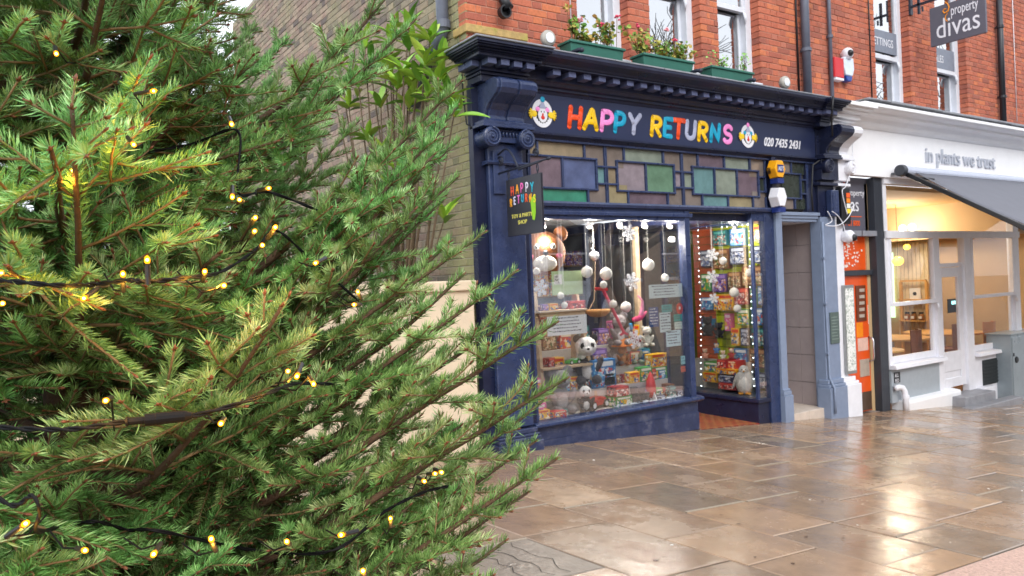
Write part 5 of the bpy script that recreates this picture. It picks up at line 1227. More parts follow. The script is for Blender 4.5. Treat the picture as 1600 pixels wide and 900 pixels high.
# ladder shelf
WOOD = mat('bleached pine', '#c2a98a', .65, .15, 14, bump=.1)
la = thing('ladder_shelf', 'bleached pine ladder shelf with toys on the left of the big window', 'shelf', (4.35, F + .45, .346))
lx0, lx1 = P(845, 480, F + .35).x, P(915, 480, F + .35).x
zA, zB_ = P(880, 484, F + .35).z, P(885, 572, F + .3).z
for x, s in ((lx0, 1), (lx1, -1)):
    MB().bar((x - s * .05, F + .3, .347), (x + s * .02, F + .48, zA + .18), .035, .05).build('upright', WOOD, la, bevel=.003); MB().bar((x - s * .05, F + .68, .347), (x + s * .02, F + .49, zA + .18), .035, .05).build('upright', WOOD, la, bevel=.003)
MB().box(lx0 - .02, lx1 + .02, F + .34, F + .58, zA - .022, zA).build('board', WOOD, la, bevel=.002); MB().box(lx0 - .04, lx1 + .03, F + .3, F + .62, zB_ - .022, zB_).build('board', WOOD, la, bevel=.002); MB().box(lx0, lx1, F + .36, F + .385, zA - .06, zA - .023).build('rail', WOOD, la)
for a, b, yt, yb, dy, z, k, lab in [(848, 857, 469, 479, .38, zA, 8, 'purple and green box first on the upper pine shelf'), (859, 872, 468, 478, .38, zA, 4, 'orange box second on the upper pine shelf'), (889, 915, 464, 476, .4, zA, 9, 'flat white and red box at the right of the upper pine shelf'),
                                (857, 867, 537, 551, .36, zB_, 9, 'red and white box at the left of the lower pine shelf')]:
    p0, p1 = P(a, yb, F + dy), P(b, yb, F + dy); carton(p0.x, p1.x, F + dy, F + dy + .1, z + .001, z + .001 + P(a, yt, F + dy).z - P(a, yb, F + dy).z, k, lab)
def toy_car(cx, cy, z, L, m, label, big=False, ang=0.):
    t = thing('toy_car' if not big else 'ride_on_car', label, 'toy car', (cx, cy, z)); M_ = rz(ang, (cx, cy, z)); h = L * .36
    pr = [(-.5, .12), (-.5, .45), (-.36, .62), (-.1, .72), (.12, .95), (.3, .9), (.42, .6), (.5, .5), (.5, .12)] if not big else [(-.5, .2), (-.5, .5), (-.4, .72), (-.15, .9), (.1, .95), (.32, .8), (.46, .5), (.5, .2)]
    MB().yprism([(a * L, b * h) for a, b in pr], -L * .2, L * .2).xf(M_).build('body', m, t, bevel=L * .05, segs=3)
    for sx in (-.3, .3):
        for sy in (-1, 1):
            w_ = MB().lathe([(L * .115, 0), (L * .12, L * .02), (L * .12, L * .06), (L * .115, L * .07)], (sx * L, sy * L * .2 - L * .035, L * .115), 16, 'y').xf(M_).build('wheel', BLACK, t); MB().lathe([(L * .075, 0), (L * .075, L * .085)], (sx * L, sy * L * .2 - L * .0425, L * .115), 14, 'y').xf(M_).build('hub', WHITEP, w_)
    if not big: MB().box(-.05 * L, .2 * L, -L * .203, L * .203, h * .68, h * .86).xf(M_).build('windows', mat('toy window', '#d8ecf0', .2), t)
p = P(897, 566, F + .38); toy_car(p.x, F + .4, zB_ + .001, .17, mat('toy green', '#4fae4a', .35), 'bright green toy car on the lower pine shelf', ang=.1)
p = P(873, 560, F + .46); toy_car(p.x + .02, F + .52, zB_ + .001, .13, mat('toy red', '#c8242c', .35), 'small red toy truck behind the green toy car', ang=.3)
p = P(945, 634, F + .1); toy_car(p.x + .02, F + .28, .347, .34, mat('ride on red', '#c42a2e', .3, coat=.4), 'big red ride-on car beside the pandas', True, ang=.25)
# soft toys
def plush(name, label, cx, cy, z, H, cols, ang=0., kind='bear', cat='soft toy'):
    t = thing(name, label, cat, (cx, cy, z)); M_ = rz(ang, (cx, cy, z)); s = H
    fur = {k: mat('plush ' + v, v, .95, .12, 60, bump=.6, bscale=160) for k, v in cols.items()}
    def ell(nm, c, r, k, rot=None):
        big = max(r) > .1; b_ = MB().ball((0, 0, 0), tuple(q * s for q in r), 22 if big else 12, 16 if big else 8, rot)
        if big: b_.v = [tuple(Vector(v) * (1 + random.uniform(-.035, .035))) for v in b_.v]       # shaggy pile
        b_.v = [(v[0] + c[0] * s, v[1] + c[1] * s, v[2] + c[2] * s) for v in b_.v]
        return b_.xf(M_).build(nm, fur[k], t, smooth=not big)
    if kind == 'penguin':
        ell('body', (0, 0, .42), (.3, .26, .43), 'b'); ell('belly', (0, -.06, .38), (.25, .22, .36), 'w'); ell('head', (0, -.02, .83), (.17, .16, .17), 'b'); ell('face', (0, -.06, .82), (.13, .13, .13), 'w'); ell('beak', (0, -.2, .81), (.035, .08, .03), 'o')
        for q in (-1, 1): ell('flipper', (q * .3, .02, .45), (.06, .12, .27), 'b', Matrix.Rotation(q * -.3, 3, 'Y')); ell('foot', (q * .12, -.14, .04), (.1, .14, .04), 'o'); ell('eye', (q * .06, -.175, .86), (.018, .012, .022), 'k')
        return t
    ell('body', (0, 0, .3), (.21, .18, .3), 'b'); ell('tummy', (0, -.06, .28), (.15, .14, .22), 'w'); ell('head', (0, -.05, .74), (.22, .2, .2), 'h'); ell('muzzle', (0, -.22, .69), (.1, .08, .075), 'h'); ell('nose', (0, -.295, .71), (.032, .02, .022), 'k')
    for q in (-1, 1):
        ell('ear', (q * .17, -.02, .9), (.085 if kind != 'koala' else .13, .04, .085 if kind != 'koala' else .13), 'e'); ell('arm', (q * .22, -.1, .36), (.075, .12, .2), 'a', Matrix.Rotation(q * .5, 3, 'Y')); ell('leg', (q * .16, -.22, .09), (.1, .22, .09), 'a')
        if kind == 'panda': ell('eye_patch', (q * .09, -.205, .765), (.052, .03, .065), 'e')
        ell('eye', (q * .085, -.24 if kind == 'panda' else -.222, .77), (.02, .012, .022), 'k')
    return t
PAN = dict(b='#3c3a40', w='#e8e6e4', h='#f0efee', e='#2a282c', a='#3a383e', k='#101012')
GRY = dict(b='#8a878a', w='#a9a6a8', h='#949194', e='#7d7a7e', a='#858286', k='#18181a')
WHI = dict(b='#e6e2d6', w='#f0ede4', h='#ebe7dc', e='#ded8ca', a='#e2ded2', k='#202020')
p = P(929, 610, F + .33); plush('plush_panda', 'large sitting panda soft toy behind the red ride-on car', p.x - .02, F + .42, .58, .50, PAN, -.5, 'panda')
p = P(916, 640, F + .15); plush('plush_panda', 'small panda soft toy at the front beside the red ride-on car', p.x, F + .16, .347, .27, PAN, -.4, 'panda')
p = P(884, 642, F + .25); plush('plush_elephant', 'big grey shaggy soft toy at the left of the pandas', p.x, F + .32, .347, .44, GRY, -.3, 'koala')
p = P(962, 588, F + .55); plush('plush_gorilla', 'dark grey soft toy lying behind the large panda', p.x, F + .56, .70, .30, dict(GRY, b='#6a6668', h='#6f6b6d', a='#656163'), -.4)
p = P(968, 570, F + .48); plush('plush_koala', 'grey koala soft toy right of the blue city playset', p.x + .03, F + .5, .92, .34, dict(GRY, w='#dcdadc'), -.3, 'koala')
p = P(1011, 545, F + .3); plush('plush_teddy', 'small white teddy hanging near the snowflake on the right', p.x, F + .3, P(1011, 541, F + .3).z, .22, WHI, -.3)
p = P(974, 602, F + .5); plush('plush_bear', 'brown teddy in an orange hat behind the red cube box', p.x, F + .5, .70, .22, dict(b='#b0744a', w='#c89468', h='#b57a4e', e='#a06a42', a='#a86e46', k='#181412'), -.3)
h = P(974, 575, F + .48); t = thing('toy_hat', 'orange felt hat with a wide brim on the brown teddy', 'hat', (h.x, F + .48, .90)); MB().lathe([(.12, 0), (.12, .012), (.075, .016), (.072, .06), (.05, .09), (.01, .1)], (h.x, F + .49, .905), 20).build('hat', mat('orange felt', '#d87a30', .9), t, smooth=True)
p = P(913, 560, F + .4); plush('plush_penguin', 'little white penguin toy at the right of the lower pine shelf', p.x, F + .42, zB_ + .001, .15, dict(b='#d8d6d0', w='#f0eee8', o='#e09a30', k='#101010', h='#eeeeee', e='#303030', a='#dddddd'), -.3, 'penguin')
p = P(993, 560, F + .5); plush('plush_elf', 'elf doll in a dark red hat below the lowest snowflake', p.x, F + .52, .70, .26, dict(b='#5a7a5a', w='#e8e4e0', h='#e8c8a8', e='#8a2a30', a='#7a8a7a', k='#181818'), -.2)
t = thing('elf_hat', 'dark red pointed hat on the elf doll', 'hat', (p.x, F + .5, .92)); MB().lathe([(.07, 0), (.065, .03), (.03, .09), (.004, .13)], (p.x, F + .5, .925), 16).build('hat', mat('dark red felt', '#7a2430', .9), t, smooth=True)
# rocket, castle, bowl, strap, black balloon
p = P(1017, 607, F + .2); t = thing('toy_rocket', 'red toy rocket standing at the right of the big window', 'toy', (p.x, F + .2, .347))
RK = mat('rocket red', '#d02c30', .35); MB().lathe([(.03, .03), (.05, .07), (.056, .13), (.045, .2), (.022, .26), (.002, .3)], (p.x, F + .2, .347), 18).build('hull', RK, t, smooth=True)
for k in range(3): a = 2 * pi * k / 3 + .4; MB().bar((p.x + .03 * math.cos(a), F + .2 + .03 * math.sin(a), .42), (p.x + .075 * math.cos(a), F + .2 + .075 * math.sin(a), .35), .012, .05).build('fin', WHITEP, t)
p = P(1003, 615, F + .12); t = thing('toy_castle', 'dark grey toy castle rocks in front of the red rocket', 'toy', (p.x, F + .15, .347)); CST = mat('castle grey', '#55575c', .6, .2, 30, bump=.5)
for k, (dx, w_, h_) in enumerate(((-.07, .04, .17), (-.02, .035, .1), (.03, .04, .15), (.08, .045, .1))): MB().lathe([(w_, 0), (w_ * .9, h_ * .7), (w_ * 1.1, h_ * .75), (w_ * 1.05, h_)], (p.x + dx, F + .16, .347), 9).build('tower', CST, t)
p = P(934, 488, F + .5); t = thing('wooden_bowl', 'round wooden basket bowl hanging right of the pine shelf', 'bowl', p); MB().lathe([(.02, -.05), (.08, -.04), (.125, .0), (.13, .03), (.12, .03), (.1, 0), (.05, -.03), (.0, -.035)], p, 20).build('bowl', mat('basket cane', '#b08048', .7, .2, 50), t, smooth=True)
MB().tube([p + Vector((-.12, 0, .03)), p + Vector((-.04, 0, .13)), p + Vector((0, 0, .6))], .004, 5).build('cord', WOOD, t)
a, b = P(942, 452, F + .25), P(975, 520, F + .25); t = thing('toy_pogo', 'red and pink toy stick leaning at a slant in the middle of the window', 'toy', b); MB().tube([a, a.lerp(b, .5), b], .016, 8).build('stick', mat('pink red vinyl', '#d0305a', .4), t); MB().bar(a + Vector((-.1, 0, .01)), a + Vector((.06, 0, -.005)), .03, .03).build('handle', mat('toy red', '#c8242c', .35), t, bevel=.008)
MB().bar(b, b + Vector((.05, 0, -.02)), .02, .02).build('foot', mat('pink red vinyl', '#d0305a', .4), t); MB().bar(b, b + Vector((-.05, 0, -.02)), .02, .02).build('foot', mat('pink red vinyl', '#d0305a', .4), t)
p = P(974, 500, F + .62); t = thing('black_hanging', 'dark round black lantern in the middle of the window', 'decoration', p); MB().ball(p, (.14, .1, .17), 16, 12).build('ball', mat('matt black paper', '#1c1c1e', .9), t, smooth=True); MB().tube([p, (p.x, p.y, 2.3)], .003, 5).build('cord', BLACK, t)
p = P(1000, 480, F + .2); t = thing('toy_flamingo', 'pink winged hanging toy under the middle snowflake', 'toy', p)
MB().tube([P(998, 500, F + .2), P(1003, 487, F + .2), P(1004, 470, F + .2), P(997, 462, F + .2)], [.02, .022, .012, .008], 8).build('neck', mat('flamingo pink', '#e88ab0', .7), t, smooth=True); MB().tube([P(990, 500, F + .2), P(1000, 497, F + .2), P(1010, 487, F + .2)], [.025, .03, .012], 8).build('wing', mat('hot pink', '#e0407a', .7), t, smooth=True); MB().bar(P(985, 505, F + .2), P(987, 515, F + .2), .03, .03).build('shoe', mat('sky blue', '#2a9ad0', .5), t, bevel=.006)
# timber post and the giant head
t = thing('timber_post', 'slim bare timber post inside the big window', 'post', (P(996, 430, F + .7).x, F + .87, 0)); x = P(996, 400, F + .87).x; MB().box(x - .03, x + .03, F + .865, F + .92, 0, 2.3).build('post', WOOD, t, bevel=.003)
t = thing('cloth_banner', 'pale green cloth panel on the ladder shelf with a small white card', 'banner', P(886, 460, F + .3)); a, b = P(862, 424, F + .33), P(911, 459, F + .33); MB().box(a.x, b.x, F + .33, F + .34, b.z, a.z).build('cloth', mat('pale green cloth', '#b9d0a0', .8, .1, 10), t)
c0, c1 = P(866, 429, F + .32), P(879, 444, F + .32); MB().box(c0.x, c1.x, F + .322, F + .328, c1.z, c0.z).build('card', PAPER, t); text('HEY\nPLAY\nTOYS', .03, BLACK, t, (c0.x + .008, F + .3215, c0.z - .032), (1, 0, 0), (0, 0, 1), extrude=.0004, squeeze=.8)
p = P(848, 396, F + .5); t = thing('giant_bear_head', 'giant brown bear face decoration high in the left of the window', 'decoration', p); M_ = rz(-.45, p); BRN = mat('ginger brown card', '#8a5228', .8, .12, 12); 
MB().ball((0, 0, 0), (.23, .13, .22), 20, 14).xf(M_).build('head', BRN, t, smooth=True)
for q in (-1, 1):
    MB().ball((q * .19, .02, .19), (.075, .04, .075), 14, 10).xf(M_).build('ear', BRN, t, smooth=True); e = MB().ball((q * .085, -.122, .06), (.026, .012, .028), 14, 8).xf(M_).build('eye', PAPER, t, smooth=True); MB().ball((q * .085, -.134, .06), (.014, .008, .017), 12, 8).xf(M_).build('pupil', BLACK, e, smooth=True); MB().ball((q * .14, -.104, -.03), (.032, .012, .026), 12, 8).xf(M_).build('cheek', mat('cheek pink', '#d86080', .8), t, smooth=True)
MB().ball((0, -.1, -.1), (.12, .07, .08), 16, 10).xf(M_).build('beard', mat('white wool', '#e8e4de', .95, bump=.6), t, smooth=True); MB().ball((0, -.15, .0), (.03, .02, .024), 12, 8).xf(M_).build('nose', BLACK, t, smooth=True)
MB().tube([p + Vector((0, 0, .2)), (p.x, p.y, 2.3)], .003, 5).build('cord', BLACK, t)
# hanging paper globes and snowflakes
GLB = mat('white honeycomb paper', '#ece9e2', .8, .06, 60, bump=.4, bscale=120)
orn = [(842, 412, 7, .2), (838, 424, 6.5, .26), (917, 425, 10, .22), (947, 428, 10.5, .24), (943, 445, 6.5, .18), (1013, 414, 10, .28), (1039, 434, 6.5, .18), (958, 475, 6.5, .2), (978, 480, 9, .3), (876, 462, 6, .2), (882, 477, 6, .18), (824, 466, 7, .2), (928, 400, 9, .45)]
where = ['upper of the two globes before the giant bear face', 'lower of the two globes before the giant bear face', 'large globe left of the pair in the window centre', 'large globe right of the pair in the window centre', 'small globe under the large centre globe', 'large globe beside the timber post', 'small bauble above the long pale notice', 'small bauble right of the wooden bowl', 'pale globe under the middle snowflake', 'small globe above the orange box', 'small globe in front of the upper pine shelf', 'bauble half hidden by the left window edge', 'silvery globe high in the window centre']
def ornament(p, r, label, top, m=GLB):
    t = thing('hanging_bauble', 'white ' + label, 'bauble', p, 'white baubles in the toy windows')
    MB().ball(p, r, 18, 12).build('globe', m, t, smooth=True); MB().lathe([(r * .22, 0), (r * .2, r * .16), (r * .08, r * .2)], p + Vector((0, 0, r * .96)), 10).build('cap', SILV, t); MB().tube([p + Vector((0, 0, r * 1.1)), (p.x, p.y, top)], .0018, 4).build('thread', PAPER, t)
for (x, y, r, dy), lab in zip(orn, where):
    Y = F + dy; p = P(x, y, Y); R_ = (P(x + r, y, Y) - P(x - r, y, Y)).length / 2 * .7
    ornament(p, R_, lab, 2.3, GLB if x != 928 else mat('silver foil', '#c8ccd4', .25, .1, 40, metal=.8, bump=.6))
SNW = mat('glitter white foam', '#eef0f6', .6, .05, 60, bump=.3)
def snowflake(p, r, label, top, ang=0.):
    t = thing('paper_snowflake', label, 'snowflake', p, 'snowflakes in the toy windows'); mb = MB(); ux_ = Vector((math.cos(ang), math.sin(ang), 0)); uz_ = Vector((0, 0, 1)); nn_ = ux_.cross(uz_)
    for k in range(6):
        a = pi / 3 * k + .2; d = ux_ * math.cos(a) + uz_ * math.sin(a); mb.bar(p, p + d * r, .011, .009, nn_)
        for f_, l in ((.35, .3), (.6, .32), (.82, .2)):
            for s in (-1, 1): b_ = a + s * .95; e = ux_ * math.cos(b_) + uz_ * math.sin(b_); mb.bar(p + d * r * f_, p + d * r * f_ + e * r * l, .009, .008, nn_)
    mb.build('flake', SNW, t); MB().tube([p + Vector((0, 0, r)), (p.x, p.y, top)], .0018, 4).build('thread', PAPER, t)
for x, y, r, dy, lab in [(845, 450, 13, .12, 'white snowflake left, in front of the ladder shelf'), (988, 440, 13, .14, 'white snowflake in the middle of the big window by the timber post'), (983, 364, 12, .2, 'faint white snowflake near the top of the big window'), (992, 530, 13, .12, 'white snowflake low in the big window beside the white teddy')]:
    Y = F + dy; p = P(x, y, Y); snowflake(p, (P(x + r, y, Y) - P(x - r, y, Y)).length / 2 * .85, lab, 2.3)
# notices on the glass
NT = [(1014, 1029, 480, 511, 'blue and white social distancing notice on the window glass', '#2a4f8a'), (1031, 1048, 488, 519, 'pale printed opening hours sheet on the window glass', '#c9dce0'), (1034, 1050, 476, 488, 'teal clip sign on top of the opening hours sheet', '#4a9c9c'), (1053, 1066, 491, 502, 'teal sticker at the right of the window glass', '#2f9a92'), (1054, 1066, 503, 514, 'small pale green notice under the teal sticker', '#d0e2da'), (1041, 1064, 516, 541, 'tilted pale blue drawing sheet taped low on the glass', '#c8e4ee'),
      (1014, 1068, 444, 465, 'long pale blue paper banner across the right of the glass', '#cfe0e2'), (855, 917, 493, 523, 'long white paper banner with faint writing across the ladder shelf', '#eef2f6'), (1064, 1071, 556, 569, 'tiny blue sticker near the right window jamb', '#a8dce0'), (1064, 1071, 572, 581, 'tiny orange sticker near the right window jamb', '#e0785a')]
INK = mat('notice ink', '#3a4c68', .7)
for a, b, yt, yb, lab, col in NT:
    Y = F + .046; p0, p1 = P(a, (yt + yb) / 2, Y), P(b, (yt + yb) / 2, Y); z1, z0 = P((a + b) / 2, yt, Y).z, P((a + b) / 2, yb, Y).z
    t = thing('window_notice', lab, 'notice', ((p0.x + p1.x) / 2, Y, z0)); MB().box(p0.x, p1.x, Y, Y + .0015, z0, z1).build('sheet', mat('sheet ' + col, col, .7, .04), t)
    W_, H_ = p1.x - p0.x, z1 - z0; nl = max(1, int(H_ / .03)); lm = MB()
    for k in range(nl):
        z = z1 - H_ * (k + .8) / (nl + .8); xw = p0.x + W_ * random.uniform(.08, .16); hh = min(.011, H_ * .07)
        while xw < p0.x + W_ * random.uniform(.65, .9):
            lw = random.uniform(.008, .035); lm.box(xw, min(xw + lw, p1.x - .004), Y - .0012, Y - .0004, z, z + hh * random.uniform(.7, 1.2)); xw += lw + .008
    o = lm.build('writing', INK if col != '#2a4f8a' else PAPER, t); o['kind'] = 'stuff'
p = P(1062, 482, F + .046); t = thing('window_notice', 'round red sticker at the top right of the window glass', 'notice', p); n = 20; r = .05
MB().yprism([(p.x + r * .95 * math.cos(2 * pi * k / n), p.z + r * 1.2 * math.sin(2 * pi * k / n)) for k in range(n)], p.y, p.y + .0015).build('sticker', mat('sticker red', '#c8402e', .6), t); MB().box(p.x - .012, p.x + .012, p.y - .001, p.y - .0004, p.z - .01, p.z + .02).build('mark', PAPER, t)
# fake snow along the sill
o = foliage('snow_fluff', mat('blue white wadding', '#dfe8f4', .95, .05, 60), None, [(Vector((x, F + .095, .352)), .25) for x in np.linspace(5.05, 5.95, 26)], 40, .05, .013)
o['kind'] = 'stuff'; tag(o, 'fluffy white artificial snow along the sill of the big window', 'artificial snow')
# ceiling spots of the toy shop
for i, x in enumerate((848, 920, 968, 1007, 1046)):
    p = P(x, 354, F + .42); t = thing('shop_spotlight', ['first', 'second', 'third', 'fourth', 'fifth'][i] + ' spotlight from the left along the top of the big toy window', 'spotlight', p, 'spotlights in the toy window')
    MB().lathe([(.015, .05), (.03, .04), (.032, 0), (.028, -.004)], p, 12).build('housing', WHITEP, t); MB().tube([p + Vector((0, 0, .045)), (p.x, p.y, 2.3)], .006, 6).build('stem', WHITEP, t); MB().ball(p + Vector((0, -.012, -.004)), (.025, .025, .018), 10, 6).build('bulb', emis('shop spot glow', '#fff4e0', 16), t, smooth=True)
    ld = bpy.data.lights.new('shop_light', 'POINT'); ld.energy = 24; ld.color = (1, .93, .82); ld.shadow_soft_size = .03; lo = bpy.data.objects.new('shop_light', ld); COL.objects.link(lo); place(lo, p + Vector((0, -.03, -.14)), t)

# ------------------------------------------------------------------ right hand showcase contents
XB = 7.53
SB = [(1113, 1135, 360, 384, 7), (1140, 1163, 357, 384, 1), (1176, 1194, 352, 378, 4), (1094, 1111, 391, 417, 5), (1114, 1138, 389, 420, 6), (1140, 1163, 386, 413, None), (1175, 1193, 384, 411, 5), (1095, 1110, 428, 455, 2), (1112, 1135, 428, 456, 8), (1137, 1157, 425, 450, 6), (1159, 1193, 416, 446, 6),
      (1095, 1113, 465, 484, 1), (1115, 1145, 460, 485, 4), (1147, 1169, 450, 476, 9), (1172, 1182, 451, 480, 2), (1184, 1196, 447, 476, 1), (1152, 1170, 483, 508, 2), (1132, 1142, 490, 517, 3), (1174, 1196, 482, 508, 1), (1142, 1155, 513, 540, 4), (1157, 1170, 513, 540, 5), (1174, 1196, 513, 540, 7), (1147, 1167, 545, 570, 1), (1171, 1196, 545, 575, 6), (1096, 1112, 498, 512, 1), (1178, 1198, 583, 607, 5)]
colr = ['red and cream', 'blue', 'green', 'pink', 'yellow', 'navy and grey', 'brown', 'teal', 'purple', 'crimson']
rown = lambda y: 'top' if y < 375 else 'second' if y < 415 else 'third' if y < 450 else 'fourth' if y < 484 else 'fifth' if y < 515 else 'sixth' if y < 540 else 'seventh' if y < 575 else 'lowest'
for i, (a, b, yt, yb, k) in enumerate(SB):
    ym = (yt + yb) / 2; xx = XB - random.uniform(0, .03)
    y1, y0 = PX(a, ym, xx).y, PX(b, ym, xx).y; z1, z0 = PX((a + b) / 2, yt, xx).z, PX((a + b) / 2, yb, xx).z
    pos = 'beside the corner post' if a > 1165 else 'in the middle' if a > 1132 else 'near the lobby end'
    lab = '%s toy box %s in %s slatwall row' % (colr[k] if k is not None else 'plain white', pos, rown(ym))
    if k is None: k = 5; 
    t = carton(xx, 7.597, y0, y1, z0, z1, k, lab, 'x')
    MB().box(xx - .004, xx + .05, (y0 + y1) / 2 - .01, (y0 + y1) / 2 + .01, z0 - .006, z0 - .001).build('peg', SILV, t)
seen = {}
for o in [o for o in bpy.data.objects if o.get('category') == 'toy box']:
    seen.setdefault(o['label'], []).append(o)
for l, os_ in seen.items():
    if len(os_) > 1:
        os_.sort(key=lambda o: -o.location.y)
        for k, o in enumerate(os_): o['label'] = l.replace('toy box', ['left hand', 'right hand', 'third'][k] + ' toy box')
FB = [(1100, 1122, 566, 581, 2, 7.3, 'lime and red game box in the pile behind the toy penguin'), (1120, 1134, 562, 576, 9, 7.25, 'upright red box in the pile behind the toy penguin'), (1135, 1150, 564, 577, 0, 7.3, 'square red brown box left of the globe box'), (1119, 1151, 577, 585, 4, 7.22, 'flat orange tray box in the pile left of the penguin'), (1122, 1148, 586, 598, 5, 7.24, 'dark long box with a yellow stripe left of the penguin'), (1098, 1120, 582, 597, 4, 7.28, 'yellow long box in the pile near the lobby'), (1122, 1150, 599, 609, 9, 7.2, 'red toy train box on the showcase floor')]
for a, b, yt, yb, k, xx, lab in FB:
    ym = (yt + yb) / 2; y1, y0 = PX(a, ym, xx).y, PX(b, ym, xx).y; z1, z0 = PX((a + b) / 2, yt, xx).z, PX((a + b) / 2, yb, xx).z
    carton(xx, xx + .18, y0, y1, z0, z1, k, lab, 'x')
st = thing('stacking_stand', 'low stepped stand under the toy boxes in the showcase', 'stand', (7.45, 6.3, .206)); MB().box(7.40, 7.58, 6.0, 6.9, .206, .40).build('step', PLAT, st); MB().box(7.49, 7.585, 6.0, 6.9, .401, .55).build('step', PLAT, st)
p = PX(1162, 611, 7.22); plush('plush_penguin', 'big white toy penguin at the corner of the showcase', p.x + .04, p.y + .02, .206, .34, dict(b='#c9c8c4', w='#f2f0ea', o='#e0a040', k='#141414', h='#ffffff', e='#333333', a='#cccccc'), -.9, 'penguin')
p = PX(1112, 560, 7.35)
for i, (x, y, c, h, lab) in enumerate([(1102, 560, '#e0a088', .13, 'pink faced doll at the left of the showcase pile'), (1120, 552, '#4a7ab8', .13, 'blue and white doll in the showcase pile'), (1130, 562, '#e8e4d8', .12, 'little snowman toy in the showcase pile'), (1143, 560, '#b02c30', .13, 'red hooded doll beside the globe box'), (1106, 525, '#2a2a2e', .26, 'black plush toy at the left of the showcase'), (1124, 528, '#26262a', .2, 'small black plush toy behind the dolls')]):
    q = PX(x, y, 7.44); plush('plush_doll', lab, q.x, q.y, q.z, h, dict(b=c, w=c, h='#e8c8b0' if i < 4 else c, e=c, a=c, k='#111111'), -.9)
for x, y, r, lab in [(1113, 398, 10, 'upper white snowflake in the showcase by the lobby'), (1113, 432, 10, 'middle white snowflake in the showcase by the lobby'), (1115, 466, 8, 'lowest white snowflake in the showcase by the lobby')]:
    p = PX(x, y, 7.16); snowflake(p, r / 1200 * 9.2, lab, 2.19, ang=-.75)
for x, y, r, lab in [(1130, 408, 6, 'bauble before the plain white box in the showcase'), (1171, 426, 6, 'bauble beside the corner post of the showcase'), (1147, 457, 7.5, 'silvery globe before the red box in the showcase'), (1152, 482, 6, 'bauble above the green box in the showcase')]:
    p = PX(x, y, 7.2); ornament(p, r / 1200 * 9.2, lab, 2.19)
fa = thing('fairy_lights', 'string of tiny white fairy lights round the showcase glass', 'fairy lights', (7.1, 6.2, 2.15)); mb = MB(); cb = MB(); FW = emis('fairy white', '#e6f6ff', 7)
pts = [PX(1091 + .02 * (y - 350) + random.uniform(-1, 1), y, 7.115) for y in range(360, 612, 9)]; top = [PX(x, 352 + random.uniform(-2, 3) - (x - 1095) * .0, 7.115) for x in range(1096, 1172, 8)]; pst = [PX(1170 + .03 * (y - 350) + random.uniform(-1.5, 1.5), y, 7.13) for y in range(350, 612, 11)]; rgt = [P(1193 + .03 * (y - 350) + random.uniform(-1.5, 1.5), y, F + .06) for y in range(352, 606, 9)]
for L_ in (pts, top, pst, rgt):
    cb.tube(L_, .0015, 4)
    for q in L_:
        if random.random() < .85: mb.ball(q, .0065, 6, 4)
o = mb.build('bulbs', FW, fa); o['kind'] = 'stuff'; o = cb.build('wire', mat('clear wire', '#557766', .4), fa)
ld = bpy.data.lights.new('showcase_light', 'POINT'); ld.energy = 9; ld.color = (1, .95, .85); ld.shadow_soft_size = .05
t = thing('shop_spotlight', 'small spotlight under the ceiling of the showcase', 'spotlight', (7.3, 6.0, 2.12)); MB().lathe([(.015, .06), (.03, .05), (.032, 0), (.02, -.004)], (7.3, 6.0, 2.13), 12).build('housing', WHITEP, t); MB().ball((7.3, 6.0, 2.128), (.02, .02, .012), 10, 6).build('bulb', emis('shop spot glow', '#fff4e0', 16), t)
lo = bpy.data.objects.new('showcase_light', ld); COL.objects.link(lo); place(lo, (7.28, 6.0, 2.08), t)

# ------------------------------------------------------------------ evergreen shrub against the side wall
LEAFM = mat('glossy laurel leaf', '#5f8f2a', .28, .15, 20, attr=['#4a7a2c', '#6a9a34', '#8ab43a', '#a8c444', '#c0cc50', '#6a9a3a', '#94b83c'])
def leaf_mesh(L_, W_, curl, rnd):
    n = 6; v = []; f = []
    for i in range(n + 1):
        t_ = i / n; w_ = W_ * math.sin(pi * min(1, t_ * .96 + .02)) ** .8 * (1 - .25 * t_); z = -curl * L_ * t_ * t_
        v += [(t_ * L_, -w_ / 2, z + .25 * w_), (t_ * L_, 0, z), (t_ * L_, w_ / 2, z + .25 * w_)]
    for i in range(n):
        for j in range(2): f.append((i * 3 + j, (i + 1) * 3 + j, (i + 1) * 3 + j + 1, i * 3 + j + 1))
    me = bpy.data.meshes.new('leaf'); me.from_pydata(v, [], f); me.shade_smooth(); me.materials.append(LEAFM); set_rnd(me, rnd); return me
LFM = [leaf_mesh(random.uniform(.19, .26), random.uniform(.07, .09), random.uniform(.02, .35), random.random()) for _ in range(14)]
shr = thing('laurel_shrub', 'glossy broad leaved evergreen shrub against the mossy side wall', 'shrub', (3.05, 6.35, .3)); sb = MB(); br0 = Vector((3.0, 6.4, .3))
crown = bpy.data.objects.new('crown', None)
cl = [(600, 100, 3.15), (640, 75, 3.2), (655, 118, 3.1), (690, 100, 3.25), (620, 138, 3.05), (578, 100, 3.15), (668, 150, 3.1), (702, 155, 3.15), (595, 160, 3.1), (612, 62, 3.2), (630, 110, 3.0), (664, 92, 3.05), (640, 165, 3.15), (682, 130, 3.0), (560, 130, 3.1), (570, 70, 3.2), (610, 120, 3.1), (710, 175, 3.1), (650, 140, 3.2), (545, 165, 3.1), (530, 100, 3.15), (640, 40, 3.2), (600, 235, 3.1), (628, 272, 3.15), (655, 305, 3.2), (610, 295, 3.1), (695, 340, 3.2), (575, 215, 3.1), (520, 140, 3.1), (560, 285, 3.1), (672, 60, 3.2)]
nl = 0
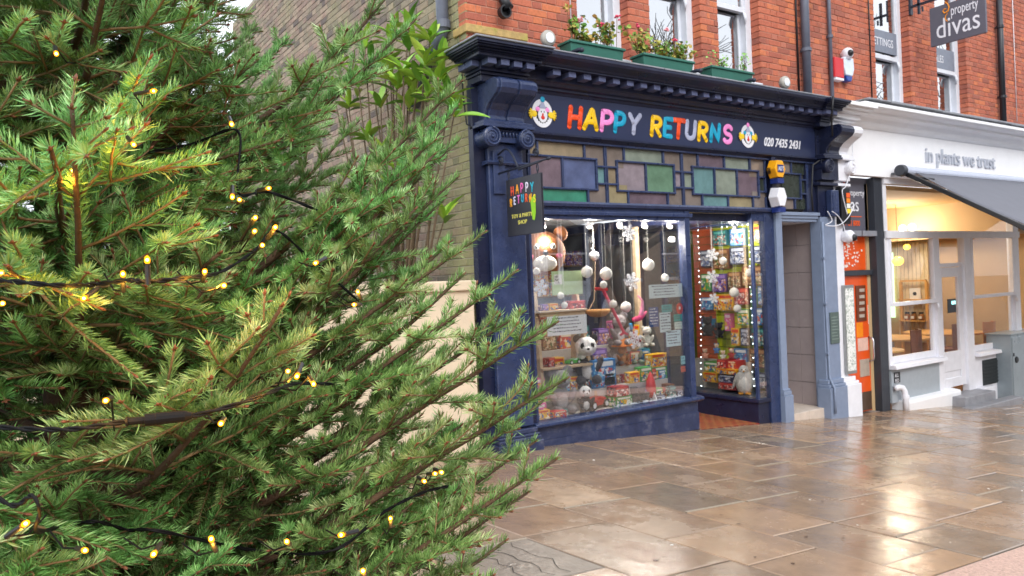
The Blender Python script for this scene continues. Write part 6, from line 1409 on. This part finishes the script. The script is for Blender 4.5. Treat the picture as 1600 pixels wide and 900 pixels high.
for x, y, X in cl:
    c = PX(x, y, X); m = c.lerp(br0, .5) + Vector((random.uniform(-.1, .1), random.uniform(-.1, .1), .1)); sb.tube([br0 + Vector((random.uniform(-.08, .08), random.uniform(-.08, .08), 0)), m, c], [.022, .013, .006], 6)
    k = random.randint(8, 10)
    for q in range(k):
        if nl >= 298: break
        a = 2 * pi * q / k + random.uniform(-.3, .3); el = random.uniform(.1, 1.25); o = bpy.data.objects.new('leaf', random.choice(LFM)); COL.objects.link(o)
        place(o, c + Vector((0, 0, random.uniform(-.06, .03))), shr); o.rotation_euler = (random.uniform(-.6, .6), -el, a); o.scale = (random.uniform(.8, 1.15),) * 3; nl += 1
sb.build('stems', mat('shrub bark', '#5a4a36', .85, .2, 30), shr, smooth=True)

# ------------------------------------------------------------------ across the street: seen only as mirror images in the glass
op = thing('opposite_terrace', 'brown brick terrace with a grey bay window across the street, mirrored in the shop glass', 'building', (17, -10, -1))
OBR = mat('brown brick across the street', '#c0a48c', .85, .25, 8, bump=.3); GBAY = mat('grey painted bay', '#dcdfe6', .6, .05)
MB().box(6, 32, -11, -10, -2, 8.5).build('wall', OBR, op); MB().prism([(-11.6, 8.5), (-9.7, 8.5), (-12, 11)], lambda a, b: (6, a, b), lambda a, b: (32, a, b)).build('roof', mat('roof slate', '#4a4a52', .7), op)
by = MB().zprism([(14.6, -10), (15.2, -9.2), (17.2, -9.2), (17.8, -10)], .9, 4.3).build('bay', GBAY, op)
for x0, x1 in ((15.35, 15.8), (16.0, 17.0)):
    w_ = MB(); w_.box(x0, x1, -9.21, -9.185, 1.6, 3.5); w_ = w_.build('window', mat('dark window', '#1e2024', .15), op); f_ = MB(); f_.box(x0 - .06, x0, -9.2, -9.15, 1.55, 3.56); f_.box(x1, x1 + .06, -9.2, -9.15, 1.55, 3.56); f_.box(x0, x1, -9.2, -9.15, 2.5, 2.56); f_.box(x0 - .06, x1 + .06, -9.2, -9.12, 1.46, 1.55); f_.build('frame', SASHW, w_)
MB().box(14.5, 17.9, -9.6, -9.0, 4.3, 4.5).build('bay_cornice', GBAY, op); MB().box(14.4, 18.0, -10, -9.1, .6, .9).build('bay_base', GBAY, op); MB().box(6, 32, -9.98, -9.9, 3.75, 3.95).build('string_course', mat('pale stone band', '#c0b8ac', .7), op)
for x in (8, 10.5, 12.6, 19.2, 21.5, 24, 27):
    for z0, z1 in ((1.6, 3.4), (4.9, 6.8)):
        w_ = MB().box(x, x + 1.1, -10.02, -9.99, z0, z1).build('window', mat('dark window', '#1e2024', .15), op); MB().box(x - .08, x + 1.18, -10.0, -9.93, z0 - .12, z0).build('sill', SASHW, w_); MB().box(x, x + 1.1, -10.0, -9.96, (z0 + z1) / 2 - .03, (z0 + z1) / 2 + .03).build('rail', SASHW, w_)
BARK = mat('bare bark', '#4a443c', .9, .25, 12, bump=.5)
def bare_tree(x, y, H, label, seed):
    rg = random.Random(seed); t = thing('bare_tree', label, 'tree', (x, y, gclamp(x, y) - .1)); trunk = MB(); lim = MB(); twg = MB()
    def grow(p, d, L_, r, dep):
        pts = [p]; k = 4
        for i in range(k):
            d = (d + Vector((rg.gauss(0, .16), rg.gauss(0, .16), rg.gauss(.03, .1)))).normalized(); p = p + d * L_ / k; pts.append(p)
        tgt = trunk if dep == 0 else lim if dep < 3 else twg
        tgt.tube(pts, [r * (1 - .4 * i / k) for i in range(k + 1)], 7 if dep < 2 else 5 if dep < 3 else 3, cap=False)
        if dep >= 5: return
        for i in range(rg.randint(3, 4) if dep < 4 else 3):
            a = rg.uniform(.3, .85); ax = d.orthogonal(); ax.rotate(Matrix.Rotation(rg.uniform(0, 6.28), 3, d)); nd = d.copy(); nd.rotate(Matrix.Rotation(a, 3, ax)); grow(pts[-1 - (i % 2)], nd, L_ * rg.uniform(.58, .8), r * .55, dep + 1)
    grow(Vector((x, y, gclamp(x, y) - .2)), Vector((0, 0, 1)), H * .3, H * .022, 0)
    trunk.build('trunk', BARK, t, smooth=True); lim.build('limbs', BARK, t, smooth=True); o = twg.build('crown', BARK, t); o['kind'] = 'stuff'
spots = [(16.2, -8.4, 14), (19.5, -8.6, 16), (22.5, -8.9, 15), (26, -8.7, 16), (33, -9.0, 15), (38, -9.0, 16)]
for i, (x, y, h) in enumerate(spots):
    bare_tree(x, y, h, ['first', 'second', 'third', 'fourth', 'fifth', 'sixth'][i] + ' bare street tree from the left across the road, mirrored in the sash windows', 3 + i * 2)
# ------------------------------------------------------------------ the spruce with its light strings
random.seed(21)
TX, TY = 0.16, 2.12
TZ = gz(TX, TY)
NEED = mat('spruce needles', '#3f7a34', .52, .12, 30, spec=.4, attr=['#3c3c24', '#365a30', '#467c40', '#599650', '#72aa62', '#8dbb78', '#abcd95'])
TWIG = mat('orange brown twig bark', '#806a4a', .8, .2, 80, bump=.3, bscale=300)
WOODB = mat('spruce limb bark', '#5a4636', .9, .25, 40, bump=.5, bscale=120)
BUDM = mat('red brown bud', '#7a4c34', .6, .2, 60)
def needles_for(p0, p1, up, n, ln, wid, tone, out, rg):
    """n flat pointed needles round the twig from p0 to p1 (arrays)"""
    d = p1 - p0; L_ = np.linalg.norm(d); d = d / L_
    side = np.cross(d, up); side /= np.linalg.norm(side) + 1e-9; nn = np.cross(side, d)
    t = rg.random(n); ph = rg.normal(0, 1.05, n); a = rg.uniform(.75, 1.15, n)
    c, s = np.cos(ph), np.sin(ph)
    rad = nn[None] * c[:, None] + side[None] * s[:, None]
    dr = d[None] * np.cos(a)[:, None] + rad * np.sin(a)[:, None]
    base = p0[None] + d[None] * (L_ * t)[:, None]
    l = ln * rg.uniform(.75, 1.15, n)
    w = np.cross(dr, d[None] + rg.normal(0, .5, (n, 3))); w /= np.linalg.norm(w, axis=1)[:, None] + 1e-9
    bend = d[None] * (l * .12)[:, None]
    mid = base + dr * (l * .55)[:, None]
    tip = base + dr * l[:, None] + bend
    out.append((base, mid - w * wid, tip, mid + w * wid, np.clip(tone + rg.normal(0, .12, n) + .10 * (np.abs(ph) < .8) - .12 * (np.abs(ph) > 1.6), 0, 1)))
def spruce_branch(L_, seed, dens=1300, lat=1.):
    rg = np.random.default_rng(seed); pr = random.Random(seed)
    rgw = .00115
    wood = MB(); limb = []; out = []; buds = MB(); ztwig = MB()
    up = np.array([0, 0, 1.0])
    n = 16
    P_ = []; p = Vector((0, 0, 0)); el = pr.uniform(-.12, .05); az = 0.
    for i in range(n + 1):
        P_.append(p.copy()); el += pr.gauss(.02, .03); az += pr.gauss(0, .035); p = p + Vector((math.cos(el) * math.cos(az), math.cos(el) * math.sin(az), math.sin(el))) * L_ / n
    wood.tube(P_, [.0035 + .011 * L_ * (1 - i / n) ** 1.2 for i in range(n + 1)], 6)
    def nd(pts, tone, ln=.0265, k=1.):
        for a, b in zip(pts[:-1], pts[1:]):
            q = int(dens * (b - a).length * k) 
            if q > 0: needles_for(np.array(a), np.array(b), up, q, ln, rgw, tone, out, rg)
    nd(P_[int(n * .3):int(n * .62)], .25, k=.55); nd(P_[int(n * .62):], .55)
    def bud(p, d): 
        buds.tube([p, p + d * .006, p + d * .011], [.0022, .0028, .0006], 5)
        for s in (-1, 1): q = d.cross(Vector((0, 0, 1))).normalized() * s; buds.tube([p - d * .002, p + q * .006 + d * .004], [.002, .0008], 4)
    bud(P_[-1], (P_[-1] - P_[-2]).normalized())
    def lateral(p, d, l, dep, tone):
        k = 5; pts = [p]; dd = d.copy()
        for i in range(k):
            dd = (dd + Vector((pr.gauss(0, .05), pr.gauss(0, .05), pr.gauss(.012, .05)))).normalized(); pts.append(pts[-1] + dd * l / k)
        ztwig.tube(pts, [.0012 + .006 * l * (1 - i / k) + .0006 for i in range(k + 1)], 5)
        if dep == 0:
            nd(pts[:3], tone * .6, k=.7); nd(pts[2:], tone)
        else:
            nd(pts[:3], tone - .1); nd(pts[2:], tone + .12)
        bud(pts[-1], (pts[-1] - pts[-2]).normalized())
        if dep == 0 and l > .10:
            m = max(1, int(l / .105))
            for j in range(1, m + 1):
                u = j / (m + 1); q = pts[0].lerp(pts[-1], u); i0 = min(k - 1, int(u * k)); q = pts[i0].lerp(pts[i0 + 1], u * k - i0)
                ax = dd.cross(Vector((0, 0, 1))).normalized()
                for s in (-1, 1):
                    if pr.random() < .12: continue
                    a = pr.uniform(.7, .95); sd = (d * math.cos(a) + ax * s * math.sin(a) + Vector((0, 0, pr.gauss(-.08, .28)))).normalized()
                    lateral(q, sd, min(.2, l * (1 - u) * .7 + .05) * pr.uniform(.8, 1.15), 1, tone + pr.uniform(-.05, .2))
    u = .16
    while u < .97:
        i0 = min(n - 1, int(u * n)); q = P_[i0].lerp(P_[i0 + 1], u * n - i0); d = (P_[i0 + 1] - P_[i0]).normalized(); ax = d.cross(Vector((0, 0, 1))).normalized()
        for s in (-1, 1):
            if pr.random() < .08: continue
            a = pr.uniform(.75, 1.05); sd = (d * math.cos(a) + ax * s * math.sin(a) + Vector((0, 0, pr.gauss(.0, .28)))).normalized()
            l = min(.42 * L_ ** .5, L_ * (1 - u) * .7 + .045) * pr.uniform(.75, 1.1) * (1 if u > .3 else .75) * lat
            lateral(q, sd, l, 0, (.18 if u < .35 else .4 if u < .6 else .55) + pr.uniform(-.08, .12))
        if pr.random() < .4: lateral(q, (d * .5 + Vector((0, 0, .9))).normalized(), .06 * pr.uniform(.7, 1.4), 1, .6)
        u += pr.uniform(.10, .145) / max(L_, .5)
    # meshes
    B_, M1, T_, M2 = (np.concatenate([o[i] for o in out]) for i in range(4)); tone = np.concatenate([o[4] for o in out]); N = len(B_)
    V = np.empty((N * 4, 3), np.float32); V[0::4] = B_; V[1::4] = M1; V[2::4] = T_; V[3::4] = M2
    me = bpy.data.meshes.new('needles'); me.vertices.add(N * 4); me.vertices.foreach_set('co', V.ravel()); me.loops.add(N * 4); me.loops.foreach_set('vertex_index', np.arange(N * 4, dtype=np.int32))
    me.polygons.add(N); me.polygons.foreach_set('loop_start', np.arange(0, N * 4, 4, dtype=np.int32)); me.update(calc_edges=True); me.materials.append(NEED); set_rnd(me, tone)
    def mk(nm, mb, m): 
        q = bpy.data.meshes.new(nm); q.from_pydata(mb.v, [], mb.f); q.shade_smooth(); q.materials.append(m); return q
    return mk('branch', wood, WOODB), mk('twigs', ztwig, TWIG), me, mk('buds', buds, BUDM), Vector(P_[-1])
VAR = {}
for L_ in (1.25, .95, .7, .45):
    VAR[L_] = [spruce_branch(L_, int(L_ * 100) * 7 + k) for k in range(5 if L_ > .5 else 4)]
nt_ = NEED.node_tree; pb = nt_.nodes['Principled BSDF']; oi = nt_.nodes.new('ShaderNodeObjectInfo'); hv = nt_.nodes.new('ShaderNodeHueSaturation')
src = pb.inputs['Base Color'].links[0].from_socket; mr_ = nt_.nodes.new('ShaderNodeMapRange'); mr_.inputs[3].default_value = .85; mr_.inputs[4].default_value = 1.5; mr2 = nt_.nodes.new('ShaderNodeMapRange'); mr2.inputs[3].default_value = .45; mr2.inputs[4].default_value = .492
nt_.links.new(oi.outputs['Random'], mr_.inputs[0]); nt_.links.new(mr_.outputs[0], hv.inputs['Value']); nt_.links.new(oi.outputs['Random'], mr2.inputs[0]); nt_.links.new(mr2.outputs[0], hv.inputs['Hue']); nt_.links.new(src, hv.inputs['Color']); nt_.links.new(hv.outputs[0], pb.inputs['Base Color'])
pb.inputs['Transmission Weight'].default_value = 0.0
VT = {L_: [spruce_branch(L_, int(L_ * 100) * 11 + k, lat=.6) for k in range(4)] for L_ in (1.25, .95, .7)}
tree = thing('spruce_tree', 'big spruce Christmas tree with warm string lights in the left foreground', 'tree', (TX, TY, TZ))
MB().tube([(TX, TY, TZ - .1), (TX + .01, TY, 1.0), (TX - .01, TY + .01, 2.0), (TX, TY, 3.0), (TX, TY, 4.3)], [.085, .075, .055, .035, .006], 12).build('trunk', WOODB, tree, smooth=True)
nb_ = 0
def put_branch(z, az, el, L_, roll=0., var=None, target=None):
    """branch from the trunk at height z, azimuth az, elevation el"""
    global nb_
    VV = VT if target is not None else VAR; key = min(VV, key=lambda k: abs(math.log(L_ / k))); v = random.randrange(len(VV[key])); w_, tw, ne, bu, tip = VV[key][v]; s = L_ / key
    base = Vector((TX, TY, z))
    R_ = Matrix.Rotation(az, 4, 'Z') @ Matrix.Rotation(-el, 4, 'Y') @ Matrix.Rotation(roll, 4, 'X')
    if target is not None:
        at_, et_ = math.atan2(tip.y, tip.x), math.asin(tip.z / tip.length); av, ev = math.atan2(target.y, target.x), math.asin(target.z / target.length)
        R_ = (Matrix.Rotation(av, 4, 'Z') @ Matrix.Rotation(-ev, 4, 'Y')) @ (Matrix.Rotation(at_, 4, 'Z') @ Matrix.Rotation(-et_, 4, 'Y')).inverted(); s = target.length / tip.length
    b = bpy.data.objects.new('branch', w_); COL.objects.link(b); place(b, base, tree); b.rotation_euler = R_.to_euler(); b.scale = (s, s, s)
    for nm, me in (('twigs', tw), ('needles', ne), ('buds', bu)):
        c = bpy.data.objects.new(nm, me); COL.objects.link(c); c.parent = b; c['kind'] = 'stuff'; WL[c.name] = base
    nb_ += 1
def reach(z): return max(.22, 1.36 * (1 - (z - .45) / 3.95))
def tip_branch(px_, py_, depth, dz=None, roll=0., slope=.42):
    """a branch whose tip reaches a measured point of the silhouette"""
    t = PD(px_, py_, depth); h = math.hypot(t.x - TX, t.y - TY); z = t.z - h * slope; v = t - Vector((TX, TY, z))
    put_branch(z, math.atan2(v.y, v.x), math.atan2(v.z, h) - .10, v.length, roll, target=v)
# measured tips along the right hand outline
for a in [(600, 0, 2.0), (648, 32, 2.15), (720, 128, 2.1), (715, 166, 2.25), (695, 200, 2.0), (715, 221, 2.3), (678, 242, 1.95), (715, 277, 2.1), (693, 313, 2.2), (648, 328, 1.9), (757, 363, 1.95), (703, 378, 2.15), (723, 430, 2.0), (806, 424, 1.9), (818, 488, 2.05), (868, 505, 1.8), (884, 592, 1.75), (850, 625, 1.95), (868, 718, 1.7), (836, 690, 1.95), (824, 770, 1.8), (790, 845, 1.7), (770, 900, 1.6), (640, 440, 2.3), (760, 640, 2.0), (700, 545, 2.1), (640, 470, 2.2), (690, 600, 2.0), (640, 560, 1.9), (720, 665, 1.95), (600, 400, 2.1), (660, 680, 1.8), (590, 520, 2.0), (720, 760, 1.9), (640, 790, 1.8), (680, 860, 1.7), (560, 620, 1.9), (560, 60, 2.5), (520, 110, 2.6), (560, 190, 2.5), (500, 150, 2.5), (450, 60, 2.4), (480, 220, 2.6), (430, 120, 2.5), (400, 40, 2.5), (380, 160, 2.6)]:
    tip_branch(*a, slope=.8 if a[1] < 340 else .5)
# whorls
z = .62; k = 0
while z < 4.2:
    n = 7 if z < 3 else 5; off = random.uniform(0, 6.28)
    for i in range(n):
        az = off + 2 * pi * i / n + random.gauss(0, .16); L_ = reach(z) * random.uniform(.8, 1.02)
        dirc = math.atan2(CAM.y - TY, CAM.x - TX); da = (az - dirc + pi) % (2 * pi) - pi
        right = (az + pi) % (2 * pi) - pi
        if abs(da) < .9: L_ = min(L_, 1.02)                       # the side that was pushed towards the viewer is a little shorter
        if -1.25 < right < .75 and abs(da) >= .35: L_ *= .6 if z < 1.8 else .55      # outline branches above already fill this side
        put_branch(z + random.gauss(0, .02), az, random.gauss(.20, .1) if z < 2 else random.gauss(.32, .1), max(.25, L_), random.gauss(0, .45))
    z += .165 if z < 2.9 else .2; k += 1
# short inner shoots that hide the trunk
for i in range(34):
    z = random.uniform(1.9, 3.1); dirc = math.atan2(CAM.y - TY, CAM.x - TX)
    put_branch(z, random.uniform(.9, 3.6), random.gauss(.3, .2), reach(z) * random.uniform(.7, .95), random.gauss(0, .5))
for i in range(46):
    z = random.uniform(.75, 2.9); dirc = math.atan2(CAM.y - TY, CAM.x - TX)
    put_branch(z, dirc + random.uniform(-1.5, 1.5), random.gauss(.35, .25), random.uniform(.38, .62), random.gauss(0, .6))
# ------------------------------------------------------------------ light strings
CAB = mat('black rubber cable', '#0c0d10', .65, .1, spec=.2); CORE = emis('warm bulb filament', '#ffdf8a', 70); SOCK = mat('black bulb socket', '#16171a', .4)
def amber():
    m = bpy.data.materials.new('amber bulb glass'); m.use_nodes = True; n = m.node_tree.nodes; L = m.node_tree.links; n.clear()
    o = n.new('ShaderNodeOutputMaterial'); t_ = n.new('ShaderNodeBsdfTransparent'); t_.inputs[0].default_value = (1, .62, .16, 1); e = n.new('ShaderNodeEmission'); e.inputs[0].default_value = (1, .36, .012, 1); e.inputs[1].default_value = 3.6
    x = n.new('ShaderNodeMixShader'); x.inputs[0].default_value = .45; L.new(t_.outputs[0], x.inputs[1]); L.new(e.outputs[0], x.inputs[2]); L.new(x.outputs[0], o.inputs[0]); return m
GLOW = amber()
def light_string(label, cable_px, bulbs, twist=True):
    pts = [PD(*c) for c in cable_px]; t = thing('light_string', label, 'string lights', pts[0])
    q = []
    for i in range(len(pts) - 1):
        for j in range(8):
            u = j / 8; a = pts[max(0, i - 1)]; b = pts[i]; c = pts[i + 1]; d = pts[min(len(pts) - 1, i + 2)]
            q.append(.5 * ((2 * b) + (c - a) * u + (2 * a - 5 * b + 4 * c - d) * u * u + (3 * b - a - 3 * c + d) * u ** 3))
    q.append(pts[-1]); mb = MB()
    for ph in (0, pi):
        mb.tube([p + Vector((0, math.cos(i * .9 + ph), math.sin(i * .9 + ph))) * .0021 for i, p in enumerate(q)], .0021, 6)
    mb.build('cable', CAB, t, smooth=True)
    for x, y, d in bulbs:
        c = PD(x, y, d); nr = min(q, key=lambda p: (p - c).length)
        dirv = (c - nr); dirv = Vector((0, 0, 1)) if abs(x - 230) < 2 else ((CAM - c).normalized() + Vector((random.gauss(0, .35), random.gauss(0, .35), random.gauss(.1, .35)))).normalized()
        s0 = c - dirv * .034; bl = MB().lathe([(.0022, -.005), (.0034, -.0035), (.0037, 0), (.0031, .0035), (.0008, .006)], (0, 0, 0), 10); M_ = Matrix.Translation(c) @ dirv.to_track_quat('Z', 'Y').to_matrix().to_4x4()
        b = bl.xf(M_).build('bulb', GLOW, t, smooth=True); MB().ball(c, (.0021, .0021, .0021), 8, 6).build('filament', CORE, b); sk = MB().tube([s0, c - dirv * .0065], .0036, 8).build('socket', SOCK, b)
        ld = bpy.data.lights.new('bulb_light', 'POINT'); ld.energy = .17; ld.color = (1, .45, .05); ld.shadow_soft_size = .008
        lo = bpy.data.objects.new('bulb_light', ld); COL.objects.link(lo); place(lo, c - dirv * .004 - Vector((0, 0, .016)), b)
        if abs(x - 230) > 2:
            vw = (c - CAM).normalized(); end = s0 + vw * .16 + (nr - s0).normalized() * .05; MB().tube([end, s0.lerp(end, .5) - Vector((0, 0, .012)), s0], .0014, 5).build('lead', CAB, b)
light_string('upper black light string crossing the top of the spruce', [(-60, 60, 1.9), (80, 100, 1.75), (130, 250, 1.75), (215, 240, 1.75), (300, 225, 1.8), (372, 205, 1.75), (372, 300, 1.7), (420, 300, 1.8), (500, 330, 1.9)],
             [(88, 84, 1.22), (362, 194, 1.22), (209, 226, 1.2), (113, 267, 1.22), (240, 142, 1.28), (363, 308, 1.27), (374, 312, 1.3), (420, 294, 1.4)])
light_string('middle black light string with an upright bulb across the spruce', [(-40, 436, 1.05), (20, 440, 1.03), (95, 446, 1.04), (150, 444, 1.16), (200, 438, 1.06), (230, 440, 1.05), (290, 434, 1.1), (345, 425, 1.45), (400, 390, 1.65), (430, 360, 1.7), (480, 400, 1.8), (560, 470, 1.9)],
             [(230, 406, 1.04), (192, 428, 1.12), (320, 424, 1.12), (350, 446, 1.05), (399, 340, 1.24), (398, 361, 1.22), (410, 383, 1.22), (430, 355, 1.25), (2, 426, 1.1), (4, 474, 1.08), (131, 466, 1.1), (493, 411, 1.35), (559, 456, 1.45), (553, 476, 1.45)])
light_string('lower black light string with a plug connector across the spruce', [(-40, 664, 1.02), (40, 670, 1.0), (120, 670, 1.0), (200, 658, 1.02), (300, 650, 1.04), (400, 622, 1.14), (460, 600, 1.5), (520, 600, 1.7)],
             [(165, 626, .98), (345, 662, 1.0), (464, 588, 1.1), (490, 600, 1.15), (450, 580, 1.2)])
c0, c1 = PD(196, 659, 1.01), PD(300, 649, 1.035); t = thing('cable_connector', 'black ribbed plug connector on the lower light string', 'connector', c0)
MB().tube([c0.lerp(c1, u) for u in (0, .04, .05, .28, .29, .45, .46, .9, .92, 1)], [.0055, .0065, .005, .005, .008, .008, .0085, .0075, .0065, .0045], 12).build('plug', CAB, t)
light_string('bottom black light string looping through the lowest spruce branches', [(-30, 760, .98), (20, 790, .96), (50, 775, .95), (62, 800, .95), (58, 830, 1.0), (100, 822, 1.4), (150, 815, 1.4), (200, 828, 1.5), (250, 830, 1.42), (400, 860, 1.7), (520, 860, 1.6), (600, 800, 1.75), (660, 770, 1.8), (700, 760, 1.8)],
             [(40, 818, .93), (133, 860, .96), (240, 866, .97), (330, 842, 1.02), (533, 836, 1.1), (567, 892, 1.02), (448, 846, 1.08), (663, 752, 1.35), (680, 740, 1.4), (690, 738, 1.4), (610, 810, 1.3)])
